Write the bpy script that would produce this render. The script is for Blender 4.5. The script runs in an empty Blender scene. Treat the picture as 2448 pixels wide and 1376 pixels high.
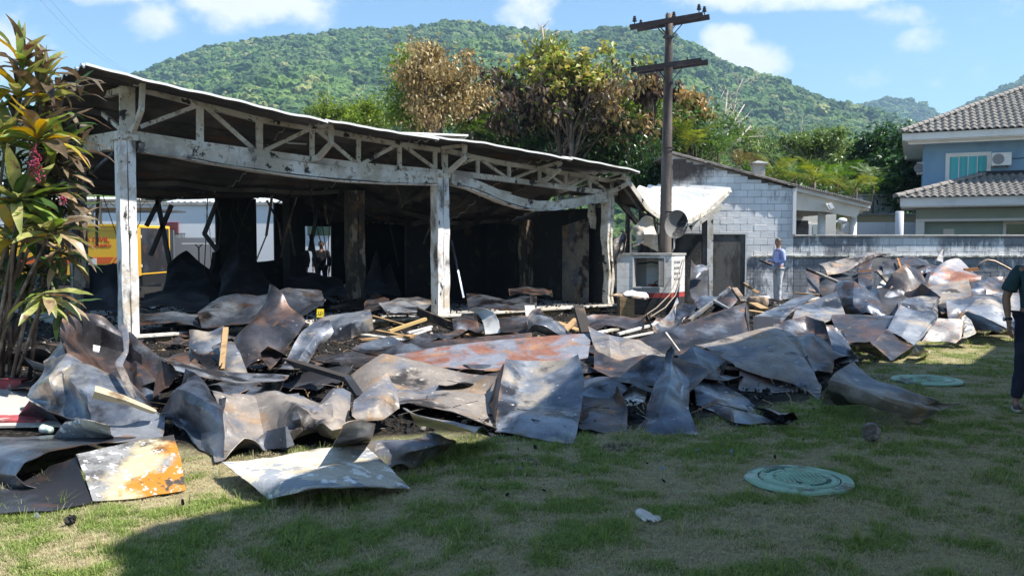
import bpy, bmesh, math, random
import numpy as np
from mathutils import Vector, Matrix, noise
rnd = random.Random(7)
SC = bpy.context.scene
COL = SC.collection
R = math.radians

# ---------------------------------------------------------------- camera
F, CX, CY, CAMH = 2050.0, 1224.0, 688.0, 1.63
TH = math.atan(105 / F)
cd = bpy.data.cameras.new("camera"); cam = bpy.data.objects.new("camera", cd); COL.objects.link(cam)
cam.location = (0, 0, CAMH); cam.rotation_euler = (R(90) - TH, 0, 0)
cd.sensor_width = 36; cd.lens = 36 * F / 2448; cd.clip_start = 0.05; cd.clip_end = 8000
SC.camera = cam
SC.render.resolution_x = 1024; SC.render.resolution_y = 575

# ---------------------------------------------------------------- sun and sky
SUN_AZ, SUN_EL = R(-13), R(58)          # azimuth from +X towards +Y
sund = (math.cos(SUN_EL) * math.cos(SUN_AZ), math.cos(SUN_EL) * math.sin(SUN_AZ), math.sin(SUN_EL))
ld = bpy.data.lights.new("sun", 'SUN'); ld.energy = 5.0; ld.angle = R(0.53); ld.color = (1.0, 0.95, 0.87)
lo = bpy.data.objects.new("sun", ld); COL.objects.link(lo)
lo.rotation_euler = Vector(sund).to_track_quat('Z', 'Y').to_euler(); lo.location = (20, 0, 40)

class NT:
    """tiny wrapper to write node trees as expressions"""
    def __init__(s, tree): s.t = tree; tree.nodes.clear()
    def new(s, typ, **kw):
        n = s.t.nodes.new(typ)
        for k, v in kw.items(): setattr(n, k, v)
        return n
    def put(s, sock, v):
        if v is None: return
        if isinstance(v, bpy.types.NodeSocket): s.t.links.new(v, sock)
        else:
            if sock.type == 'RGBA' and len(v) == 3: v = (*v, 1)
            sock.default_value = v
    def math(s, op, a, b=None, c=None, clamp=False):
        n = s.new('ShaderNodeMath', operation=op, use_clamp=clamp)
        for i, v in enumerate((a, b, c)): s.put(n.inputs[i], v)
        return n.outputs[0]
    def vec(s, op, a, b=None, scale=None):
        n = s.new('ShaderNodeVectorMath', operation=op)
        s.put(n.inputs[0], a); s.put(n.inputs[1], b)
        if scale is not None: s.put(n.inputs['Scale'], scale)
        return n.outputs[0]
    def noise(s, v, scale, detail=4, rough=0.55, dist=0.0, col=False):
        n = s.new('ShaderNodeTexNoise'); s.put(n.inputs['Vector'], v)
        s.put(n.inputs['Scale'], scale); s.put(n.inputs['Detail'], detail); s.put(n.inputs['Roughness'], rough); s.put(n.inputs['Distortion'], dist)
        return n.outputs['Color' if col else 'Fac']
    def ramp(s, x, lo, hi, a=0.0, b=1.0, smooth=True):
        n = s.new('ShaderNodeMapRange'); n.interpolation_type = 'SMOOTHSTEP' if smooth else 'LINEAR'
        s.put(n.inputs['Value'], x); s.put(n.inputs['From Min'], lo); s.put(n.inputs['From Max'], hi)
        s.put(n.inputs['To Min'], a); s.put(n.inputs['To Max'], b)
        return n.outputs[0]
    def mix(s, f, a, b, blend='MIX'):
        n = s.new('ShaderNodeMix', data_type='RGBA', blend_type=blend)
        s.put(n.inputs['Factor'], f); s.put(n.inputs['A'], a) if False else None
        s.put(n.inputs[0], f); s.put(n.inputs[6], a); s.put(n.inputs[7], b)
        return n.outputs[2]
    def hsv(s, col, h=0.5, sat=1.0, v=1.0):
        n = s.new('ShaderNodeHueSaturation'); s.put(n.inputs['Hue'], h); s.put(n.inputs['Saturation'], sat); s.put(n.inputs['Value'], v); s.put(n.inputs['Color'], col)
        return n.outputs[0]
    def sep(s, v):
        n = s.new('ShaderNodeSeparateXYZ'); s.put(n.inputs[0], v); return n.outputs
    def comb(s, x, y, z):
        n = s.new('ShaderNodeCombineXYZ'); s.put(n.inputs[0], x); s.put(n.inputs[1], y); s.put(n.inputs[2], z); return n.outputs[0]
    def bump(s, h, strength=0.3, dist=0.02, normal=None):
        n = s.new('ShaderNodeBump'); s.put(n.inputs['Height'], h); n.inputs['Strength'].default_value = strength; n.inputs['Distance'].default_value = dist
        if normal is not None: s.put(n.inputs['Normal'], normal)
        return n.outputs[0]

w = bpy.data.worlds.new("World"); SC.world = w; w.use_nodes = True
def build_world():
    n = NT(w.node_tree)
    sky = n.new('ShaderNodeTexSky', sky_type='NISHITA'); sky.sun_disc = False
    sky.sun_elevation = SUN_EL; sky.sun_rotation = math.atan2(sund[0], sund[1])
    sky.air_density = 1.0; sky.dust_density = 0.25; sky.ozone_density = 2.0; sky.altitude = 0
    tc = n.new('ShaderNodeTexCoord').outputs['Generated']
    x, y, z = n.sep(tc)[:3]
    yy = n.math('MAXIMUM', y, 0.08)
    px = n.math('DIVIDE', x, yy); pz = n.math('DIVIDE', z, yy)
    nz = n.math('SUBTRACT', n.noise(n.vec('MULTIPLY', tc, (1, 1, 1.7)), 7.0, 8, 0.6), 0.5)
    nz2 = n.math('SUBTRACT', n.noise(n.vec('MULTIPLY', tc, (1, 1, 1.5)), 26.0, 6, 0.6), 0.5)
    tot = None
    # u, v, ru, rv, weight : the clouds seen above the hills
    for (u, v, ru, rv, wt) in [(640, 8, 250, 75, 1.15), (560, 35, 90, 60, .9), (740, 30, 110, 62, 1.0), (385, 45, 80, 62, .62), (20, 85, 120, 120, .62), (1255, 25, 75, 70, .62),
                               (1760, 150, 125, 70, 1.25), (1745, 105, 80, 48, 1.1), (1880, -5, 330, 52, .95), (2130, 45, 110, 45, .55), (2170, 105, 90, 45, .5), (300, -10, 200, 40, .7), (1000, -60, 500, 60, .7), (2150, 165, 170, 40, .2)]:
        cx = (u - CX) / F; cz = -(v - 583) / F
        a = n.math('POWER', n.math('DIVIDE', n.math('SUBTRACT', px, cx), ru / F), 2)
        b = n.math('POWER', n.math('DIVIDE', n.math('SUBTRACT', pz, cz), rv / F), 2)
        d = n.math('SUBTRACT', 1.0, n.math('ADD', a, b)); d = n.math('MAXIMUM', d, -1.5)
        d = n.math('MULTIPLY', d, wt)
        tot = d if tot is None else n.math('MAXIMUM', tot, d)
    # elsewhere in the sky, scattered fair-weather clouds of the same kind
    gen = n.ramp(n.noise(n.vec('MULTIPLY', tc, (1, 1, 2.2)), 2.6, 6, 0.55), 0.50, 0.72, -1.2, 1.1, False)
    out = n.ramp(y, 0.45, 0.72)
    hi = n.ramp(z, 0.36, 0.44)
    out = n.math('MAXIMUM', n.math('SUBTRACT', 1.0, out), hi)
    m = n.new('ShaderNodeMix', data_type='FLOAT'); n.put(m.inputs[0], out); n.put(m.inputs[2], tot); n.put(m.inputs[3], gen)
    dens = n.math('ADD', m.outputs[0], n.math('ADD', n.math('MULTIPLY', nz, 3.0), n.math('MULTIPLY', nz2, 1.3)))
    mask = n.ramp(dens, 0.0, 1.0)
    mask = n.math('MULTIPLY', mask, n.ramp(z, 0.0, 0.03, 0, 0.93))
    shade = n.ramp(n.math('ADD', dens, n.math('MULTIPLY', nz, 2.0)), 0.3, 2.2, 1.0, 0.86)
    cc = n.mix(1.0, (6.6, 6.75, 6.95), n.comb(shade, shade, shade), 'MULTIPLY')
    skyc = n.mix(1.0, sky.outputs[0], SKYTINT, 'MULTIPLY')
    col = n.mix(mask, skyc, cc)
    bg = n.new('ShaderNodeBackground'); n.put(bg.inputs[0], col); bg.inputs[1].default_value = 0.095
    o = n.new('ShaderNodeOutputWorld'); n.t.links.new(bg.outputs[0], o.inputs[0])
SKYTINT = (0.90, 1.06, 1.10)
build_world()
vs = SC.view_settings; vs.view_transform = 'Standard'; vs.look = 'None'; vs.exposure = 0.95; vs.gamma = 1.0; vs.use_curve_mapping = False
SC.cycles.max_bounces = 6; SC.cycles.diffuse_bounces = 3; SC.cycles.glossy_bounces = 3; SC.cycles.transmission_bounces = 4; SC.cycles.volume_bounces = 0
SC.cycles.use_denoising = True

# ---------------------------------------------------------------- pixels of the photograph -> points of the place
def ray(u, v):
    x = (u - CX) / F; yv = -(v - CY) / F
    return Vector((x, math.cos(TH) + yv * math.sin(TH), -math.sin(TH) + yv * math.cos(TH)))
def P(u, v, q):
    """q >= 2.5: distance along Y;  q < 2.5: height above the ground"""
    d = ray(u, v)
    t = q / d.y if q >= 2.5 else (q - CAMH) / d.z
    return Vector((0, 0, CAMH)) + d * t
P0 = Vector((-6.41, 14.3, 0)); FD = Vector((.768, .641, 0)).normalized(); FN = Vector((-.641, .768, 0)).normalized()
def FB(s, d, z): return P0 + FD * s + FN * d + Vector((0, 0, z))
def FP(u, v, d=0.0):            # on the plane parallel to the facade, d metres inside
    r = ray(u, v); o = Vector((0, 0, CAMH)); t = ((P0 + FN * d) - o).dot(FN) / r.dot(FN); return o + r * t
def GP(u, v, s=0.0):            # on the gable plane
    r = ray(u, v); o = Vector((0, 0, CAMH)); t = ((P0 + FD * s) - o).dot(FD) / r.dot(FD); return o + r * t

# ---------------------------------------------------------------- objects
def tag(o, label=None, cat=None, group=None, kind=None):
    if label: o['label'] = label
    if cat: o['category'] = cat
    if group: o['group'] = group
    if kind: o['kind'] = kind
    return o
def wloc(o):
    v = Vector((0, 0, 0))
    while o is not None: v += o.location; o = o.parent
    return v
def empty(name, loc, label, cat, group=None):
    o = bpy.data.objects.new(name, None); COL.objects.link(o); o.location = loc; o.empty_display_size = .2
    return tag(o, label, cat, group)
def link(name, me, mat, parent=None, loc=(0, 0, 0), rot=None, scale=None):
    o = bpy.data.objects.new(name, me); COL.objects.link(o)
    if mat is not None and len(me.materials) == 0: me.materials.append(mat)
    if parent is not None: o.parent = parent
    o.location = loc
    if rot is not None: o.rotation_euler = rot
    if scale is not None: o.scale = scale if hasattr(scale, '__len__') else (scale,) * 3
    return o
def copy_tree(o, parent=None):
    c = o.copy(); COL.objects.link(c)
    if parent is not None: c.parent = parent
    for ch in list(o.children): copy_tree(ch, c)
    return c

class MB:
    """collects shapes in world coordinates, builds ONE mesh object"""
    def __init__(s): s.v = []; s.f = []; s.mi = []; s.cur = 0
    def add(s, vs, fs):
        b = len(s.v); s.v += [tuple(x) for x in vs]; s.f += [tuple(b + i for i in f) for f in fs]; s.mi += [s.cur] * len(fs); return s
    def box(s, c, size, rot=None, bev=0.0):
        sx, sy, sz = (x / 2 for x in size)
        M = rot if isinstance(rot, Matrix) else (Matrix.Rotation(rot, 3, 'Z') if rot else Matrix.Identity(3))
        c = Vector(c)
        if bev <= 0:
            vs = [c + M @ Vector((x * sx, y * sy, z * sz)) for x in (-1, 1) for y in (-1, 1) for z in (-1, 1)]
            return s.add(vs, [(0, 1, 3, 2), (4, 6, 7, 5), (0, 4, 5, 1), (2, 3, 7, 6), (0, 2, 6, 4), (1, 5, 7, 3)])
        bm = bmesh.new(); bmesh.ops.create_cube(bm, size=1)
        for v in bm.verts: v.co = Vector((v.co.x * 2 * sx, v.co.y * 2 * sy, v.co.z * 2 * sz))
        bmesh.ops.bevel(bm, geom=bm.edges[:], offset=bev, segments=1, affect='EDGES')
        bm.verts.ensure_lookup_table()
        s.add([c + M @ v.co for v in bm.verts], [[v.index for v in f.verts] for f in bm.faces]); bm.free(); return s
    def bar(s, a, b, w, h=None, up=(0, 0, 1)):
        a = Vector(a); b = Vector(b); h = h or w; d = (b - a)
        L = d.length; d.normalize(); x = d.cross(Vector(up))
        if x.length < 1e-3: x = d.cross(Vector((1, 0, 0)))
        x.normalize(); y = x.cross(d)
        M = Matrix((x, d, y)).transposed()
        return s.box((a + b) / 2, (w, L, h), M)
    def tube(s, pts, rad, seg=8, cap=True):
        pts = [Vector(p) for p in pts]; n = len(pts)
        rads = rad if hasattr(rad, '__len__') else [rad] * n
        rings = []; prev = None
        for i, p in enumerate(pts):
            d = (pts[min(i + 1, n - 1)] - pts[max(i - 1, 0)]).normalized()
            x = prev if prev is not None else (d.cross(Vector((0, 0, 1))) if abs(d.z) < .9 else d.cross(Vector((1, 0, 0))))
            x = (x - d * x.dot(d)).normalized(); prev = x; y = d.cross(x)
            rings.append([p + (x * math.cos(2 * math.pi * k / seg) + y * math.sin(2 * math.pi * k / seg)) * rads[i] for k in range(seg)])
        vs = [q for r in rings for q in r]; fs = []
        for i in range(n - 1):
            for k in range(seg):
                a = i * seg + k; b = i * seg + (k + 1) % seg
                fs.append((a, b, b + seg, a + seg))
        if cap: fs.append(tuple(range(seg - 1, -1, -1))); fs.append(tuple((n - 1) * seg + k for k in range(seg)))
        return s.add(vs, fs)
    def lathe(s, c, prof, seg=24, axis=None, cap=True):
        c = Vector(c); q = Vector(axis).to_track_quat('Z', 'Y').to_matrix() if axis else Matrix.Identity(3)
        vs = []; fs = []
        for (r, z) in prof:
            for k in range(seg): vs.append(c + q @ Vector((r * math.cos(2 * math.pi * k / seg), r * math.sin(2 * math.pi * k / seg), z)))
        for i in range(len(prof) - 1):
            for k in range(seg):
                a = i * seg + k; b = i * seg + (k + 1) % seg; fs.append((a, b, b + seg, a + seg))
        if cap:
            fs.append(tuple(range(seg - 1, -1, -1))); fs.append(tuple((len(prof) - 1) * seg + k for k in range(seg)))
        return s.add(vs, fs)
    def prism(s, poly, vec):
        """poly: 3D points, extruded by vec"""
        n = len(poly); vec = Vector(vec); vs = [Vector(p) for p in poly] + [Vector(p) + vec for p in poly]
        return s.add(vs, [tuple(range(n - 1, -1, -1)), tuple(range(n, 2 * n))] + [(i, (i + 1) % n, (i + 1) % n + n, i + n) for i in range(n)])
    def grid(s, rows):
        m = len(rows); n = len(rows[0])
        return s.add([p for r in rows for p in r], [(i * n + j, i * n + j + 1, (i + 1) * n + j + 1, (i + 1) * n + j) for i in range(m - 1) for j in range(n - 1)])
    def mesh(s, name, org=Vector((0, 0, 0)), smooth=False):
        me = bpy.data.meshes.new(name); me.from_pydata([tuple(Vector(v) - org) for v in s.v], [], s.f)
        if smooth: me.polygons.foreach_set('use_smooth', [True] * len(me.polygons))
        me.update(); return me
    def build(s, name, mat, parent=None, smooth=False, org=None, recalc=True):
        if parent is not None: o_ = wloc(parent); loc = Vector((0, 0, 0))
        else:
            if org is None:
                A = np.array([tuple(v) for v in s.v]); org = Vector(((A[:, 0].min() + A[:, 0].max()) / 2, (A[:, 1].min() + A[:, 1].max()) / 2, A[:, 2].min()))
            o_ = Vector(org); loc = o_
        me = s.mesh(name, o_, smooth)
        if recalc:
            bm = bmesh.new(); bm.from_mesh(me); bmesh.ops.recalc_face_normals(bm, faces=bm.faces[:]); bm.to_mesh(me); bm.free()
        mats = mat if isinstance(mat, (list, tuple)) else [mat]
        for m in mats: me.materials.append(m)
        if len(mats) > 1: me.polygons.foreach_set('material_index', s.mi)
        return link(name, me, None, parent, loc)

# ---------------------------------------------------------------- materials
MC = {}
def pmat(name, base, layers=(), rough=.7, metal=0.0, bump=None, coord='Object', spec=.5, rnd_off=True, island=0.0, trans=0.0, roughvar=0.0, alpha=None, coat=0, rim=None, mott=0.0):
    """layers: (colour, scale, lo, hi, detail, stretch, distortion)"""
    if name in MC: return MC[name]
    m = bpy.data.materials.new(name); m.use_nodes = True; n = NT(m.node_tree)
    if coord == 'Object': vec = n.new('ShaderNodeTexCoord').outputs['Object']
    else: vec = n.new('ShaderNodeNewGeometry').outputs['Position']
    if rnd_off:
        r = n.new('ShaderNodeObjectInfo').outputs['Random']
        vec = n.vec('ADD', vec, n.comb(n.math('MULTIPLY', r, 37.0), n.math('MULTIPLY', r, 91.0), n.math('MULTIPLY', r, 53.0)))
    col = n.new('ShaderNodeRGB').outputs[0]; col.default_value = (*base, 1)
    for L in layers:
        c, sc, lo_, hi_ = L[:4]; det = L[4] if len(L) > 4 else 5; st = L[5] if len(L) > 5 else None; di = L[6] if len(L) > 6 else 0.0
        v2 = n.vec('MULTIPLY', vec, st) if st else vec
        v2 = n.vec('ADD', v2, (sc * 1.37, 7.1 * len(c) + sc, 3.3))
        f = n.ramp(n.noise(v2, sc, det, 0.6, di), lo_, hi_)
        col = n.mix(f, col, c)
    if mott:
        f = n.math('ADD', n.math('MULTIPLY', n.noise(vec, 5.5, 8, .72), .7), n.math('MULTIPLY', n.noise(vec, 31, 4, .6), .3)); col = n.hsv(col, .5, 1, n.ramp(f, .33, .67, 1 - mott, 1 + mott, False))
    if rim:
        a_ = n.new('ShaderNodeAttribute', attribute_name='rim').outputs['Fac']; col = n.mix(n.math('MULTIPLY', a_, n.ramp(n.noise(vec, 4, 5), .45, .62, 0, .85)), col, rim)
    if island:
        r = n.new('ShaderNodeNewGeometry').outputs['Random Per Island']
        col = n.hsv(col, n.ramp(r, 0, 1, .5 - .03 * island, .5 + .03 * island, False), 1.0, n.ramp(n.math('FRACT', n.math('MULTIPLY', r, 7.3)), 0, 1, 1 - .45 * island, 1 + .45 * island, False))
    b = n.new('ShaderNodeBsdfPrincipled'); n.put(b.inputs['Base Color'], col)
    rr = rough
    if roughvar: rr = n.ramp(n.noise(vec, 3.0, 4), .3, .7, max(0, rough - roughvar), min(1, rough + roughvar))
    n.put(b.inputs['Roughness'], rr); b.inputs['Metallic'].default_value = metal; b.inputs['Specular IOR Level'].default_value = spec
    if coat: b.inputs['Coat Weight'].default_value = coat; b.inputs['Coat Roughness'].default_value = .1
    if bump:
        h = n.noise(vec, bump[0], 6, .6)
        n.put(b.inputs['Normal'], n.bump(h, bump[1], bump[2] if len(bump) > 2 else .02))
    sh = b.outputs[0]
    if trans:
        t = n.new('ShaderNodeBsdfTranslucent'); n.put(t.inputs[0], n.hsv(col, .49, 1.15, 1.5))
        mx = n.new('ShaderNodeMixShader'); mx.inputs[0].default_value = trans; n.t.links.new(sh, mx.inputs[1]); n.t.links.new(t.outputs[0], mx.inputs[2]); sh = mx.outputs[0]
    o = n.new('ShaderNodeOutputMaterial'); n.t.links.new(sh, o.inputs[0])
    MC[name] = m; return m

SOOT = (.018, .017, .018)
M_steel = pmat('burnt steel blue', (.085, .10, .13), [((.20, .22, .25), .9, .48, .64), ((.10, .065, .05), 1.5, .55, .66), ((.22, .12, .06), 2.6, .64, .72), ((.018, .017, .02), 1.1, .50, .60, 7), ((.42, .42, .42), 16, .66, .70, 8)], .36, .65, (9, .3, .015), roughvar=.15, rim=(.16, .09, .055), mott=.38)
M_light = pmat('burnt steel light', (.26, .275, .305), [((.10, .115, .145), 1.1, .44, .56), ((.42, .36, .29), 1.7, .52, .64), ((.30, .16, .08), 2.4, .63, .70), ((.028, .027, .03), 1.4, .53, .62, 7), ((.55, .54, .52), 12, .64, .69, 8)], .40, .45, (10, .25, .015), roughvar=.14, rim=(.26, .17, .11), mott=.28)
M_tan = pmat('burnt steel tan', (.25, .215, .185), [((.13, .14, .17), 1.3, .47, .60), ((.30, .20, .12), 2.1, .54, .66), ((.035, .029, .026), 1.6, .52, .61, 7), ((.42, .38, .33), 10, .60, .68, 8)], .55, .2, (12, .3, .015), roughvar=.12, rim=(.24, .16, .10), mott=.32)
M_dark = pmat('burnt steel dark', (.06, .058, .065), [((.13, .075, .055), 1.4, .48, .62), ((.17, .19, .23), 1.1, .54, .68), ((.30, .13, .05), 2.7, .64, .73), ((.02, .02, .022), 1.9, .52, .68), ((.4, .4, .4), 18, .69, .72, 8)], .42, .5, (9, .3, .015), roughvar=.16, rim=(.24, .15, .10), mott=.5)
M_rust = pmat('rusty plate', (.25, .105, .065), [((.22, .23, .27), .8, .43, .53, 6, None, 1.0), ((.34, .18, .10), 3.0, .55, .66), ((.11, .10, .11), 1.7, .60, .70), ((.5, .48, .45), 9, .68, .71, 8)], .55, .2, (10, .3, .02), rim=(.12, .06, .04), mott=.35)
M_flake = pmat('flaking white paint sheet', (.52, .47, .38), [((.26, .28, .31), 2.6, .53, .56, 9, None, .6), ((.48, .38, .24), 1.3, .58, .68), ((.05, .045, .04), 8, .68, .71, 6), ((.82, .81, .78), 7, .56, .60, 8)], .8, .05, (14, .5, .03), rim=(.12, .08, .05), mott=.25)
M_scorch = pmat('scorched panel with orange burn', (.20, .195, .19), [((.50, .42, .26), .9, .40, .55), ((.46, .18, .02), 1.3, .49, .60), ((.03, .027, .027), 2.2, .50, .60, 7), ((.66, .66, .66), 11, .56, .61, 9)], .7, .1, (12, .4, .03))
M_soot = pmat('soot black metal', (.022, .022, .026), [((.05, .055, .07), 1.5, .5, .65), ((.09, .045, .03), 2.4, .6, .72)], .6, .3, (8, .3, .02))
M_sootwall = pmat('soot black wall', (.016, .016, .017), [((.05, .045, .04), .9, .55, .72), ((.07, .045, .03), 2.0, .62, .72)], .9, 0, (8, .3, .02))
M_beige = pmat('blistered white paint steel', (.68, .63, .55), [((.78, .75, .70), 2.0, .5, .6), ((.36, .30, .22), 8, .56, .61, 8), ((.50, .44, .35), 1.0, .46, .62), ((.03, .028, .028), 3.2, .585, .62, 10), ((.30, .22, .11), 5, .64, .67, 7), ((.38, .33, .28), 1.2, .56, .7)], .65, 0, (24, .5, .02), coord='World', rnd_off=False)
M_post = pmat('heat stained white column paint', (.82, .80, .77), [((.60, .52, .42), 2.2, .5, .62), ((.12, .095, .08), 2.3, .52, .66, 7, (1, 1, .40)), ((.04, .035, .03), 5.5, .60, .68, 7, (1, 1, .5)), ((.45, .43, .40), 9, .62, .66, 8)], .55, 0, (20, .35, .02), coord='World', rnd_off=False)
M_postdark = pmat('charred column paint', (.06, .05, .045), [((.30, .26, .21), 4, .52, .58, 8, (1, 1, .3)), ((.16, .11, .07), 3, .5, .62)], .8, 0, (20, .6, .03), coord='World', rnd_off=False)
M_rooftop = pmat('white roof sheet', (.74, .73, .70), [((.55, .5, .44), 1.6, .56, .68), ((.35, .30, .25), 3, .68, .74)], .5, .1, coord='World', rnd_off=False)
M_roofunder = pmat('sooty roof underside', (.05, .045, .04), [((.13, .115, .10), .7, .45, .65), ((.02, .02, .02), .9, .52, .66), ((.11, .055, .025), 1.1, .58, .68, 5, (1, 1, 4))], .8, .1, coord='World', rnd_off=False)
M_char = pmat('charcoal and ash', (.012, .011, .011), [((.035, .032, .03), 9, .5, .62), ((.16, .15, .14), 14, .68, .74), ((.08, .05, .03), 5, .62, .7)], .95, 0, (30, .8, .04), coord='World', rnd_off=False, island=.8)
M_wood = pmat('raw wood', (.42, .27, .13), [((.30, .17, .08), 3, .48, .6, 5, (1, 1, 6)), ((.05, .04, .03), 2, .62, .7)], .7, 0, (12, .2, .02), island=.3)
M_woodchar = pmat('charred wood', (.035, .028, .024), [((.14, .09, .05), 3, .55, .66)], .85, 0, (25, .7, .03))
M_concrete = pmat('weathered concrete', (.42, .40, .37), [((.30, .29, .27), 1.5, .5, .62), ((.16, .15, .14), 3, .62, .7), ((.5, .48, .45), 14, .56, .64)], .9, 0, (20, .3, .02), coord='World', rnd_off=False)

def board_mat():
    m = bpy.data.materials.new('burnt board'); m.use_nodes = True; n = NT(m.node_tree); v = n.new('ShaderNodeTexCoord').outputs['Object']; x, y, z = n.sep(v)[:3]
    w_ = n.math('MULTIPLY', n.math('SUBTRACT', n.noise(v, 3.2, 6, .65), .5), .9); c = n.mix(n.ramp(n.noise(v, 5, 7, .7), .42, .6), (.30, .30, .30), (.09, .085, .085))
    c = n.mix(n.ramp(n.math('ADD', n.math('SUBTRACT', .22, n.math('ABSOLUTE', n.math('SUBTRACT', x, .08))), w_), -.02, .16), c, (.62, .52, .33))
    c = n.mix(n.ramp(n.math('ADD', n.math('SUBTRACT', x, .10), w_), -.02, .10), c, (.52, .22, .03)); c = n.mix(n.ramp(n.math('ADD', n.math('SUBTRACT', z, .26), w_), -.04, .10), c, (.045, .04, .038))
    c = n.mix(n.ramp(n.noise(v, 16, 8, .7), .56, .60), c, (.66, .65, .64)); c = n.mix(n.ramp(n.noise(v, 4.5, 6, .7), .60, .66), c, (.05, .04, .035))
    c = n.hsv(c, .5, 1.05, .78); b = n.new('ShaderNodeBsdfPrincipled'); n.put(b.inputs[0], c); b.inputs['Roughness'].default_value = .7; n.put(b.inputs['Normal'], n.bump(n.noise(v, 14, 6), .4, .02)); o = n.new('ShaderNodeOutputMaterial'); n.t.links.new(b.outputs[0], o.inputs[0]); return m
M_scorch = board_mat()
# ================================================================ land
_rs = np.random.RandomState(11)
_tab = _rs.rand(16, 256, 256)
def vn(x, y, sc, seed=0):
    x = np.asarray(x, float) * sc + 1000.0; y = np.asarray(y, float) * sc + 1000.0
    xi = np.floor(x).astype(int); yi = np.floor(y).astype(int); fx = x - xi; fy = y - yi
    fx = fx * fx * (3 - 2 * fx); fy = fy * fy * (3 - 2 * fy); T = _tab[seed % 16]
    g = lambda a, b: T[a & 255, b & 255]
    return (g(xi, yi) * (1 - fx) + g(xi + 1, yi) * fx) * (1 - fy) + (g(xi, yi + 1) * (1 - fx) + g(xi + 1, yi + 1) * fx) * fy
def fbm(x, y, sc, seed=0, o=4):
    s = 0; a = 1; t = 0
    for i in range(o): s = s + a * vn(x, y, sc * 2 ** i, seed + i); t += a; a *= .55
    return s / t
def green(x, y):
    g = .55 * fbm(x, y, 6.5, 1, 4) + .45 * fbm(x, y * 1.5, 2.6, 4, 4) + .14 * (vn(x, y, .6, 9) - .5) - .10 * np.clip((np.asarray(x) - 1.3) / 3, 0, 1) * (np.asarray(y) < 6.5)
    return np.clip((g - .41) / .20, 0, 1)
def debris_edge(x):
    x = np.asarray(x, float)
    return np.interp(x, [-9, -2.2, -.6, 1.1, 2.4, 3.6, 5.0, 8.5, 14], [6.0, 6.4, 6.9, 7.2, 8.2, 9.0, 12.2, 14.8, 15.5])
def axis(lo, hi, fl, fh, st, far):
    a = list(np.arange(fl, fh, st)); s = st; x = fl
    while x > lo: s *= 1.35; x -= s; a.insert(0, x)
    s = st; x = a[-1]
    while x < hi: s *= 1.35; x += s; a.append(x)
    return np.array(a)
def build_ground():
    X = axis(-6000, 6000, -5.5, 9.5, .085, 0); Y = axis(-400, 7500, 3.2, 17, .085, 0)
    gx, gy = np.meshgrid(X, Y); sh = gx.shape; x = gx.ravel(); y = gy.ravel()
    near = np.clip(1 - np.abs(y - 10) / 40, 0, 1)
    z = (fbm(x, y, 1.1, 3, 4) - .5) * .05 * near - .012
    z = np.minimum(z, .02)
    me = bpy.data.meshes.new('ground'); n = sh[1]; m = sh[0]
    i = np.arange(m * n).reshape(m, n); q = np.stack([i[:-1, :-1], i[:-1, 1:], i[1:, 1:], i[1:, :-1]], -1).reshape(-1, 4)
    me.vertices.add(m * n); me.vertices.foreach_set('co', np.stack([x, y, z], 1).ravel())
    me.loops.add(q.size); me.loops.foreach_set('vertex_index', q.ravel()); me.polygons.add(len(q)); me.polygons.foreach_set('loop_start', np.arange(len(q)) * 4)
    me.polygons.foreach_set('use_smooth', [True] * len(q)); me.update(calc_edges=True)
    a = me.attributes.new('green', 'FLOAT', 'POINT'); a.data.foreach_set('value', green(x, y).astype('f'))
    e = y - debris_edge(x) + (fbm(x, y, 1.6, 5, 4) - .5) * 1.3
    char = np.clip((e + .05) / .5, 0, 1) * np.where(x > 4.6, np.clip(1 - (x - 4.6) / 1, .0, 1) + np.clip((y - 14.5) / 1.5, 0, 1), 1)
    char = np.maximum(char, .85 * np.clip((fbm(x, y, 3.2, 7, 4) - .53) / .07, 0, 1) * np.clip((e + .9) / .4, 0, 1) * (x < 5.5))
    b = me.attributes.new('char', 'FLOAT', 'POINT'); b.data.foreach_set('value', np.clip(char, 0, 1).astype('f'))
    mt = bpy.data.materials.new('lawn soil'); mt.use_nodes = True; n_ = NT(mt.node_tree)
    pos = n_.new('ShaderNodeNewGeometry').outputs['Position']
    at = n_.new('ShaderNodeAttribute', attribute_name='green').outputs['Fac']; ac = n_.new('ShaderNodeAttribute', attribute_name='char').outputs['Fac']
    n1 = n_.noise(pos, 35, 6, .7); n2 = n_.noise(pos, 8, 6, .6)
    c = n_.mix(n_.ramp(n1, .3, .7), (.22, .20, .10), (.46, .41, .24))
    c = n_.mix(n_.ramp(n2, .45, .7), c, (.26, .19, .12))
    g = n_.mix(n_.ramp(n1, .35, .65), (.06, .08, .03), (.17, .20, .075))
    far = n_.ramp(n_.sep(pos)[1], 26, 40)
    c = n_.mix(n_.math('MAXIMUM', n_.ramp(at, 0, 1, .12, .65), far), c, g)
    k = n_.mix(n_.ramp(n_.noise(pos, 22, 6, .7), .5, .66), (.010, .009, .008), (.07, .052, .038))
    k = n_.mix(n_.ramp(n_.noise(pos, 60, 4, .7), .69, .73), k, (.26, .25, .23))
    c = n_.mix(ac, c, k)
    bs = n_.new('ShaderNodeBsdfPrincipled'); n_.put(bs.inputs[0], c); bs.inputs['Roughness'].default_value = .95; bs.inputs['Specular IOR Level'].default_value = .2
    n_.put(bs.inputs['Normal'], n_.bump(n1, .7, .03))
    o = n_.new('ShaderNodeOutputMaterial'); n_.t.links.new(bs.outputs[0], o.inputs[0])
    tag(link('ground', me, mt), 'lawn ground with bare sandy patches, scorched black under the wreckage', kind='structure')
build_ground()

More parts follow.
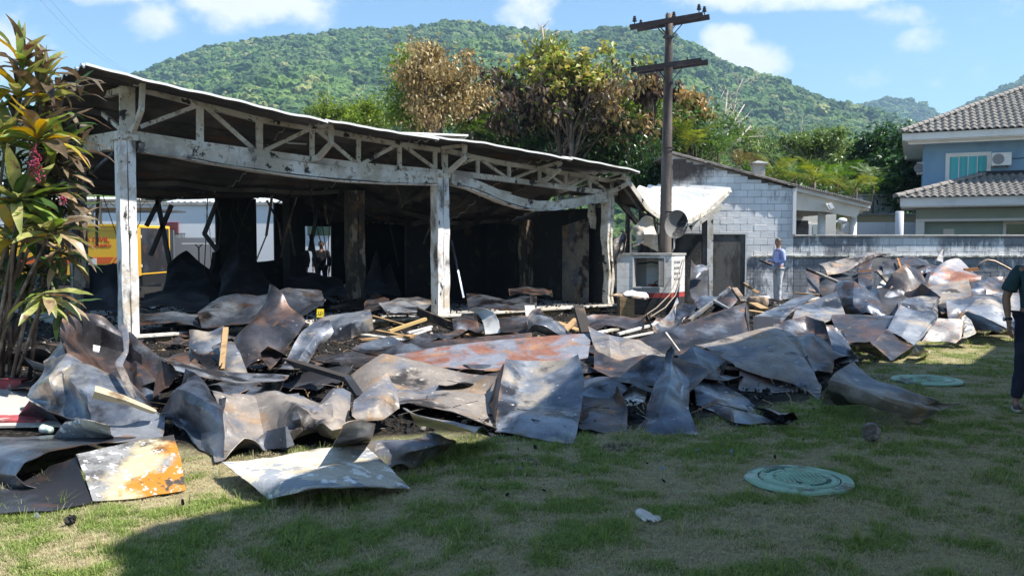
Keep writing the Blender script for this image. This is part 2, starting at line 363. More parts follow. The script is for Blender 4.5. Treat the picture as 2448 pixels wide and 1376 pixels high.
# ---------------------------------------------------------------- scattering of uncountable growth
def scatter(name, pts, rot, scl, idx, protos, label, attr=None):
    me = bpy.data.meshes.new(name); me.vertices.add(len(pts)); me.vertices.foreach_set('co', np.asarray(pts, 'f').ravel())
    for nm, typ, dat in (('rot', 'FLOAT_VECTOR', rot), ('scl', 'FLOAT_VECTOR', scl)):
        a = me.attributes.new(nm, typ, 'POINT'); a.data.foreach_set('vector', np.asarray(dat, 'f').ravel())
    a = me.attributes.new('idx', 'INT', 'POINT'); a.data.foreach_set('value', np.asarray(idx, 'i'))
    if attr is not None: a = me.attributes.new('green', 'FLOAT', 'POINT'); a.data.foreach_set('value', np.asarray(attr, 'f'))
    o = link(name, me, None); tag(o, label, kind='stuff')
    col = bpy.data.collections.new(name + '_kinds')
    for k, (pm, mt) in enumerate(protos):
        po = bpy.data.objects.new('%s_kind_%d' % (name, k), pm); pm.materials.append(mt); col.objects.link(po)
    ng = bpy.data.node_groups.new(name, 'GeometryNodeTree'); ng.interface.new_socket('Geometry', in_out='INPUT', socket_type='NodeSocketGeometry'); ng.interface.new_socket('Geometry', in_out='OUTPUT', socket_type='NodeSocketGeometry')
    N = ng.nodes; L = ng.links
    gi = N.new('NodeGroupInput'); go = N.new('NodeGroupOutput'); ci = N.new('GeometryNodeCollectionInfo'); ci.inputs['Collection'].default_value = col
    ci.inputs['Separate Children'].default_value = True; ci.inputs['Reset Children'].default_value = True
    ip = N.new('GeometryNodeInstanceOnPoints'); ip.inputs['Pick Instance'].default_value = True
    def na(nm, t):
        q = N.new('GeometryNodeInputNamedAttribute'); q.data_type = t; q.inputs[0].default_value = nm; return [s for s in q.outputs if s.enabled and s.name == 'Attribute'][0]
    e2r = N.new('FunctionNodeEulerToRotation'); L.new(na('rot', 'FLOAT_VECTOR'), e2r.inputs[0])
    L.new(gi.outputs[0], ip.inputs['Points']); L.new(ci.outputs[0], ip.inputs['Instance']); L.new(na('idx', 'INT'), ip.inputs['Instance Index'])
    L.new(e2r.outputs[0], ip.inputs['Rotation']); L.new(na('scl', 'FLOAT_VECTOR'), ip.inputs['Scale']); L.new(ip.outputs[0], go.inputs[0])
    md = o.modifiers.new('grow', 'NODES'); md.node_group = ng
    return o

def grass_mat():
    m = bpy.data.materials.new('lawn blades'); m.use_nodes = True; n = NT(m.node_tree)
    g = n.new('ShaderNodeAttribute', attribute_name='green', attribute_type='INSTANCER').outputs['Fac']
    r = n.new('ShaderNodeNewGeometry').outputs['Random Per Island']
    a = n.mix(r, (.11, .18, .04), (.33, .40, .11)); d = n.mix(r, (.40, .34, .20), (.62, .53, .34))
    t = n.ramp(n.math('ADD', g, n.math('MULTIPLY', n.math('SUBTRACT', n.math('FRACT', n.math('MULTIPLY', r, 9.7)), .5), .9)), .42, .62)
    c = n.mix(t, d, a)
    b = n.new('ShaderNodeBsdfPrincipled'); n.put(b.inputs[0], c); b.inputs['Roughness'].default_value = .65; b.inputs['Specular IOR Level'].default_value = .25
    tr = n.new('ShaderNodeBsdfTranslucent'); n.put(tr.inputs[0], n.hsv(c, .5, 1.1, 1.2))
    mx = n.new('ShaderNodeMixShader'); mx.inputs[0].default_value = .25; n.t.links.new(b.outputs[0], mx.inputs[1]); n.t.links.new(tr.outputs[0], mx.inputs[2])
    o = n.new('ShaderNodeOutputMaterial'); n.t.links.new(mx.outputs[0], o.inputs[0]); return m
def tuft(seed, nb, h, spread, lean):
    r = random.Random(seed); mb = MB()
    for i in range(nb):
        a = r.uniform(0, 6.283); d = r.uniform(0, spread); x, y = d * math.cos(a), d * math.sin(a)
        az = r.uniform(0, 6.283); L = h * r.uniform(.45, 1.1); w = r.uniform(.0014, .0030); le = lean * r.uniform(.3, 1.3)
        dx, dy = math.cos(az), math.sin(az); px, py = -dy, dx; pts = []
        for k in range(3):
            t = k / 2; off = le * L * t * t; zz = L * (t - .35 * le * t * t); ww = w * (1 - t * .75)
            pts += [(x + dx * off - px * ww, y + dy * off - py * ww, zz), (x + dx * off + px * ww, y + dy * off + py * ww, zz)]
        mb.add(pts, [(0, 1, 3, 2), (2, 3, 5, 4)])
    return mb.mesh('blades')
def build_grass():
    gm = grass_mat(); rs = np.random.RandomState(3)
    pts = []
    def region(n, y0, y1, keep):
        y = y0 + (y1 - y0) * rs.rand(n) ** 1.0; x = (rs.rand(n) * 1.30 - .64) * y
        k = keep(x, y); return x[k], y[k]
    def keep(x, y):
        ok = (y < debris_edge(x) + .35 * rs.rand(len(x))) | ((x > 4.7) & (y < 16.5))
        ok &= ~((x < -3.4) & (y > 6.4))
        for (cx, cy, r) in MANH: ok &= (x - cx) ** 2 + (y - cy) ** 2 > r * r * (.78 + .20 * rs.rand(len(x)))
        return ok
    A = [region(52000, 3.4, 6.2, keep), region(46000, 6.2, 9.5, keep), region(42000, 9.5, 16.5, keep)]
    x = np.concatenate([a[0] for a in A]); y = np.concatenate([a[1] for a in A])
    g = green(x, y)
    keepm = rs.rand(len(x)) < .70 + .30 * g; x = x[keepm]; y = y[keepm]; g = g[keepm]; n = len(x)
    z = np.minimum((fbm(x, y, 1.1, 3, 4) - .5) * .05 - .012, .02)
    s = (.50 + .42 * g) * (.7 + .6 * rs.rand(n)); far = 1 + .05 * np.clip(y - 6, 0, 8)
    idx = rs.randint(0, 4, n); tall = rs.rand(n) < .015 * (g > .4) + .006; idx[tall] = 4
    rot = np.zeros((n, 3)); rot[:, 2] = rs.rand(n) * 6.283
    pr = [(tuft(k, 12, .034, .045, .9), gm) for k in range(4)] + [(tuft(9, 16, .11, .03, .8), gm)]
    scatter('lawn_grass', np.stack([x, y, z], 1), rot, np.stack([s * far, s * far, s], 1), idx, pr, 'short mown lawn grass, green with dry straw coloured patches', g)
MANH = []
for (u, v, wpx) in ((1910, 1147, 255), (2216, 909, 160)):
    c_ = P(u, v, 0.0); MANH.append((c_.x, c_.y, wpx / 2 * c_.y / F))
build_grass()

# ---------------------------------------------------------------- wooded hills
def crown(seed, sub=3, flat=.78, amp=.42):
    bm = bmesh.new(); bmesh.ops.create_icosphere(bm, subdivisions=sub, radius=1)
    o = Vector((seed * 3.7, seed * 1.9, seed * 5.1))
    for v in bm.verts:
        p = v.co.copy(); k = 1 + amp * noise.noise(p * 1.6 + o) + amp * .75 * noise.noise(p * 4.2 + o) + amp * .45 * noise.noise(p * 9 + o)
        v.co = p * k; v.co.z *= flat
    me = bpy.data.meshes.new('crown'); bm.to_mesh(me); bm.free(); return me
def forest_mat(name, a, b, c):
    m = bpy.data.materials.new(name); m.use_nodes = True; n = NT(m.node_tree)
    oi = n.new('ShaderNodeObjectInfo'); r = oi.outputs['Random']; pos = n.new('ShaderNodeNewGeometry').outputs['Position']
    col = n.mix(n.ramp(r, 0, .75), a, b); col = n.mix(n.ramp(r, .86, .98), col, c)
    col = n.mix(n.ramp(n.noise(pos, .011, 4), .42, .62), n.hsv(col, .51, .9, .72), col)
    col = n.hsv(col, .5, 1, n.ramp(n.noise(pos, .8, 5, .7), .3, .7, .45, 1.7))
    bs = n.new('ShaderNodeBsdfPrincipled'); n.put(bs.inputs[0], col); bs.inputs['Roughness'].default_value = .75; bs.inputs['Specular IOR Level'].default_value = .2
    n.put(bs.inputs['Normal'], n.bump(n.noise(pos, 1.3, 5, .8), .9, 1.2))
    o = n.new('ShaderNodeOutputMaterial'); n.t.links.new(bs.outputs[0], o.inputs[0]); return m
M_for = forest_mat('forest canopy', (.030, .085, .022), (.12, .20, .045), (.25, .27, .09))
M_soil = pmat('forest floor', (.02, .032, .013), [((.035, .05, .02), .05, .4, .6)], .95, coord='World', rnd_off=False)
CR = [crown(k) for k in range(5)]
def hill(name, prof, yf, yr, ntree, rad, label, seed, urange, shape=.75):
    U = np.array([p[0] for p in prof], float); V = np.array([p[1] for p in prof], float)
    def H(u, t):
        e = -(np.interp(u, U, V) + 9 - 583) / F
        yr_ = yr * (1 + .10 * (fbm(u / 300, u * 0, 1.0, seed) - .5)); Y = yf + (yr_ - yf) * np.minimum(t, 1) + np.maximum(t - 1, 0) * 500
        X = (u - CX) / F * Y
        z = e * yr_ * np.where(t <= 1, np.minimum(t, 1) ** (1 / shape) * .62 + .38 * np.minimum(t, 1), 1 - (t - 1) * .7)
        am = np.clip(t * (1.08 - t) * 4, 0, 1)
        z = z + am * ((fbm(X, Y, .006, seed + 2, 4) - .5) * .16 * yr * .35 + (fbm(X, Y, .02, seed + 3, 3) - .5) * 16)
        return X, Y, z
    u = np.linspace(U[0], U[-1], 150); t = np.concatenate([np.linspace(0, 1, 50), np.linspace(1.1, 2, 6)])
    gu, gt = np.meshgrid(u, t); X, Y, z = H(gu.ravel(), gt.ravel())
    z = np.maximum(z, 0) - 2.0 * (gt.ravel() < .01)
    mb = MB(); n = len(u); mb.add(np.stack([X, Y, z], 1).tolist(), [(i * n + j, i * n + j + 1, (i + 1) * n + j + 1, (i + 1) * n + j) for i in range(len(t) - 1) for j in range(n - 1)])
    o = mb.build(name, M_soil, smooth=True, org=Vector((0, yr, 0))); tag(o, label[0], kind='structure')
    rs = np.random.RandomState(seed)
    k = ntree * 3; uu = rs.uniform(urange[0], urange[1], k); tt = rs.rand(k) * 1.03
    X, Y, z = H(uu, tt); keep = rs.rand(k) < (Y / yr); X = X[keep][:ntree]; Y = Y[keep][:ntree]; z = z[keep][:ntree]; n = len(X)
    s = rad * (.42 + 1.05 * rs.rand(n) ** 2.0); rot = np.stack([rs.rand(n) * .5, rs.rand(n) * .5, rs.rand(n) * 6.28], 1)
    scl = np.stack([s, s * (.8 + .4 * rs.rand(n)), s * (.8 + .5 * rs.rand(n))], 1)
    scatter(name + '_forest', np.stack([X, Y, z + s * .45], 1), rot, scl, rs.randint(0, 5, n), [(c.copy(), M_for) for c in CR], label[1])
hill('hillside', [(-900, 460), (-300, 380), (0, 300), (250, 218), (360, 185), (450, 150), (540, 122), (620, 104), (700, 96), (800, 90), (900, 82), (1000, 76), (1060, 68), (1160, 66), (1240, 74), (1320, 82), (1400, 84), (1440, 76), (1540, 80), (1600, 98), (1660, 122), (1700, 146), (1780, 178), (1850, 200), (1930, 232), (2000, 258), (2080, 276), (2140, 292), (2200, 318), (2300, 350), (2500, 380), (3000, 430)],
     230, 950, 34000, 5.2, ('long wooded hill rising behind the burnt building', 'dense green forest covering the long hill behind the burnt building'), 21, (150, 2560))
hill('distant_hill', [(1800, 330), (1900, 300), (1980, 265), (2010, 247), (2060, 238), (2110, 226), (2160, 230), (2210, 250), (2260, 280), (2330, 320), (2600, 350)],
     1100, 1750, 6000, 5.5, ('small hazy blue hill far off left of the blue house', 'forest on the small hazy hill far off'), 31, (1950, 2350))
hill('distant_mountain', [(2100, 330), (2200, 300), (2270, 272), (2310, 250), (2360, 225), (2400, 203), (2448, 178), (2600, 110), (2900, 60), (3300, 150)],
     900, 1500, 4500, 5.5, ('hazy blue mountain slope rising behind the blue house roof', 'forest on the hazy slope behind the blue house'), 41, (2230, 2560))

# ---------------------------------------------------------------- haze
def build_haze():
    mb = MB(); mb.box((0, 1050, 180), (5200, 2560, 362)); m = bpy.data.materials.new('hazy air'); m.use_nodes = True; n = NT(m.node_tree)
    v = n.new('ShaderNodeVolumePrincipled'); v.inputs['Color'].default_value = (.50, .74, 1.0, 1); v.inputs['Density'].default_value = .00026; v.inputs['Anisotropy'].default_value = .1
    o = n.new('ShaderNodeOutputMaterial'); n.t.links.new(v.outputs[0], o.inputs['Volume'])
    tag(mb.build('haze', m, org=Vector((0, 1050, -1))), 'thin blue haze in the air over the valley', kind='stuff')
build_haze()
# ================================================================ the burnt open building
BZ = .10
MF = Matrix((FD, FN, Vector((0, 0, 1)))).transposed()          # box axes: x along facade, y inward
bld = empty('burnt_pavilion', FB(0, 0, 0), 'long burnt-out open pavilion with sagging metal roof and white steel columns', 'building')
def subdiv(pts, step=.25):
    out = [Vector(pts[0])]
    for a, b in zip(pts[:-1], pts[1:]):
        a = Vector(a); b = Vector(b); n = max(1, int((b - a).length / step))
        out += [a.lerp(b, (i + 1) / n) for i in range(n)]
    return out
def beam(name, pts, wd, ht, mat, par=bld, dent=.0, seed=0, axis=FN):
    """a box section swept along pts; wd across (along axis), ht vertical"""
    pts = subdiv(pts, .18); mb = MB(); vs = []; fs = []
    for i, p in enumerate(pts):
        d = (pts[min(i + 1, len(pts) - 1)] - pts[max(i - 1, 0)]).normalized(); a = Vector(axis); a = (a - d * a.dot(d)).normalized(); u = d.cross(a); u = u if u.z > 0 or abs(u.z) < .3 and True else -u
        for (x, y) in ((-1, -1), (1, -1), (1, 1), (-1, 1)):
            j = Vector((noise.noise(p * 2.3 + Vector((x, y, seed))), noise.noise(p * 2.9 + Vector((y, x, seed + 5))), noise.noise(p * 2.1 + Vector((9, x, y + seed))))) * dent
            vs.append(p + a * x * wd / 2 + u * y * ht / 2 + j)
    for i in range(len(pts) - 1):
        for k in range(4): fs.append((i * 4 + k, i * 4 + (k + 1) % 4, i * 4 + 4 + (k + 1) % 4, i * 4 + 4 + k))
    fs += [(3, 2, 1, 0), tuple(len(vs) - 4 + k for k in range(4))]
    mb.add(vs, fs); return mb.build(name, mat, par)
def column(px_u, s, d, zt, w=.26, mat=M_post, lean=(0, 0), groove=True, dent=.008, name='column', zb=BZ, wx=None):
    b = FB(s, d, zb); t = FB(s + lean[0], d + lean[1], zt); wx = wx or w; n = 14; mb = MB()
    halves = ((-wx / 4 - .004, wx / 2 - .008), (wx / 4 + .004, wx / 2 - .008)) if groove else ((0, wx),)
    for (ox, ww) in halves:
        vs = []; fs = []
        for i in range(n + 1):
            k = i / n; c = b.lerp(t, k) + FD * ox
            for (x, y) in ((-1, -1), (1, -1), (1, 1), (-1, 1)):
                p = c + FD * x * ww / 2 + FN * y * w / 2
                p += (FD * noise.noise(Vector((s * 3 + x, k * 6, y))) + FN * noise.noise(Vector((s * 3 + 9 + x, k * 6, y)))) * dent * 2
                vs.append(p)
        for i in range(n):
            for k in range(4): fs.append((i * 4 + k, i * 4 + (k + 1) % 4, i * 4 + 4 + (k + 1) % 4, i * 4 + 4 + k))
        fs += [(3, 2, 1, 0), tuple(4 * n + k for k in range(4))]
        mb.add(vs, fs)
    return mb.build(name, mat, bld)
sM, sR = FP(1052, 560).dot(FD) - P0.dot(FD), FP(1455, 560).dot(FD) - P0.dot(FD)
def zat(u, v, d=0): return FP(u, v, d).z
c0 = column(305, 0, 0, zat(303, 316)); column(1052, sM, 0, zat(1052, 408), .27, wx=.30, dent=.012)
column(1455, sR, 0, zat(1455, 452), .22, dent=.03, lean=(-.04, 0), mat=M_beige)
# bolt holes and capitals
for (u, v) in ((309, 388), (290, 386), (1048, 455), (1065, 456)):
    p = FP(u, v, -.142); mb = MB(); mb.lathe(p, [(.014, -.006), (.014, .004)], 10, axis=FN); mb.build('bolt', M_soot, bld)
for s_, z_ in ((0, zat(303, 330)), (sM, zat(1052, 420)), (sR, zat(1455, 462))):
    mb = MB(); mb.box(FB(s_, 0, z_), (.36, .30, .10), MF, .01); mb.build('capital_plate', M_beige, bld)
# interior columns
column(848, 6.06, 3.15, 2.90, .36, M_postdark, dent=.02, groove=True); column(1258, 11.5, 3.15, 2.3, .30, M_postdark, dent=.02)
column(680, 6.1, 6.5, 2.85, .45, M_sootwall, dent=.01); column(150, 0.0, 3.2, 3.1, .28, M_postdark); column(100, 0, 6.4, 2.9, .26, M_sootwall)
# floor slab with tiled edge
mb = MB(); mb.prism([FB(-.25, -.30, -.35), FB(sR + .35, -.30, -.35), FB(sR + .35, 8.6, -.35), FB(-.25, 8.6, -.35)], (0, 0, .35 + BZ)); mb.build('floor_slab', M_concrete, bld)
mb = MB(); mb.box(FB(sR / 2, -.36, BZ + .015), (sR + .5, .16, .05), MF, .008); mb.build('floor_edge', M_beige, bld)
for k in range(46):
    s_ = .2 + k * .24
    mb = MB(); mb.box(FB(s_, -.325, -.08 + .004 * (k % 3)), (.232, .03, .26), MF, .004); mb.build('edge_tile', M_wood if k % 5 else M_woodchar, bld)
# lower beams (buckled box beams)
def fpl(L, d=0): return [FP(u, v, d) for (u, v) in L]
beam('beam', fpl([(328, 343), (420, 357), (520, 374), (610, 389), (720, 404), (820, 415), (930, 422), (1038, 425)]), .20, .235, M_beige, dent=.018)
beam('beam', fpl([(1074, 428), (1120, 437), (1160, 452), (1200, 470), (1240, 483), (1280, 491), (1320, 491), (1360, 484), (1400, 477), (1443, 470)]), .20, .19, M_beige, dent=.02, seed=4)
beam('beam_flange', fpl([(328, 362), (420, 376), (520, 394), (610, 409), (720, 424), (820, 434), (930, 440), (1038, 442)], -.06), .26, .022, M_beige, dent=.012, seed=2)
beam('beam_flange', fpl([(1074, 440), (1120, 452), (1160, 468), (1200, 485), (1240, 497), (1280, 503), (1320, 502), (1360, 496), (1400, 488), (1443, 480)], -.05), .26, .022, M_beige, dent=.015, seed=3)
# trusses
TC1 = [(335, 213), (470, 248), (620, 287), (750, 308), (855, 328), (955, 345), (1050, 359)]
BC1 = [(320, 322), (478, 347), (620, 366), (750, 383), (855, 396), (955, 404), (1050, 412)]
TC2 = [(1066, 360), (1140, 378), (1217, 393), (1290, 404), (1360, 416), (1455, 432)]
BC2 = [(1066, 411), (1142, 421), (1217, 430), (1290, 440), (1360, 450), (1450, 461)]
for T in (TC1, TC2): beam('top_chord', fpl(T), .10, .10, M_beige, dent=.008)
for T in (BC1, BC2): beam('bottom_chord', fpl(T), .11, .12, M_beige, dent=.006)
def interp(L, u): return float(np.interp(u, [a for a, b in L], [b for a, b in L]))
def web(name, u0, v0, u1, v1, w=.07, d=.0, mat=M_beige): return beam(name, [FP(u0, v0, d), FP(u1, v1, d)], .05, w, mat, dent=.004, seed=u0)
for u in (478, 620, 746, 857, 955, 1040): web('truss_post', u, interp(TC1, u), u, interp(BC1, u), .12 if u in (478, 620) else .085)
for (a, b) in (((336, 303), (468, 254)), ((492, 256), (610, 360)), ((632, 360), (738, 310)), ((760, 312), (850, 390)), ((864, 392), (948, 347)), ((965, 348), (1042, 405))): web('truss_diagonal', *a, *b)
for u in (1142, 1217, 1290, 1352, 1410): web('truss_post', u, interp(TC2, u), u, interp(BC2, u), .08)
for (a, b) in (((1078, 402), (1136, 379)), ((1150, 382), (1212, 426)), ((1226, 427), (1284, 405)), ((1298, 407), (1350, 445)), ((1362, 446), (1402, 426)), ((1412, 428), (1448, 455))): web('truss_diagonal', *a, *b, .065)
web('truss_post', 304, 207, 304, 318, .24); web('truss_post', 1063, 358, 1063, 412, .14); web('truss_post', 1463, 425, 1463, 462, .10)
# gable truss running back from the corner
gp = lambda L: [GP(u, v) for (u, v) in L]
beam('top_chord', gp([(300, 214), (250, 228), (203, 240), (150, 252)]), .10, .10, M_beige, axis=FD)
beam('bottom_chord', gp([(292, 320), (250, 327), (203, 334), (120, 345)]), .10, .11, M_beige, axis=FD)
beam('beam', gp([(284, 340), (240, 347), (200, 353), (100, 368)]), .18, .24, M_beige, axis=FD, dent=.012)
beam('truss_post', gp([(205, 242), (205, 332)]), .06, .12, M_beige, axis=FD)
beam('truss_diagonal', gp([(212, 244), (288, 308)]), .05, .07, M_beige, axis=FD); beam('truss_diagonal', gp([(196, 244), (140, 330)]), .05, .07, M_beige, axis=FD)
beam('truss_diagonal', gp([(272, 365), (215, 415)]), .04, .05, M_steel, axis=FD)
# eave outriggers: bent brackets carrying the overhang
for (r, o1, o2, i1) in (((318, 203), (341, 200), (338, 262), (312, 314)), ((748, 305), (792, 299), (791, 343), (746, 382)), ((1058, 354), (1111, 347), (1110, 378), (1060, 412)), ((1286, 403), (1339, 388), (1337, 405), (1288, 434)), ((1458, 432), (1502, 424), (1501, 438), (1456, 457))):
    D = -.62; m1 = ((o2[0] * .35 + i1[0] * .65), (o2[1] * .15 + i1[1] * .85))
    beam('eave_bracket', [FP(*r, -.06), FP(*o1, D)], .06, .10, M_beige, axis=(0, 0, 1)); 
    beam('eave_bracket', [FP(*o1, D), FP(*o2, D), FP(*m1, -.22), FP(*i1, -.06)], .07, .10, M_beige, axis=FD)

# roof sheets
def corr(x, pitch=.36, a=.028):
    t = (x / pitch) % 1; return a * (min(1, max(-1, 3.2 * (abs(t - .5) * 2 - .5)))) 
def sheet2(name, fn, us, vs_, th=.012, top=M_rooftop, under=M_roofunder, par=bld):
    G = [[Vector(fn(a, b)) for b in vs_] for a in us]; mb = MB(); mb.cur = 0; mb.grid(G); mb.cur = 1; mb.grid([[p - Vector((0, 0, th)) for p in r] for r in G])
    mb.cur = 0; m, n = len(us), len(vs_)
    ring = [(i, 0) for i in range(m)] + [(m - 1, j) for j in range(1, n)] + [(i, n - 1) for i in range(m - 2, -1, -1)] + [(0, j) for j in range(n - 2, 0, -1)]
    vs = []; L = len(ring)
    for (i, j) in ring: vs += [G[i][j] + Vector((0, 0, .004)), G[i][j] - Vector((0, 0, th + .022))]
    mb.add(vs, [(2 * k, 2 * ((k + 1) % L), 2 * ((k + 1) % L) + 1, 2 * k + 1) for k in range(L)])
    return mb.build(name, [top, under], par, recalc=False)
EDGE = [(150, 150), (205, 152), (260, 166), (330, 186), (450, 212), (600, 247), (700, 272), (800, 292), (900, 311), (960, 321), (1000, 327), (1040, 333), (1100, 341), (1165, 349), (1300, 373), (1400, 392), (1500, 411), (1530, 418), (1580, 430)]
DO = -1.0
Es = [(FP(u, v, DO) - P0).dot(FD) for u, v in EDGE]; Ez = [FP(u, v, DO).z for u, v in EDGE]
def zf(s): return float(np.interp(s, Es, Ez))
def zroof(s, d, lift=0):
    b = float(np.interp(s, [-2, 0, 3, 5, 6.3, 8, 9.5, 11.5, 13], [3.05, 3.0, 2.92, 2.95, 3.05, 2.42, 2.28, 2.3, 2.5]))
    k = min(1, max(0, (d - .25) / 3.6)); k = k * k * (3 - 2 * k)
    z = (zf(s) + .05 * (d - DO)) * (1 - k) + b * k - .02 * max(0, d - 3)
    z += .10 * noise.noise(Vector((s * .7, d * .8, 3))) * min(1, max(0, d + .5)) + .03 * noise.noise(Vector((s * 2.3, d * 2.1, 8)))
    return z + corr(d) + lift
ss = lambda a, b, n: [a + (b - a) * i / n for i in range(n + 1)]
sA0 = (FP(205, 152, DO) - P0).dot(FD); sA1 = (FP(1045, 333, DO) - P0).dot(FD); sB1 = (FP(1530, 418, DO) - P0).dot(FD)
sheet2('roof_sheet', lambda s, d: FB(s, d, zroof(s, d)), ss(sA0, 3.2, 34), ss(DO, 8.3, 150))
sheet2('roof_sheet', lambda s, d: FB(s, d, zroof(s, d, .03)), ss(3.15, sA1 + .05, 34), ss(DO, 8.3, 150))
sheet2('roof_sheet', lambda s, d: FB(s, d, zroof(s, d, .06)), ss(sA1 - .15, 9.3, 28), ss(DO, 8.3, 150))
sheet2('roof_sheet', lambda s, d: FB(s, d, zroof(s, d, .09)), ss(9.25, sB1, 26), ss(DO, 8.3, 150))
# lifted flap between the two eaves
sheet2('roof_sheet', lambda a, b: FB(sA1 - .9 + 2.35 * a, -.1 + 1.7 * b, float(np.interp(a, [0, .4, 1], [zf(sA1 - .9) + .10, zf(sA1) + .20, zf(sA1) + .27])) + .05 * b + corr(b * 1.7, .36, .03)), ss(0, 1, 10), ss(0, 1, 30))
# the sheet hanging like a hammock off the right end
HF = [(1486, 414), (1500, 428), (1520, 456), (1545, 492), (1580, 518), (1610, 530), (1650, 524), (1690, 500), (1720, 476), (1746, 450)]
HS = [(FP(u, v, -.5) - P0).dot(FD) for u, v in HF]; HZ = [FP(u, v, -.5).z for u, v in HF]
def ham(s, t):
    z0 = float(np.interp(s, HS, HZ)); zb = float(np.interp(s, [HS[0], HS[3], HS[-1]], [zf(HS[0]) - .35, 3.02, 3.36])); d = -.5 + 2.3 * t
    return FB(s, d, z0 * (1 - t) + zb * t + corr(s, .42, .07) * min(1, t * 3) + .02)
sheet2('roof_sheet', ham, ss(HS[0], HS[-1], 60), ss(0, 1, 12))
mb = MB(); beam('eave_trim', [FB(a, -.52, b - .05) for a, b in zip(HS, HZ)], .03, .12, M_beige)
beam('eave_trim', [FB(a, -.35, b - .16) for a, b in zip(HS[:8], HZ[:8])], .05, .05, M_tan)
# right end post, brace
pr = P(1691, 600, 23.6)
for (dx, wd, mt) in ((-.06, .10, M_soot), (.07, .11, M_post)):
    mb = MB(); mb.bar(Vector((pr.x + dx, 23.6, 0)), P(1691 + dx * 87, 512, 23.6), wd, .16); mb.build('column', mt, bld)
beam('brace', [P(1650, 545, 23.2), P(1728, 492, 23.3)], .08, .14, M_beige, axis=(0, 1, 0))
beam('brace', [FP(1470, 470, .3), FP(1530, 540, 1.2)], .08, .14, M_tan)
# purlins below the sagging roof
for d in (1.3, 2.3, 3.6, 5.2):
    beam('purlin', [FB(s, d, zroof(s, d) - .10 - corr(d)) for s in ss(-.5, 5.9, 10)], .05, .10, M_roofunder)
    beam('purlin', [FB(s, d, zroof(s, d) - .10 - corr(d)) for s in ss(6.6, 11.6, 8)], .05, .10, M_roofunder)
for s_ in (7.4, 8.6, 9.8): beam('rafter', [FB(s_, d, zroof(s_, d) - .16) for d in ss(.2, 4.5, 8)], .07, .12, M_roofunder, axis=FD)
# white slivers put in for the bright gaps of daylight between beam and roof
for (L, mt) in (([(1145, 438), (1172, 450), (1178, 458), (1150, 449)], M_rooftop), ([(1190, 452), (1225, 460), (1214, 470), (1195, 464)], M_rooftop), ([(676, 339), (734, 343), (732, 346), (690, 344)], M_rooftop)):
    a = [FP(u, v, .5) for u, v in L]; mb = MB(); mb.prism(a, FN * .01); mb.build('bright_gap_sliver', mt, bld)
# charred walls: right end wall, back wall with gaps, partitions
def wall(name, s0, d0, s1, d1, z0, z1, mat=M_sootwall, th=.08, top=None):
    a = FB(s0, d0, 0); b = FB(s1, d1, 0); n = max(2, int((b - a).length / .3)); q = (b - a).normalized().cross(Vector((0, 0, 1))) * th; mb = MB(); vs = []; r = random.Random(int(s0 * 9 + d0 * 7))
    for off in (Vector(), q):
        for i in range(n + 1):
            t = i / n; zt = (top(t) if top else z1 + .05 * noise.noise(Vector((i * .8, s0, d0)))); p = a.lerp(b, t) + off
            vs += [p + Vector((0, 0, z0)), p + Vector((0, 0, zt))]
    fs = []; m = (n + 1) * 2
    for k in (0, m):
        for i in range(n): fs.append((k + 2 * i, k + 2 * i + 2, k + 2 * i + 3, k + 2 * i + 1))
    for i in range(n): fs.append((2 * i + 1, 2 * i + 3, m + 2 * i + 3, m + 2 * i + 1))
    fs += [(0, 1, m + 1, m), (2 * n, 2 * n + 1, m + 2 * n + 1, m + 2 * n)]
    mb.add(vs, fs); return mb.build(name, mat, bld)
M_bubble = pmat('heat bubbled wall', (.02, .02, .024), [((.075, .055, .035), 1.6, .55, .68, 8), ((.05, .06, .09), 1.1, .58, .7), ((.16, .15, .14), 3.2, .70, .74)], .7, .1, (16, .7, .03), coord='World', rnd_off=False)
wall('end_wall', sR + .1, .25, sR + .1, 8.2, BZ, 2.55, M_bubble)
wall('end_wall', sR - .22, .5, sR - .10, 1.6, BZ, 2.4, M_tan, .02, top=lambda t: 2.3 - .2 * t)
wall('back_wall', 9.9, 8.2, sR + .1, 8.2, BZ, 2.5)
wall('partition', 8.4, 4.6, 11.4, 4.9, BZ, 2.4, M_bubble)
wall('back_wall', 4.6, 8.2, 5.75, 8.2, BZ, 2.9)
wall('back_wall', 6.29, 8.2, 7.2, 8.2, BZ, 2.8); wall('back_wall', 8.1, 8.2, 9.9, 8.2, BZ, 2.6); wall('back_wall', 7.2, 8.21, 8.1, 8.21, 2.15, 2.8); wall('back_wall', 5.75, 8.21, 6.29, 8.21, BZ, 1.15)
wall('partition', 3.9, 6.9, 4.6, 8.1, BZ, 1.35, top=lambda t: .9 + .8 * t * (1 - .3 * math.sin(9 * t)))
_r = random.Random(12)
for i in range(26):      # twisted frames, hanging battens and wires of the burnt ceiling
    s_ = _r.uniform(1.0, 11.2); d_ = _r.uniform(1.6, 7.9); zt_ = zroof(s_, d_) - .1; a_ = FB(s_, d_, zt_); L_h = _r.uniform(.4, 2.2); b_ = a_ + Vector((_r.uniform(-.5, .5), _r.uniform(-.3, .3), -min(L_h, zt_ - .3)))
    m_ = a_.lerp(b_, .5) + Vector((_r.uniform(-.15, .15), 0, 0)); mb = MB()
    if i % 3: mb.tube([a_, m_, b_], _r.uniform(.006, .014), 5); mb.build('hanging_wire', M_soot, bld)
    else: mb.bar(a_, m_, .07, .03); mb.bar(m_, b_, .06, .03); mb.build('hanging_batten', M_postdark, bld)
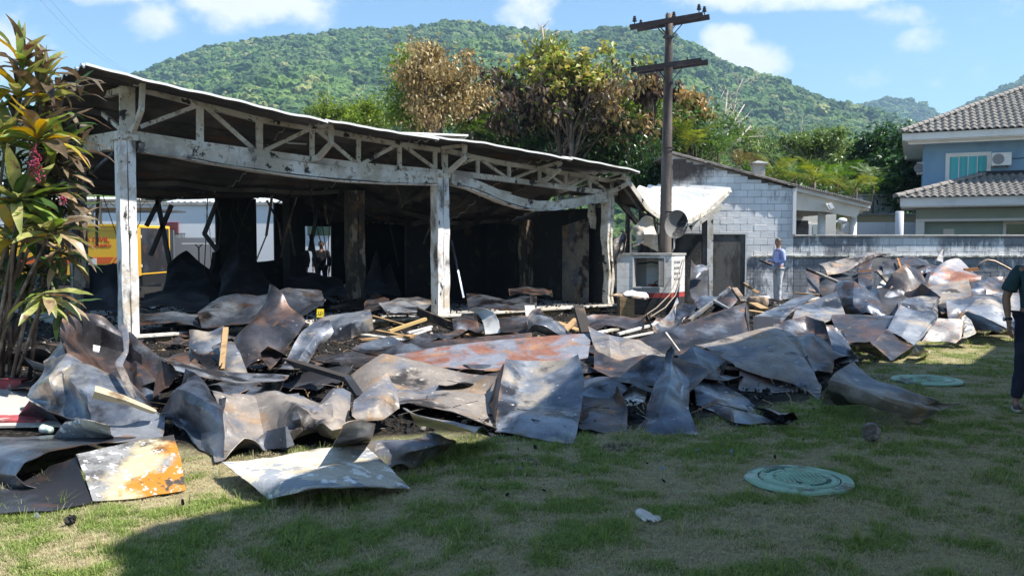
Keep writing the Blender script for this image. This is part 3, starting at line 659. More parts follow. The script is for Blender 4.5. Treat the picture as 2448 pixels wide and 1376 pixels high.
# burnt door studs crossing the openings
for (a, b) in (((375, 470), (410, 650)), ((410, 490), (360, 610)), ((520, 480), (488, 560)), ((488, 558), (520, 600)), ((385, 470), (350, 540)), ((760, 500), (740, 600)), ((743, 560), (765, 690))):
    q = 21.0 if a[0] < 600 else 23; mb = MB(); mb.bar(P(a[0], a[1], q), P(b[0], b[1], q), .09, .09); mb.build('burnt_stud', M_soot, bld)
# folded column skin peeling at the right post
mb = MB(); mb.grid([[FP(1408, 485, .5), FP(1422, 488, .5)], [FP(1404, 515, .5), FP(1426, 520, .45)], [FP(1412, 545, .5), FP(1424, 548, .5)]]); mb.build('peeled_panel', M_beige, bld)
# ================================================================ pole, meter cabinet, dish
YP = 21.0
def pole():
    b = P(1589, 600, YP); b.z = 0; t = P(1600, 34, YP); L = t.z
    e = empty('utility_pole', (b.x, YP, 0), 'tall blackened wooden utility pole with two crossarms rising behind the white meter cabinet', 'utility pole')
    m = pmat('blackened pole', (.045, .032, .030), [((.20, .165, .14), .55, .47, .62, 4, (1, 1, .35)), ((.02, .017, .02), 6, .5, .7, 6, (1, 1, .12))], .85, 0, (18, .6, .02), coord='World', rnd_off=False)
    n = 14; mb = MB(); mb.tube([b.lerp(Vector((t.x, YP, t.z)), i / n) for i in range(n + 1)], [.165 - .075 * i / n for i in range(n + 1)], 14); mb.build('pole', m, e, smooth=True)
    mk = pmat('dark crossarm timber', (.035, .026, .030), [((.10, .085, .085), 3, .55, .7, 5, (.3, 1, 1))], .85, 0, (14, .5, .02))
    def arm(u0, v0, u1, v1, y0, y1, h=.115): mb = MB(); mb.bar(P(u0, v0, y0), P(u1, v1, y1), .10, h); return mb.build('crossarm', mk, e)
    arm(1506, 66, 1680, 36, 20.86, 20.60); arm(1523, 70, 1696, 41, 21.25, 21.0)
    arm(1508, 168, 1677, 145, 20.86, 20.6); arm(1527, 172, 1692, 149, 21.25, 21.0)
    mi = pmat('insulator', (.03, .025, .028), [], .35, 0)
    def ins(u, v, y, s=1):
        p = P(u, v, y); mb = MB(); mb.lathe(p - Vector((0, 0, .12)), [(.012, 0), (.012, .06), (.05 * s, .07), (.055 * s, .10), (.03 * s, .12), (.045 * s, .13), (.045 * s, .15), (.025 * s, .165), (.035 * s, .175), (.03 * s, .20)], 12); mb.build('insulator', mi, e, smooth=False)
    ins(1517, 47, 20.86); ins(1532, 56, 21.25, .9); ins(1611, 37, 20.7); ins(1671, 19, 20.62); ins(1684, 24, 21.0)
    mb = MB()
    for k in range(5): p = P(1512, 140 + 4 * k, 20.8); mb.lathe(p, [(.02, -.02), (.05, 0), (.02, .02)], 10)
    mb.tube([P(1513, 150, 20.8), P(1520, 155, 20.8), P(1522, 172, 20.8)], .014, 6); mb.build('insulator', mi, e)
    mb = MB(); mb.tube([P(1595, 38, YP), P(1595, 30, YP)], .012, 6); mb.tube([P(1643, 150, 20.7), P(1643, 137, 20.7)], .018, 6); mb.tube([P(1568, 156, 20.8), P(1567, 147, 20.8)], .03, 6); mb.build('pole_pin', mi, e)
    for (a, b_, y) in (((1566, 61), (1591, 86), 20.8), ((1575, 60), (1591, 80), 21.2), ((1632, 57), (1607, 86), 20.8), ((1618, 56), (1598, 82), 21.1), ((1566, 170), (1588, 192), 20.8), ((1576, 170), (1589, 188), 21.2), ((1632, 162), (1606, 194), 20.8), ((1617, 164), (1604, 178), 21.1)):
        mb = MB(); mb.bar(P(*a, y), P(*b_, 20.95), .03, .012); mb.build('brace', mi, e)
    for v in (89, 196, 355, 507):
        p = P(1597, v, YP); c = P(1589, 600, YP); mb = MB(); r = .115 + (v / 600) * .05; mb.lathe(p, [(r, -.02), (r + .006, -.018), (r + .006, .018), (r, .02)], 16, cap=False); mb.build('band', mi, e)
    mb = MB(); mb.bar(P(1585, 91, 20.88), P(1612, 88, 20.88), .03, .03); mb.build('bolt', mi, e)
pole()
def cabinet():
    # masonry meter cabinet: front turned slightly, its bright end on the right
    A = P(1475, 605, 20.0); B = P(1606, 604, 20.0); Cc = P(1643, 602, 20.35)
    fx = (Vector((B.x - A.x, B.y - A.y, 0))); W = fx.length; D = .55; sd = Vector((Cc.x - B.x, .62, 0)).normalized(); D = (Vector((Cc.x - B.x, .62, 0))).length
    H = A.z; x0 = A.x; e = empty('meter_cabinet', (A.x + W / 2, 20.3, 0), 'white block meter cabinet with open louvred door and red stripe at the pole foot', 'meter cabinet')
    mw = pmat('white painted block', (.74, .73, .71), [((.62, .60, .56), 3, .5, .65), ((.35, .30, .26), 5, .66, .72)], .8, 0, (18, .3, .01)); mr = pmat('red stripe paint', (.42, .06, .055), [((.30, .05, .045), 3, .5, .6)], .7, 0); mkb = pmat('black plinth paint', (.03, .028, .03), [((.30, .28, .26), 4, .66, .69, 8, (.5, 1, 2))], .8, 0, (14, .4, .01))
    org = Vector((A.x, 20.0, 0)); X = fx.normalized(); Y = sd
    def q(x, y, z): return org + X * x + Y * y + Vector((0, 0, z))
    def block(x0_, x1, z0, z1, y0=.0, y1=.12, mat=mw, name='block'):
        g = .003; mb = MB(); mb.prism([q(x0_ + g, y0, z0 + g), q(x1 - g, y0, z0 + g), q(x1 - g, y1, z0 + g), q(x0_ + g, y1, z0 + g)], (0, 0, z1 - z0 - 2 * g)); return mb.build(name, mat, e)
    zr0 = P(1540, 712, 20).z; zr1 = P(1540, 700, 20).z; ox0 = P(1516, 600, 20).x - org.x; ox1 = P(1577, 600, 20).x - org.x; oz0 = P(1540, 685, 20).z; oz1 = P(1540, 616, 20).z
    # core behind the joints
    mb = MB(); mj = pmat('mortar shadow', (.40, .38, .36), [], .95, 0)  # even grey mortar colour between the blocks
    for (a, b, z0, z1) in ((.01, ox0, .0, H - .06), (ox1, W - .01, 0, H - .06), (ox0, ox1, 0, oz0), (ox0, ox1, oz1, H - .06)):
        mb.prism([q(a, .01, z0), q(b, .01, z0), q(b, .11, z0), q(a, .11, z0)], (0, 0, z1 - z0))
    mb.prism([q(.01, .11, 0), q(.1, .11, 0), q(.1, D - .06, 0), q(.01, D - .06, 0)], (0, 0, H - .06)); mb.prism([q(W - .1, .11, 0), q(W - .01, .11, 0), q(W - .01, D - .06, 0), q(W - .1, D - .06, 0)], (0, 0, H - .06))
    mb.prism([q(.02, D - .07, 0), q(W - .02, D - .07, 0), q(W - .02, D, 0), q(.02, D, 0)], (0, 0, H - .06)); mb.build('core', mj, e)
    rows = [0, .0 + zr0 * .5, zr0]; z = zr1; bh = .19
    def run(z0, z1, mat, off, nm='block'):
        x = -off
        while x < W - .02:
            a = max(0, x); b = min(W, x + .38)
            if b - a > .02:
                if z1 <= oz0 + .02 or z0 >= oz1 - .02 or b <= ox0 + .01 or a >= ox1 - .01: block(a, b, z0, z1, mat=mat, name=nm)
                else:
                    if a < ox0 - .02: block(a, ox0, z0, z1, mat=mat, name=nm)
                    if b > ox1 + .02: block(ox1, b, z0, z1, mat=mat, name=nm)
            x += .38
        y = .12 if int(off * 10) % 2 else .124      # end wall
        while y < D - .02:
            b = min(D, y + .36); g = .003; mb = MB(); mb.prism([q(W - .12, y + g, z0 + g), q(W + .002, y + g, z0 + g), q(W + .002, b - g, z0 + g), q(W - .12, b - g, z0 + g)], (0, 0, z1 - z0 - 2 * g)); mb.build(nm, mat, e); y = b
        g = .003; mb = MB(); mb.prism([q(-.002, .124, z0 + g), q(.12, .124, z0 + g), q(.12, D, z0 + g), q(-.002, D, z0 + g)], (0, 0, z1 - z0 - 2 * g)); mb.build(nm, mat, e)
    run(0, zr0 * .5, mkb, 0); run(zr0 * .5, zr0, mkb, .19); run(zr0, zr1, mr, 0); k = 0
    zs = [zr1, zr1 + .17, zr1 + .36, zr1 + .55, zr1 + .74, H - .05]
    zs = [zz for zz in zs if zz < H - .08] + [H - .05]
    for a, b in zip(zs[:-1], zs[1:]): run(a, b, mw, .19 * (k % 2)); k += 1
    # recess back wall blocks
    for i in range(2):
        for j in range(3): block(ox0 + i * (ox1 - ox0) / 2, ox0 + (i + 1) * (ox1 - ox0) / 2, oz0 + j * (oz1 - oz0) / 3, oz0 + (j + 1) * (oz1 - oz0) / 3, D - .11, D - .08)
    mb = MB(); mb.prism([q(-.03, -.03, H - .05), q(W + .02, -.03, H - .05), q(W + .02, D + .03, H - .05), q(-.03, D + .03, H - .05)], (0, 0, .05)); mb.build('top_slab', M_concrete, e)
    ms = pmat('grey painted steel', (.36, .35, .34), [((.24, .22, .2), 3, .55, .65)], .5, .3)
    mb = MB(); t = .03
    for (a, b, z0, z1) in ((ox0 - t, ox0, oz0 - t, oz1 + t), (ox1, ox1 + t, oz0 - t, oz1 + t), (ox0, ox1, oz0 - t, oz0), (ox0, ox1, oz1, oz1 + t)):
        mb.prism([q(a, -.02, z0), q(b, -.02, z0), q(b, .06, z0), q(a, .06, z0)], (0, 0, z1 - z0))
    mb.build('door_frame', pmat('pale frame', (.62, .6, .57), [], .6, .1), e)
    # open louvred door, hinged on the right
    dr = empty('door', q(ox1, -.03, oz0), None, None); dr.parent = e; dr.location = q(ox1, -.03, oz0) - wloc(e)
    a0 = q(ox1 + .02, -.03, 0); a1 = P(1600, 640, 19.72); a1.z = 0; a1 = q(ox1 + .27, -.28, 0); hx = (a1 - a0).normalized(); wd = (a1 - a0).length; hn = hx.cross(Vector((0, 0, 1)))
    a0 = q(ox1 - .01, -.025, 0); 
    MD = Matrix((hx, hn, Vector((0, 0, 1)))).transposed()
    mb = MB()
    for xx in (.015, wd - .015): mb.box(a0 + hx * xx + Vector((0, 0, (oz0 + oz1) / 2)), (.03, .03, oz1 - oz0), MD)
    for zz in (oz0 + .015, oz1 - .015): mb.box(a0 + hx * wd / 2 + Vector((0, 0, zz)), (wd - .062, .028, .03), MD)
    mb.build('door_rail', ms, dr)
    for k in range(12):
        zz = oz0 + .05 + k * (oz1 - oz0 - .1) / 11; mb = MB(); mb.box(a0 + hx * wd / 2 + Vector((0, 0, zz)), (wd - .06, .006, .055), MD @ Matrix.Rotation(R(35), 3, 'X')); mb.build('louvre', ms, dr)
    # vent holes in the end wall, cable, hook
    for i in range(4):
        for j in range(5):
            p = q(W + .003, .16 + j * .07, H - .22 - i * .13); mb = MB(); mb.box(p, (.012, .03, .055), Matrix((X, Y, Vector((0, 0, 1)))).transposed()); mb.build('vent_hole', M_soot, e)
    mb = MB(); mb.tube([q(ox0, .2, oz1 - .14), q(ox0 + .15, .22, oz1 - .13), q(ox0 + .3, .25, oz1 - .10), q(ox0 + .4, D - .15, oz1 - .16)], .018, 6); mb.lathe(q(ox0 + .45, D - .115, oz1 - .22), [(.04, -.01), (.045, .01)], 12, axis=Y); mb.build('cable', M_soot, e)
    mb = MB(); mb.tube([q(ox1 - .22, .2, oz0 + .02), q(ox1 - .18, .2, oz0 + .1), q(ox1 - .08, .2, oz0 + .13), q(ox1, .2, oz0 + .10)], .014, 6); mb.build('cable', M_soot, e)
    mb = MB(); mb.box(q(ox1 - .2, .25, oz0 + .03), (.4, .1, .05), MF); mb.build('base_plate', pmat('red brown plate', (.2, .05, .03), [], .7), e)
    return e, q, W, D, H
CABE, cq, CW, CD, CH = cabinet()
# two loose wires over the right corner
for i, pts in enumerate(([(1636, 618, 19.9), (1628, 660, 19.7), (1615, 705, 19.4), (1590, 735, 19.0), (1555, 757, 18.7)], [(1632, 620, 19.95), (1618, 665, 19.75), (1600, 705, 19.5), (1570, 735, 19.2), (1530, 762, 18.9)])):
    mb = MB(); P_ = [P(*p) for p in pts]; mb.tube([P_[0].lerp(P_[1], .5) if 0 else a for a in P_], .012, 5); o = mb.build('fallen_wire', pmat('wire', (.38, .31, .24), [], .6)); tag(o, ['right of two bare wires drooping over the end of the white cabinet', 'left of two bare wires drooping over the end of the white cabinet'][i], 'wire')
def dish():
    e = empty('satellite_dish', P(1605, 598, 20.2), 'grey satellite dish with charred right half on a bent pipe above the cabinet', 'satellite dish')
    c = P(1617, 536, 20.1); ax = Vector((.42, -.85, -.12)).normalized(); bm = MB(); prof = []
    for k in range(9): r = .335 * k / 8; prof.append((max(r, .001), -.09 + .09 * (k / 8) ** 2))
    m = bpy.data.materials.new('dish half burnt'); m.use_nodes = True; n = NT(m.node_tree); tc = n.new('ShaderNodeTexCoord').outputs['Object']; sp = n.sep(tc)
    f = n.math('ADD', n.math('SUBTRACT', n.math('MULTIPLY', sp[0], 1.0), n.math('MULTIPLY', sp[2], .5)), n.math('MULTIPLY', n.math('SUBTRACT', n.noise(tc, 9, 5), .5), .15))
    cx = (c - Vector(P(1605, 598, 20.2)))
    f = n.ramp(n.math('SUBTRACT', f, cx.x - .5 * cx.z), .02, .05); col = n.mix(f, (.24, .225, .21), (.018, .017, .018)); col = n.mix(n.math('MULTIPLY', f, n.ramp(n.noise(tc, 45, 4), .60, .64)), col, (.3, .28, .26))
    b = n.new('ShaderNodeBsdfPrincipled'); n.put(b.inputs[0], col); b.inputs['Roughness'].default_value = .6; n.put(b.inputs['Normal'], n.bump(n.noise(tc, 40, 4), .4, .01)); o = n.new('ShaderNodeOutputMaterial'); n.t.links.new(b.outputs[0], o.inputs[0])
    bm.lathe(c, prof, 32, axis=ax, cap=False); bm.lathe(c, [(r, z - .008) for r, z in prof], 32, axis=ax, cap=False); bm.build('reflector', m, e, smooth=True)
    mp = pmat('pipe white', (.62, .61, .60), [((.3, .26, .22), 5, .55, .65)], .5, .2); mb = MB(); mb.tube([P(1605, 602, 20.2), P(1611, 593, 20.2), P(1612, 570, 20.2), P(1611, 548, 20.22)], .022, 8); mb.build('mast', mp, e, smooth=True)
    mb = MB(); mb.tube([P(1633, 548, 20.05), P(1640, 540, 20.0), P(1643, 532, 20.0)], .014, 6); mb.build('feed_arm', mp, e)
dish()
# table board with cloth before the cabinet
def table():
    a = P(1520, 755, 18.9); e = empty('board_table', (a.x, a.y, 0), 'scorched board laid flat on an upright wooden box before the cabinet', 'table')
    zt = P(1500, 706, 18.9).z; mb = MB(); mb.prism([P(1462, 705, 19.15) , P(1540, 713, 18.75), P(1552, 709, 19.2), P(1475, 700, 19.5)], (0, 0, -.03)); mb.build('board', pmat('scorched board', (.36, .27, .18), [((.05, .04, .03), 4, .5, .62), ((.55, .5, .42), 5, .6, .66)], .8, 0, (20, .3, .01)), e)
    for (u0, u1) in ((1482, 1499), (1499, 1517)):
        b0 = P(u0, 750, 18.95); b1 = P(u1, 750, 18.95); mb = MB(); mb.prism([Vector((b0.x, 18.95, 0)), Vector((b1.x - .004, 18.95, 0)), Vector((b1.x - .004, 19.25, 0)), Vector((b0.x, 19.25, 0))], (0, 0, P(1500, 709, 18.95).z - .02)); mb.build('plank', M_wood, e)
    cl = [[(1488, 701), (1505, 692), (1525, 697), (1545, 700)], [(1490, 703), (1508, 698), (1528, 702), (1551, 704)], [(1495, 706), (1515, 705), (1535, 709), (1549, 712)]]
    G = [[P(u, v, 19.3 - .18 * i) for (u, v) in r] for i, r in enumerate(cl)]; mb = MB(); mb.grid(G)
    o = mb.build('crumpled_cloth', pmat('white cloth', (.78, .77, .80), [((.35, .45, .42), 2.5, .62, .66)], .9), smooth=True); sb = o.modifiers.new('s', 'SUBSURF'); sb.levels = sb.render_levels = 3; so = o.modifiers.new('t', 'SOLIDIFY'); so.thickness = .02
    tx = bpy.data.textures.new('fold', 'CLOUDS'); tx.noise_scale = .08; dm = o.modifiers.new('d', 'DISPLACE'); dm.texture = tx; dm.strength = .06
    tag(o, 'crumpled white cloth lying on the scorched board before the cabinet', 'cloth')
table()
# ================================================================ crumpled sheet metal
def crumple(G, k=7, smooth=2, amp=.03, seed=0, th=.004, fold=2.2, curl=0.0):
    A = np.array([[tuple(p) for p in r] for r in G], float)
    def res(A, n):
        m = A.shape[0]; t = np.linspace(0, m - 1, (m - 1) * n + 1); i = np.minimum(t.astype(int), m - 2); f = (t - i)[:, None, None]
        return A[i] * (1 - f) + A[i + 1] * f
    A = res(A, k); A = res(A.transpose(1, 0, 2), k).transpose(1, 0, 2)
    for _ in range(smooth):
        B = A.copy(); B[1:-1, 1:-1] = (A[:-2, 1:-1] + A[2:, 1:-1] + A[1:-1, :-2] + A[1:-1, 2:]) / 4
        for e in (0, -1): B[e, 1:-1] = (A[e, :-2] + A[e, 2:]) / 4 + A[e, 1:-1] / 2; B[1:-1, e] = (A[:-2, e] + A[2:, e]) / 4 + A[1:-1, e] / 2
        A = A * .35 + B * .65
    dx = np.gradient(A, axis=0); dy = np.gradient(A, axis=1); N = np.cross(dx, dy); N /= np.linalg.norm(N, axis=2, keepdims=True) + 1e-9
    m, n = A.shape[:2]
    sx = np.concatenate([[0], np.cumsum(np.linalg.norm(np.diff(A, axis=0), axis=2).mean(1))]); sy = np.concatenate([[0], np.cumsum(np.linalg.norm(np.diff(A, axis=1), axis=2).mean(0))])
    gy, gx = np.meshgrid(sy, sx); rs = np.random.RandomState(seed); d = np.zeros((m, n))
    gx = gx + .06 * np.sin(gy * 4.1 + seed); gy = gy + .06 * np.sin(gx * 3.7 + seed * 2)
    for sc, am in ((.70, 1.0), (.33, .34), (.13, .07)):        # creased like paper: linear over a random triangle lattice
        th_ = rs.rand() * 6.28; u = (gx * math.cos(th_) + gy * math.sin(th_)) / sc + 50.3; v = (-gx * math.sin(th_) + gy * math.cos(th_)) / sc + 50.7
        sk_ = (u + v) * .366; i = np.floor(u + sk_); j = np.floor(v + sk_); un = (i + j) * .2113; x0 = u - (i - un); y0 = v - (j - un); g = x0 > y0
        a_ = np.where(g, x0 - y0, y0 - x0); 
        tt = x0 + sk_ * 0; fu = u + sk_ - i; fv = v + sk_ - j; T = rs.rand(256, 256) - .5; ii = i.astype(int) & 255; jj = j.astype(int) & 255
        h00 = T[ii, jj]; h11 = T[(ii + 1) & 255, (jj + 1) & 255]; h10 = T[(ii + 1) & 255, jj]; h01 = T[ii, (jj + 1) & 255]
        d += am * np.where(fu > fv, h00 + (h10 - h00) * fu + (h11 - h10) * fv, h00 + (h01 - h00) * fv + (h11 - h01) * fu)
    ii_ = np.minimum(np.arange(m), np.arange(m)[::-1])[:, None]; jj_ = np.minimum(np.arange(n), np.arange(n)[::-1])[None, :]; ed_ = .45 + .55 * np.clip(np.minimum(ii_, jj_) / 4, 0, 1)
    A += N * (d * ed_ * amp * 2.6)[:, :, None]
    if curl:      # rims curled up or down, unevenly along the edge
        for ax_, L_ax in ((0, m), (1, n)):
            for side in (0, 1):
                q = rs.uniform(-1, 1); t = (np.arange(L_ax) / (L_ax - 1)); t = t if side == 0 else 1 - t; w_ = np.clip(1 - t / .22, 0, 1) ** 2
                oth = np.linspace(0, 1, n if ax_ == 0 else m); prof = q + .8 * np.sin(oth * rs.uniform(2, 6) + rs.uniform(0, 6)); f_ = np.outer(w_, prof) if ax_ == 0 else np.outer(prof, w_)
                A += N * (f_ * curl)[:, :, None]
    return A
def sheet(name, label, mat, rows, amp=.035, smooth=2, k=7, cat='metal sheet', group=None, seed=None, fold=2.2, th=.005, floor=.0, parent=None, edge=True):
    G = [[P(*p) if not isinstance(p, Vector) else p for p in r] for r in rows]
    seed = seed if seed is not None else (len(bpy.data.objects) * 7) % 101
    A = crumple(G, k, smooth, amp, seed, fold=fold, curl=(amp * 1.1 if amp >= .03 and cat else amp * .5))
    A[:, :, 2] = np.maximum(A[:, :, 2], floor + .006)
    m, n = A.shape[:2]; dx = np.gradient(A, axis=0); dy = np.gradient(A, axis=1); N = np.cross(dx, dy); N /= np.linalg.norm(N, axis=2, keepdims=True) + 1e-9
    if edge:      # ragged, slightly curled rim
        for i in range(m):
            for j in (0, n - 1): A[i, j] += N[i, j] * .007 * noise.noise(Vector(A[i, j]) * 9)
        for j in range(n):
            for i in (0, m - 1): A[i, j] += N[i, j] * .007 * noise.noise(Vector(A[i, j]) * 9)
    B = A - N * th; mb = MB(); idx = lambda i, j, o: o * m * n + i * n + j
    vs = A.reshape(-1, 3).tolist() + B.reshape(-1, 3).tolist(); fs = []
    for i in range(m - 1):
        for j in range(n - 1):
            fs.append((idx(i, j, 0), idx(i, j + 1, 0), idx(i + 1, j + 1, 0), idx(i + 1, j, 0))); fs.append((idx(i, j, 1), idx(i + 1, j, 1), idx(i + 1, j + 1, 1), idx(i, j + 1, 1)))
    ring = [(i, 0) for i in range(m)] + [(m - 1, j) for j in range(1, n)] + [(i, n - 1) for i in range(m - 2, -1, -1)] + [(0, j) for j in range(n - 2, 0, -1)]; L = len(ring)
    for q in range(L): a = ring[q]; b = ring[(q + 1) % L]; fs.append((idx(*a, 0), idx(*b, 0), idx(*b, 1), idx(*a, 1)))
    mb.add(vs, fs); o = mb.build(name, mat, parent, smooth=True, recalc=False)
    rm = np.zeros((m, n)); rm[1:-1, [1, -2]] = .2; rm[[1, -2], 1:-1] = .2; rm[0, :] = rm[-1, :] = 1; rm[:, 0] = rm[:, -1] = 1; at_ = o.data.attributes.new('rim', 'FLOAT', 'POINT'); at_.data.foreach_set('value', np.concatenate([rm.ravel()] * 2).astype('f'))
    if parent is None: tag(o, label, cat, group)
    try:
        o.data.set_sharp_from_angle(angle=R(24))
    except Exception: pass
    return o
D = M_dark; S = M_steel; L_ = M_light; T = M_tan; K = M_soot; U = M_rust; Wf = M_flake
CS = 'crumpled_sheet'; M_strip = pmat('yellowed strip', (.48, .40, .27), [((.2, .14, .08), 5, .5, .62), ((.05, .04, .03), 3, .6, .68)], .6, .1)
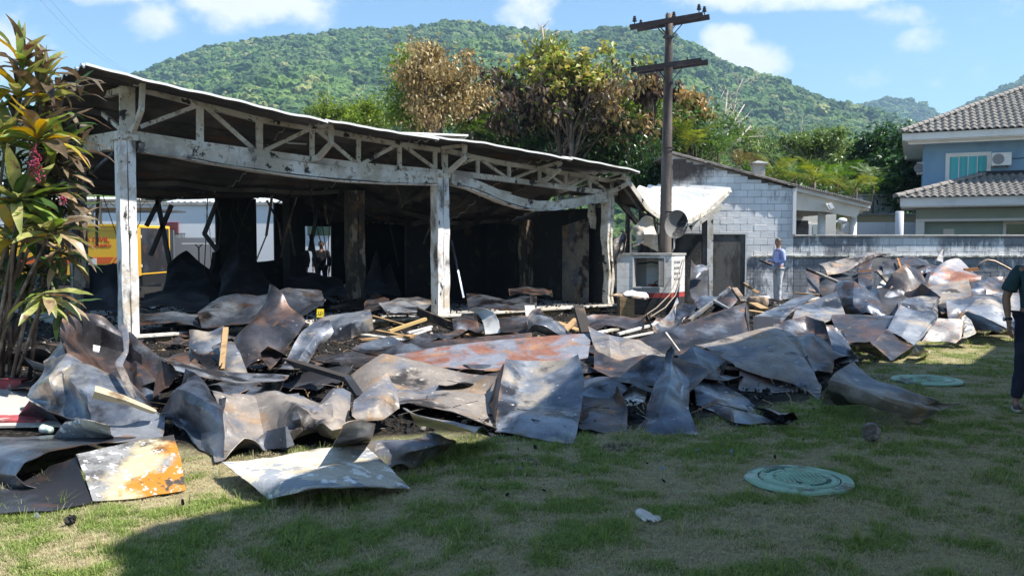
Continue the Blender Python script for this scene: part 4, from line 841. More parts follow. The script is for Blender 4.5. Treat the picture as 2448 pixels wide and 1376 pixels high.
LIST = [
 ('curled_sheet', 'blue-grey sheet curled into an open roll at the left edge of the lawn', S, [[(150, 1040, 7.2), (60, 1043, 7.0), (-40, 1040, 6.8), (-130, 1070, 6.6), (-150, 1110, 6.5), (-120, 1180, 6.35), (-60, 1205, 6.3), (0, 1205, 6.3)], [(240, 1043, 6.9), (140, 1060, 6.5), (20, 1070, 6.2), (-30, 1095, 6.0), (-50, 1125, 5.95), (-20, 1170, 5.85), (30, 1190, 5.8), (80, 1190, 5.85)], [(325, 1047, 6.5), (215, 1062, 6.0), (120, 1080, 5.8), (58, 1105, 5.65), (36, 1136, 5.58), (62, 1160, 5.5), (120, 1173, 5.55), (168, 1172, 5.6)]], .01, 2),
 ('scorched_board', 'upright panel with orange burn and white flakes at lower left', M_scorch, [[(182, 1090, 5.72), (300, 1060, 5.95), (415, 1038, 6.1)], [(203, 1140, 5.48), (315, 1115, 5.7), (432, 1092, 5.85)], [(222, 1200, .01), (330, 1188, .01), (444, 1170, .01)]], .012, 1),
 ('shaded_panel', 'black panel for the shade under the curled blue roll at lower left', K, [[(183, 1092, 5.71), (100, 1120, 5.9), (0, 1140, 6.0), (-90, 1150, 6.1)], [(220, 1202, .01), (122, 1220, .01), (0, 1232, .01), (-90, 1236, .01)]], .02, 1),  # its black colour stands in for the shade beneath the roll
 ('flaking_panel', 'pale flat panel with flaking cream paint lying on the grass', Wf, [[(530, 1105, .10), (650, 1092, .10), (760, 1074, .12), (872, 1066, .10)], [(585, 1145, .12), (700, 1130, .14), (810, 1115, .16), (925, 1112, .10)], [(645, 1191, .02), (745, 1172, .13), (860, 1166, .11), (982, 1165, .02)]], .012, 2),
 (CS, 'grey and tan sheet lying behind the pale flaking panel', T, [[(790, 1068, .05), (900, 1048, .1), (975, 1044, .17), (1050, 1030, .24)], [(870, 1085, .05), (945, 1090, .08), (992, 1075, .22), (1086, 1054, .08)], [(930, 1120, .02), (952, 1117, .03), (1002, 1098, .04), (1075, 1068, .02)]], .03, 2),
 (CS, 'tall brown concave sheet leaning before the left column', D, [[(180, 738, 9.2), (238, 753, 9.6), (300, 790, 9.7), (388, 857, 9.2)], [(150, 800, 8.9), (230, 830, 9.6), (310, 850, 9.6), (378, 905, 9.0)], [(162, 870, 8.5), (250, 908, 8.8), (310, 942, 8.8), (366, 958, 8.5)]], .07, 3),
 (CS, 'big blue-grey crumpled sheet at the far left of the heap', L_, [[(105, 866, 8.3), (160, 845, 8.3), (200, 870, 8.35), (245, 885, 8.2), (310, 905, 8.1), (372, 955, 7.9)], [(60, 925, 8.25), (120, 905, 7.9), (150, 890, 8.1), (185, 930, 7.5), (290, 950, 7.6), (392, 1000, 7.5)], [(72, 955, 8.1), (130, 968, 7.8), (170, 985, 7.5), (215, 1000, 7.35), (300, 1010, 7.3), (392, 1030, 7.2)], [(130, 995, .12), (160, 1005, .1), (200, 1018, .1), (250, 1040, .08), (320, 1048, .06), (388, 1047, .02)]], .06, 1),
 (CS, 'light blue sheet fin rising left of the brown concave sheet', L_, [[(150, 800, 9.1), (158, 850, 8.8), (165, 880, 8.5)], [(108, 862, 9.0), (112, 880, 8.7), (100, 905, 8.4)]], .03, 1),
 (CS, 'small blue curled strip beside the red kerb', S, [[(70, 957, .27), (110, 975, .2), (182, 1000, .14)], [(42, 995, .02), (100, 1003, .03), (175, 1014, .02)]], .02, 2),
 (CS, 'pale triangular scrap under the blue crumple at left', Wf, [[(150, 1008, .22), (200, 1003, .3), (262, 1015, .32)], [(120, 1055, .02), (200, 1055, .05), (275, 1057, .04)]], .02, 1),
 ('bent_channel', 'bent rusty metal strip hanging over the left crumple', T, [[(284, 775, 8.5), (306, 778, 8.5)], [(292, 812, 8.4), (309, 815, 8.4)], [(296, 838, 8.3), (307, 842, 8.3)], [(274, 866, 8.1), (293, 872, 8.1)], [(283, 888, 7.95), (306, 897, 7.95)], [(300, 925, 7.8), (318, 928, 7.8)], [(318, 952, 7.7), (326, 948, 7.7)]], .01, 1),
 ('angle_strip', 'straight cream metal channel lying on the left blue crumple', M_strip, [[(228, 921, 7.2), (300, 944, 7.25), (376, 978, 7.3)], [(226, 935, 7.1), (300, 957, 7.15), (372, 984, 7.25)], [(220, 951, 7.15), (298, 966, 7.2), (368, 990, 7.3)]], .004, 0),
 ('frame_plate', 'narrow dark plate with a rim standing left of the wedge sheet', D, [[(378, 855, 8.5), (400, 868, 8.4), (428, 890, 8.3)], [(364, 952, 8.1), (380, 940, 8.1), (400, 925, 8.1)]], .01, 0),
 (CS, 'long grey-orange top plate running right from the dark narrow plate', L_, [[(385, 853, 8.5), (500, 880, 8.7), (600, 892, 8.9), (692, 896, 9.0)], [(420, 886, 8.1), (500, 902, 8.2), (580, 914, 8.4), (680, 908, 8.7)]], .02, 2),
 (CS, 'sharp wedge-shaped blue-white folded sheet at left centre', S, [[(440, 878, 7.9), (480, 915, 7.7), (505, 945, 7.5), (541, 963, 7.2)], [(380, 945, 7.7), (430, 935, 7.2), (490, 965, 7.1), (535, 985, 6.9)], [(367, 1000, 7.5), (430, 1000, 7.3), (480, 1035, 7.1), (531, 1030, 6.7)], [(400, 1012, 7.5), (440, 1032, 7.1), (480, 1075, 6.7), (523, 1108, 6.35)]], .05, 0),
 (CS, 'large tan and grey crumpled sheet with deep creases at left centre', T, [[(480, 893, 7.9), (530, 928, 8.0), (600, 930, 8.2), (655, 905, 8.3), (705, 892, 8.3), (745, 921, 8.1), (790, 896, 8.3), (836, 905, 8.2)], [(515, 925, 7.4), (560, 958, 7.5), (615, 965, 7.6), (660, 950, 7.7), (715, 948, 7.8), (760, 952, 7.5), (800, 940, 7.7), (842, 950, 7.7)], [(540, 965, 7.0), (585, 1000, 7.0), (630, 1012, 7.1), (670, 990, 7.1), (710, 1000, 6.9), (745, 985, 7.3), (790, 990, 7.0), (842, 980, 7.3)], [(535, 1030, 6.7), (585, 1040, 6.75), (640, 1052, 6.7), (690, 1048, 6.6), (730, 1030, 6.9), (765, 1025, 6.8), (800, 1015, 6.8), (828, 1010, 7.1)], [(523, 1108, 6.3), (570, 1066, 6.6), (640, 1062, 6.8), (690, 1058, 6.85), (730, 1045, 7), (765, 1040, 7.0), (795, 1028, 7.1), (822, 1015, 7.2)]], .11, 0),
 (CS, 'golden brown bent trough piece right of the tan crumple', T, [[(926, 893, 8.0), (880, 922, 7.8), (846, 955, 7.6)], [(948, 930, 7.8), (905, 962, 7.35), (840, 990, 7.2)], [(955, 975, 7.6), (918, 1002, 7.3), (858, 1006, 7.2)]], .02, 2),
 (CS, 'small grey-green folded plate below the golden brown trough', L_, [[(820, 1013, .45), (865, 1000, .47), (898, 1012, .42)], [(800, 1050, .2), (850, 1045, .25), (890, 1045, .2)], [(793, 1068, .03), (850, 1066, .03), (882, 1055, .03)]], .02, 1),
 (CS, 'broad grey sheet dished like a trough in the centre', T, [[(828, 885, 9.6), (915, 838, 9.9), (1000, 862, 9.8), (1100, 888, 9.5), (1192, 908, 9.0)], [(840, 930, 9.2), (930, 905, 9.2), (1020, 922, 9.1), (1110, 940, 8.9), (1188, 955, 8.6)], [(880, 965, 8.5), (955, 958, 8.35), (1040, 962, 8.25), (1120, 982, 8.0), (1184, 1000, 7.9)], [(955, 970, 8.0), (990, 985, 7.9), (1060, 1000, 7.7), (1130, 1020, 7.5), (1188, 1034, 7.4)]], .04, 3),
 (CS, 'white-edged strip curling out under the central grey trough', L_, [[(960, 988, .35), (1050, 1003, .3), (1140, 1018, .3)], [(1000, 1015, .15), (1070, 1037, .06), (1180, 1045, .05)]], .03, 2),
 (CS, 'tall concave speckled grey panel standing in the centre front', L_, [[(1205, 868, 8.7), (1260, 868, 8.9), (1320, 862, 8.9), (1383, 847, 8.7)], [(1195, 925, 8.2), (1260, 920, 8.45), (1330, 915, 8.45), (1396, 905, 8.3)], [(1188, 985, 7.8), (1250, 985, 7.85), (1320, 980, 7.85), (1388, 975, 7.8)], [(1184, 1035, 7.45), (1245, 1032, 7.25), (1310, 1030, 7.15), (1380, 1030, 7.3)], [(1192, 1044, 7.4), (1250, 1050, 7.2), (1310, 1064, 7.0), (1370, 1074, 6.9)]], .035, 3),
 (CS, 'dark side flange on the left of the tall speckled panel', S, [[(1205, 868, 8.75), (1192, 900, 8.9)], [(1188, 985, 7.85), (1172, 960, 8.4)], [(1184, 1036, 7.5), (1165, 1000, 8.2)]], .01, 1),
 ('rust_plate', 'long flat plate with orange-red rust above the central trough', U, [[(938, 843, 11), (1060, 826, 11.3), (1200, 812, 11.4), (1330, 803, 11.5), (1413, 795, 11.5)], [(1000, 862, 10.6), (1100, 855, 10.7), (1220, 850, 10.7), (1330, 840, 10.8), (1410, 828, 10.9)], [(1060, 880, 10.1), (1160, 888, 9.9), (1240, 882, 10), (1340, 868, 10.2), (1405, 852, 10.4)]], .02, 2),
 ('long_channel', 'long dark channel lying behind the orange rust plate', D, [[(750, 850, 11.8), (900, 829, 12.2), (1050, 812, 12.6), (1272, 795, 13)], [(755, 862, 11.6), (905, 842, 12.0), (1060, 823, 12.4), (1272, 806, 12.8)], [(850, 878, 11.1), (960, 860, 11.5), (1080, 836, 12.1), (1272, 812, 12.7)]], .01, 0),
 (CS, 'tall red-brown and blue sheet tilted like a sail at left', D, [[(652, 687, 11.2), (675, 702, 11.1), (700, 735, 11), (728, 772, 10.8)], [(600, 738, 11.1), (640, 765, 10.7), (680, 790, 10.5), (706, 812, 10.3)], [(560, 795, 10.5), (610, 815, 10.2), (650, 835, 10.1), (675, 850, 10)], [(543, 882, 9.7), (580, 886, 9.6), (615, 880, 9.6), (642, 870, 9.7)]], .08, 2),
 (CS, 'light grey strip of sheet leaning right of the tilted sail sheet', L_, [[(770, 760, 10.7), (785, 775, 10.5), (799, 795, 10.3)], [(725, 802, 10.2), (745, 815, 10.0), (765, 826, 10.1)], [(690, 850, 9.7), (715, 855, 9.6), (742, 858, 9.7)], [(655, 893, 9.2), (680, 895, 9.2), (708, 895, 9.2)]], .04, 1),
 ('box_channel', 'grey box channel jutting right behind the light strip', L_, [[(740, 775, 11.5), (770, 757, 11.4), (830, 748, 11.4), (885, 739, 11.4)], [(760, 790, 11.1), (785, 785, 10.9), (840, 772, 10.9), (890, 760, 11.0)], [(775, 815, 10.9), (790, 817, 10.8), (840, 808, 10.8), (892, 788, 11.0)]], .015, 0),
 (CS, 'small light blue crushed duct piece right of the left column', L_, [[(455, 800, 10.5), (500, 795, 10.5), (535, 775, 10.7)], [(450, 822, 10.2), (495, 812, 10.3), (528, 800, 10.4)], [(450, 842, 10), (500, 840, 10), (520, 825, 10.1)]], .04, 0),
 (CS, 'small crushed steel sheet with a pyramid fold right of the left column', S, [[(460, 848, 9.9), (495, 835, 10), (531, 860, 9.7)], [(480, 872, 9.5), (505, 882, 9.3), (530, 884, 9.3)]], .04, 0),
 (CS, 'grey triangular plate beside the thin brown stick', L_, [[(503, 832, 10.1), (560, 808, 10.2)], [(540, 884, 9.5), (592, 890, 9.4)]], .03, 1),
 ('long_trough', 'long dark trough with a straight pale rim right of centre', D, [[(1465, 855, 12.2), (1530, 808, 13.0), (1610, 782, 13.2), (1700, 750, 13.5), (1783, 722, 13.8)], [(1500, 862, 12.0), (1550, 838, 12.5), (1620, 820, 12.7), (1710, 795, 13.0), (1785, 750, 13.5)], [(1530, 870, 11.8), (1570, 858, 12.0), (1640, 845, 12.2), (1720, 825, 12.5), (1790, 790, 13.0)]], .025, 0),
 ('end_plate', 'dark end plate closing the long trough', D, [[(1783, 722, 13.8), (1790, 735, 14.2)], [(1790, 790, 13.0), (1792, 785, 13.4)]], .01, 0),
 (CS, 'rust-edged sheet folded to a peak right of the orange rust plate', T, [[(1405, 780, 11.5), (1440, 795, 11.7), (1480, 805, 11.7), (1530, 812, 11.6), (1592, 852, 11)], [(1418, 825, 11), (1455, 800, 11.2), (1480, 830, 11.0), (1510, 812, 11.3), (1578, 868, 10.6)], [(1425, 840, 10.8), (1460, 856, 10.5), (1490, 860, 10.5), (1530, 858, 10.5), (1560, 870, 10.4)]], .03, 0),
 (CS, 'rusty black front face below the folded peak sheet', D, [[(1420, 842, 10.7), (1480, 860, 10.4), (1546, 855, 10.4)], [(1420, 895, 9.9), (1480, 916, 9.6), (1545, 902, 9.8)]], .03, 1),
 (CS, 'blue mottled sheet lying right of the tall speckled panel', S, [[(1390, 908, 9.2), (1450, 905, 9.4), (1508, 906, 9.4), (1523, 918, 9.3)], [(1388, 938, 8.8), (1440, 930, 9.0), (1490, 925, 9.1), (1518, 920, 9.25)], [(1388, 962, 8.6), (1440, 952, 8.7), (1490, 937, 8.9), (1515, 924, 9.2)]], .03, 1),
 (CS, 'dark folded sheet below the blue mottled one', D, [[(1388, 972, 8.5), (1440, 955, 8.6), (1482, 955, 8.5)], [(1385, 1000, 8.0), (1440, 1002, 7.9), (1498, 1000, 8.0)], [(1385, 1045, 7.4), (1430, 1050, 7.3), (1500, 1042, 7.4)]], .05, 1),
 (CS, 'pale tan scrap between the dark folded sheets', Wf, [[(1480, 955, 8.9), (1515, 915, 9.5), (1552, 925, 9.4)], [(1490, 975, 8.6), (1520, 975, 8.6), (1540, 962, 8.8)]], .02, 0),
 (CS, 'pointed cone-like purple-grey sheet right of centre', S, [[(1597, 850, 9.2), (1602, 851, 9.2), (1607, 855, 9.2)], [(1562, 915, 8.6), (1600, 920, 8.3), (1632, 930, 8.6)], [(1535, 985, 8.0), (1565, 985, 7.5), (1600, 965, 7.6), ][:1] + [(1580, 985, 7.5), (1640, 985, 7.8)], [(1512, 1042, 7.4), (1590, 1048, 7.2), (1676, 1038, 7.25)]], .06, 1),
 (CS, 'dark blue pitched fold behind the cone-like sheet', S, [[(1605, 860, 10.2), (1655, 828, 10.4), (1738, 868, 10.4)], [(1618, 895, 9.6), (1680, 880, 9.5), (1737, 918, 9.9)], [(1635, 932, 9.2), (1690, 908, 9.4), (1722, 938, 9.5)]], .04, 0),
 (CS, 'long blue-grey tongue of sheet stretching right onto the grass', S, [[(1640, 912, 9.4), (1690, 905, 9.5), (1735, 930, 9.3), (1800, 968, 8.6), (1862, 990, .16)], [(1660, 945, 8.9), (1705, 955, 8.8), (1750, 970, 8.6), (1815, 990, 8.2), (1885, 1002, .08)], [(1665, 965, 8.6), (1700, 985, 8.3), (1755, 1000, .08), (1830, 1006, .02), (1908, 1013, .02)]], .035, 1),
 (CS, 'wide mottled brown sheet draped like a tent right of centre', T, [[(1655, 830, 11.2), (1740, 795, 11.8), (1850, 768, 12), (1900, 800, 11.2), (1938, 862, 10.2)], [(1700, 848, 10.8), (1770, 822, 11.2), (1855, 810, 11.2), (1910, 840, 10.6), (1950, 885, 9.8)], [(1740, 862, 10.4), (1800, 848, 10.5), (1870, 852, 10.2), (1920, 882, 9.8), (1960, 908, 9.3)], [(1760, 866, 10.2), (1830, 882, 9.9), (1890, 902, 9.6), (1925, 922, 9.3), (1957, 957, 8.9)]], .045, 2),
 (CS, 'dark wavy sheet bulging behind the tent-like brown sheet', D, [[(1850, 785, 12), (1880, 765, 12.2), (1925, 758, 12.3), (1968, 785, 12)], [(1870, 810, 11.6), (1900, 800, 11.5), (1940, 795, 11.8), (1992, 815, 11.7)], [(1895, 850, 10.9), (1930, 852, 10.6), (1960, 850, 10.9), (2002, 848, 11.1)], [(1915, 890, 10.4), (1940, 888, 10.4), (1960, 885, 10.5), (1992, 880, 10.6)]], .07, 3),
 (CS, 'dark blue curved lid right of the wavy dark sheet', S, [[(1965, 783, 12.3), (1995, 788, 12.4), (2015, 800, 12.3)], [(1985, 815, 11.9), (2020, 825, 11.9), (2045, 840, 12.0)], [(1992, 862, 11.5), (2025, 866, 11.5), (2052, 866, 11.5)]], .03, 2),
 (CS, 'dark box face with rusty lip under the tent-like sheet', D, [[(1768, 868, 10.4), (1850, 890, 10.2), (1932, 905, 10)], [(1768, 905, 9.9), (1850, 920, 9.8), (1932, 925, 9.7)], [(1765, 936, 9.45), (1850, 946, 9.3), (1925, 936, 9.45)]], .02, 1),
 (CS, 'lone grey-brown sheet lying on the open lawn at right', T, [[(2040, 868, .38), (2095, 912, .3), (2170, 935, .26), (2240, 962, .12), (2283, 968, .02)], [(1995, 905, .36), (2050, 925, .32), (2110, 950, .28), (2180, 972, .18), (2240, 984, .05)], [(1975, 940, .18), (2045, 950, .22), (2100, 965, .2), (2165, 985, .12), (2220, 997, .04)], [(1962, 966, .02), (2040, 968, .12), (2090, 972, .15), (2150, 990, .1), (2197, 1011, .02)]], .045, 2),
 ('box_duct', 'grey-green duct lid with rusty corner in front of the clipboard man', L_, [[(1905, 735, 15), (1960, 712, 15.4), (2000, 697, 15.6)], [(1895, 760, 14.5), (1960, 742, 14.8), (2012, 725, 15.0)], [(1888, 778, 14.1), (1960, 775, 14.1), (2022, 752, 14.5)]], .015, 1),
 ('box_duct', 'flat pale green duct cover left of the grey-green lid', L_, [[(1800, 757, 14.7), (1850, 735, 15.4), (1900, 712, 16), (1940, 702, 16.2)], [(1870, 770, 14.4), (1885, 752, 14.8), (1910, 730, 15.4), (1950, 708, 15.9)]], .015, 1),
 ('duct_end', 'square black open duct end low in front of the clipboard man', K, [[(1800, 756, 14.6), (1866, 754, 14.6)], [(1801, 790, 13.9), (1863, 789, 13.9)]], .01, 0),
 (CS, 'crushed blue-grey sheet standing at the left of the right-hand pile', S, [[(2008, 663, 16.3), (2040, 668, 16.2), (2060, 690, 16), (2078, 705, 15.8)], [(1992, 700, 15.8), (2040, 705, 15.3), (2075, 715, 15.4), (2098, 722, 15.3)], [(2000, 728, 15.4), (2040, 730, 15.0), (2080, 735, 15.0), (2112, 738, 15)], [(2032, 757, 14.9), (2060, 752, 14.8), (2090, 755, 14.7), (2117, 760, 14.6)]], .09, 1),
 ('long_beam', 'long low dark beam under the front of the right-hand pile', D, [[(1990, 750, 14.5), (2070, 752, 14.3), (2165, 755, 14.1)], [(1988, 760, 14.2), (2070, 762, 14), (2162, 760, 13.9)], [(2010, 818, 13), (2080, 822, 12.8), (2112, 820, 12.9)]], .012, 0),
 ('tilted_box', 'tilted box duct with orange burn, lit face up, in the right-hand pile', L_, [[(2166, 712, 14.2), (2205, 707, 14.2), (2241, 712, 14.1), (2246, 722, 14.3)], [(2140, 750, 13.5), (2180, 760, 13.3), (2222, 765, 13.3), (2238, 762, 13.6)], [(2118, 786, 12.9), (2155, 800, 12.5), (2185, 825, 12.3), (2210, 800, 12.8)]], .03, 0),
 ('tilted_box_end', 'square dark mouth of the tilted box duct at right', D, [[(2119, 786, 12.88), (2150, 805, 12.6), (2184, 826, 12.3)], [(2086, 822, 12.3), (2110, 842, 12.1), (2132, 863, 11.9)]], .01, 0),
 ('perforated_beam', 'steel beam with bolt holes lying right of the tilted box', D, [[(2195, 761, 13.9), (2260, 762, 13.9), (2302, 763, 13.9)], [(2190, 812, .12), (2260, 815, .10), (2296, 823, .05)]], .012, 0),
 ('beam_flange_piece', 'upturned end flange beside the beam with bolt holes', T, [[(2296, 762, 14.0), (2308, 768, 14.2)], [(2290, 822, .04), (2300, 820, .06)]], .006, 0),
 (CS, 'great arched sheet with blue hollow at the right end of the pile', L_, [[(2262, 715, 15), (2330, 704, 15.3), (2400, 706, 15.3), (2445, 715, 15.2)], [(2265, 745, 14.5), (2330, 722, 14.7), (2390, 740, 14.4), (2440, 770, 14.2)], [(2275, 770, 14.2), (2310, 735, 14.4), (2365, 765, 13.9), (2425, 800, 13.6)]], .06, 2),
 (CS, 'dark blue inner sheet within the hollow of the arched sheet', S, [[(2300, 735, 15.2), (2340, 735, 15.3), (2370, 752, 15.2)], [(2315, 780, 14.4), (2350, 790, 14.2), (2400, 795, 14.2)]], .02, 1),
 (CS, 'curved white strap at the left of the blue hollow', Wf, [[(2288, 738, 14.6), (2300, 745, 14.5)], [(2305, 772, 14.1), (2322, 765, 14.1)], [(2303, 805, 13.6), (2334, 795, 13.5)], [(2290, 808, 13.4), (2310, 806, 13.4)]], .01, 2),
 (CS, 'long cream and grey sheet slab crossing the right-hand pile', T, [[(2190, 688, 16.5), (2250, 680, 16.6), (2316, 668, 16.7)], [(2183, 705, 16), (2250, 700, 16.1), (2320, 685, 16.3)], [(2190, 720, 15.7), (2245, 732, 15.6), (2322, 712, 15.8)]], .03, 2),
 (CS, 'pale blue sheet strip behind the tilted box duct', L_, [[(2130, 688, 16.4), (2165, 684, 16.6), (2195, 680, 16.8)], [(2108, 712, 15.8), (2150, 710, 15.9), (2190, 705, 16.2)], [(2110, 732, 15.4), (2150, 730, 15.4), (2185, 720, 15.6)]], .05, 1),
 (CS, 'rusty orange sheet near the top right of the pile', U, [[(2225, 645, 17.6), (2290, 626, 18), (2342, 655, 17.6)], [(2205, 662, 17.2), (2265, 650, 17.3), (2345, 662, 17.2)], [(2188, 680, 16.9), (2262, 674, 17), (2345, 670, 17)]], .06, 1),
 (CS, 'blue-grey bulged sheet at the far right above the arched sheet', S, [[(2322, 680, 16.8), (2360, 660, 17), (2398, 672, 17)], [(2320, 705, 16.2), (2360, 690, 16.3), (2402, 706, 16.2)]], .06, 1),
 (CS, 'long arched cream strip along the top of the pile', T, [[(1956, 628, 18.6), (2030, 613, 18.8), (2085, 603, 19), (2140, 606, 19)], [(1978, 655, 18), (2030, 645, 18), (2055, 630, 18.4), (2085, 612, 18.7)]], .03, 1),
 ('box_duct', 'black open box on top of the pile left of the rust-rimmed box', K, [[(2085, 606, 18.9), (2130, 616, 19)], [(2080, 645, 18.2), (2128, 652, 18.1)]], .02, 0),
 (CS, 'dark tapered plate beneath the long arched strip', D, [[(2055, 615, 18.7), (2090, 608, 18.8)], [(2045, 655, 18), (2080, 655, 18)]], .03, 0),
 ('box_duct', 'dark box with orange rust rim on top of the pile', D, [[(2108, 626, 18.4), (2150, 619, 18.5)], [(2112, 656, 17.8), (2156, 651, 17.9)]], .01, 0),
 (CS, 'flat charcoal lid pitched over the rust-rimmed box', D, [[(2140, 618, 18.8), (2180, 612, 19.0), (2214, 624, 19)], [(2152, 640, 18), (2190, 634, 18.2), (2226, 636, 18.6)]], .02, 0),
 (CS, 'dark plate filling the pile under the pitched lid', K, [[(2155, 640, 18.3), (2230, 632, 18.7), (2250, 640, 18.6)], [(2130, 665, 17.6), (2190, 668, 17.5), (2230, 670, 17.3)]], .05, 0),
 ('box_duct', 'folded box frame at the left end of the right-hand pile', D, [[(1926, 648, 18), (1958, 655, 18)], [(1934, 692, 17.3), (1960, 697, 17.3)]], .01, 0),
 ('box_duct', 'small open box with thin rust rim in the middle of the pile', D, [[(2051, 650, 17.9), (2086, 646, 17.9)], [(2053, 694, 17.1), (2084, 690, 17.1)]], .01, 0),
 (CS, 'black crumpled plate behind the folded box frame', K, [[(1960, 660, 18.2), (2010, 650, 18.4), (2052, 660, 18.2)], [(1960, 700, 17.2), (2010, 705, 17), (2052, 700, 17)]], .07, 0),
 (CS, 'wavy cream sheet right of the thin-rimmed box', Wf, [[(2150, 648, 17.9), (2180, 640, 18), (2206, 650, 17.9)], [(2142, 663, 17.5), (2170, 668, 17.4), (2198, 660, 17.4)]], .04, 1),
 (CS, 'pale plate crossed by a dark bar in mid pile', Wf, [[(2110, 668, 17.2), (2140, 662, 17.3), (2162, 670, 17.3)], [(2092, 690, 16.7), (2130, 690, 16.7), (2160, 684, 16.9)]], .02, 1),
 (CS, 'small upright spike of sheet against the block wall', L_, [[(2250, 598, 19.5), (2254, 598, 19.5)], [(2238, 622, 19), (2254, 628, 19)]], .02, 0),
 (CS, 'wing-shaped dark sheet below the spike', D, [[(2175, 645, 18.2), (2215, 625, 18.8), (2262, 638, 18.6)], [(2195, 662, 17.6), (2230, 655, 17.8), (2240, 648, 18)]], .03, 1),
 (CS, 'small pale curled sheet right of the wing-shaped one', L_, [[(2215, 640, 18.1), (2250, 636, 18.3), (2290, 642, 18.3)], [(2212, 655, 17.7), (2240, 650, 17.8), (2270, 652, 17.9)]], .03, 1),
 (CS, 'black sheet under the cream slab in the pile', K, [[(2060, 690, 16.6), (2110, 690, 16.6), (2190, 690, 16.6)], [(2080, 740, 15.2), (2110, 745, 15.1), (2160, 745, 15.1)]], .06, 0),
 (CS, 'white crinkled scrap on the grass under the tilted box', Wf, [[(2190, 822, .24), (2205, 832, .2), (2222, 842, .1)], [(2172, 850, .02), (2195, 852, .02), (2226, 838, .06)]], .02, 0),
 (CS, 'rusty strip lying left of the tilted box at the pile foot', T, [[(1965, 775, 14.0), (2010, 778, 13.8), (2062, 770, 13.9)], [(1970, 792, 13.4), (2005, 792, 13.4), (2025, 785, 13.6)]], .02, 1),
 (CS, 'pale triangular plate low beside the black box mouth', T, [[(2030, 820, .30), (2080, 816, .35)], [(2055, 828, .12), (2090, 830, .12)]], .015, 0),
 (CS, 'narrow dark sheet lying at the edge of the grass by the pile', D, [[(2045, 828, .12), (2075, 835, .12), (2110, 848, .1)], [(2050, 838, .02), (2080, 845, .02), (2108, 856, .02)]], .015, 1),
 # middle distance, before and in the pavilion
 (CS, 'blue-black sheet lying on the pavilion floor behind the tilted sail', S, [[(480, 715, 15.5), (560, 690, 16), (680, 680, 16.5), (768, 678, 16.6)], [(470, 745, 14.6), (580, 735, 14.8), (690, 735, 14.9), (780, 725, 15.2)], [(480, 770, 13.9), (590, 765, 14), (700, 765, 14), (770, 750, 14.4)]], .10, 2),
 (CS, 'dark blue plate on the floor right of the left column', S, [[(335, 752, 15.0), (410, 738, 15.6), (470, 745, 15.6)], [(330, 770, 14.3), (420, 765, 14.5), (505, 790, 14.0)]], .03, 1),
 (CS, 'crumpled lens-shaped sheet on the floor by the dark inner column', L_, [[(905, 735, 17.0), (950, 712, 18), (1000, 708, 18.2), (1032, 725, 17.6)], [(925, 745, 16.6), (955, 740, 16.8), (1000, 742, 16.9), (1030, 738, 17)]], .05, 1),
 (CS, 'small dark sheet left of the lens-shaped one on the floor', D, [[(870, 722, 17.8), (900, 705, 18.5), (930, 715, 18)], [(870, 745, 16.8), (900, 745, 16.8), (930, 740, 17)]], .05, 1),
 ('floor_channel', 'blue-black channel lying across the floor behind the middle column', S, [[(1115, 700, 19.0), (1165, 708, 18.8), (1210, 715, 18.7), (1245, 704, 18.9), (1283, 703, 18.8)], [(1120, 735, 17.6), (1165, 738, 17.5), (1210, 738, 17.5), (1245, 736, 17.6), (1283, 732, 17.6)]], .03, 1),
 (CS, 'brown bent sheet behind the channel on the floor', D, [[(1215, 690, 20), (1265, 683, 20.3), (1300, 684, 20.2), (1318, 695, 19.8)], [(1220, 705, 19.4), (1270, 708, 19.3), (1300, 708, 19.3), (1322, 710, 19.2)]], .05, 1),
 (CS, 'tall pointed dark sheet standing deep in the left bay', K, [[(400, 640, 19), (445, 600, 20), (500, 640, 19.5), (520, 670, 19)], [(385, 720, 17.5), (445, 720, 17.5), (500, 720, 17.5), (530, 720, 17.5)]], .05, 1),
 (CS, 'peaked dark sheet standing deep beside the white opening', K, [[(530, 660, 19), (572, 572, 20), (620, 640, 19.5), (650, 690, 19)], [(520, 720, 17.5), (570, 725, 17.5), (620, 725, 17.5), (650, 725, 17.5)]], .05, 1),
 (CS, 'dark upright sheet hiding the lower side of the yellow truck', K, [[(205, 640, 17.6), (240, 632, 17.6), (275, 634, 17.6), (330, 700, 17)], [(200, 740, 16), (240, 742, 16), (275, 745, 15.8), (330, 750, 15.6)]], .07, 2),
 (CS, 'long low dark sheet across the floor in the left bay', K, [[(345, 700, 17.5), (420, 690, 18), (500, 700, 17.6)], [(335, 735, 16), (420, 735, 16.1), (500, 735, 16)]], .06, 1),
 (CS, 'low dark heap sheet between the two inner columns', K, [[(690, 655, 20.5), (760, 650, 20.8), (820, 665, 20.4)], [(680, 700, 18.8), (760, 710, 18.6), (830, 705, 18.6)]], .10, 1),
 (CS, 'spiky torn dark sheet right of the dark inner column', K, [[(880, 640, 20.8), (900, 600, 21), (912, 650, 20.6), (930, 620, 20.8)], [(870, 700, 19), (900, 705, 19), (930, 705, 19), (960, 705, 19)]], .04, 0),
 ('drum_shell', 'white bent drum shell lying in front of the middle column', M_rooftop, [[(1135, 735, 15.9), (1160, 737, 15.6), (1180, 745, 15.3), (1192, 765, 15.0), (1196, 795, 14.7)], [(1118, 742, 16.3), (1140, 748, 16.0), (1152, 762, 15.6), (1158, 780, 15.2), (1160, 798, 14.9)]], .01, 2),
 (CS, 'dark curved sheet left of the white drum shell', D, [[(1080, 758, 15.6), (1110, 748, 16), (1135, 750, 15.9)], [(1085, 790, 14.8), (1115, 785, 14.9), (1148, 795, 14.8)]], .05, 2),
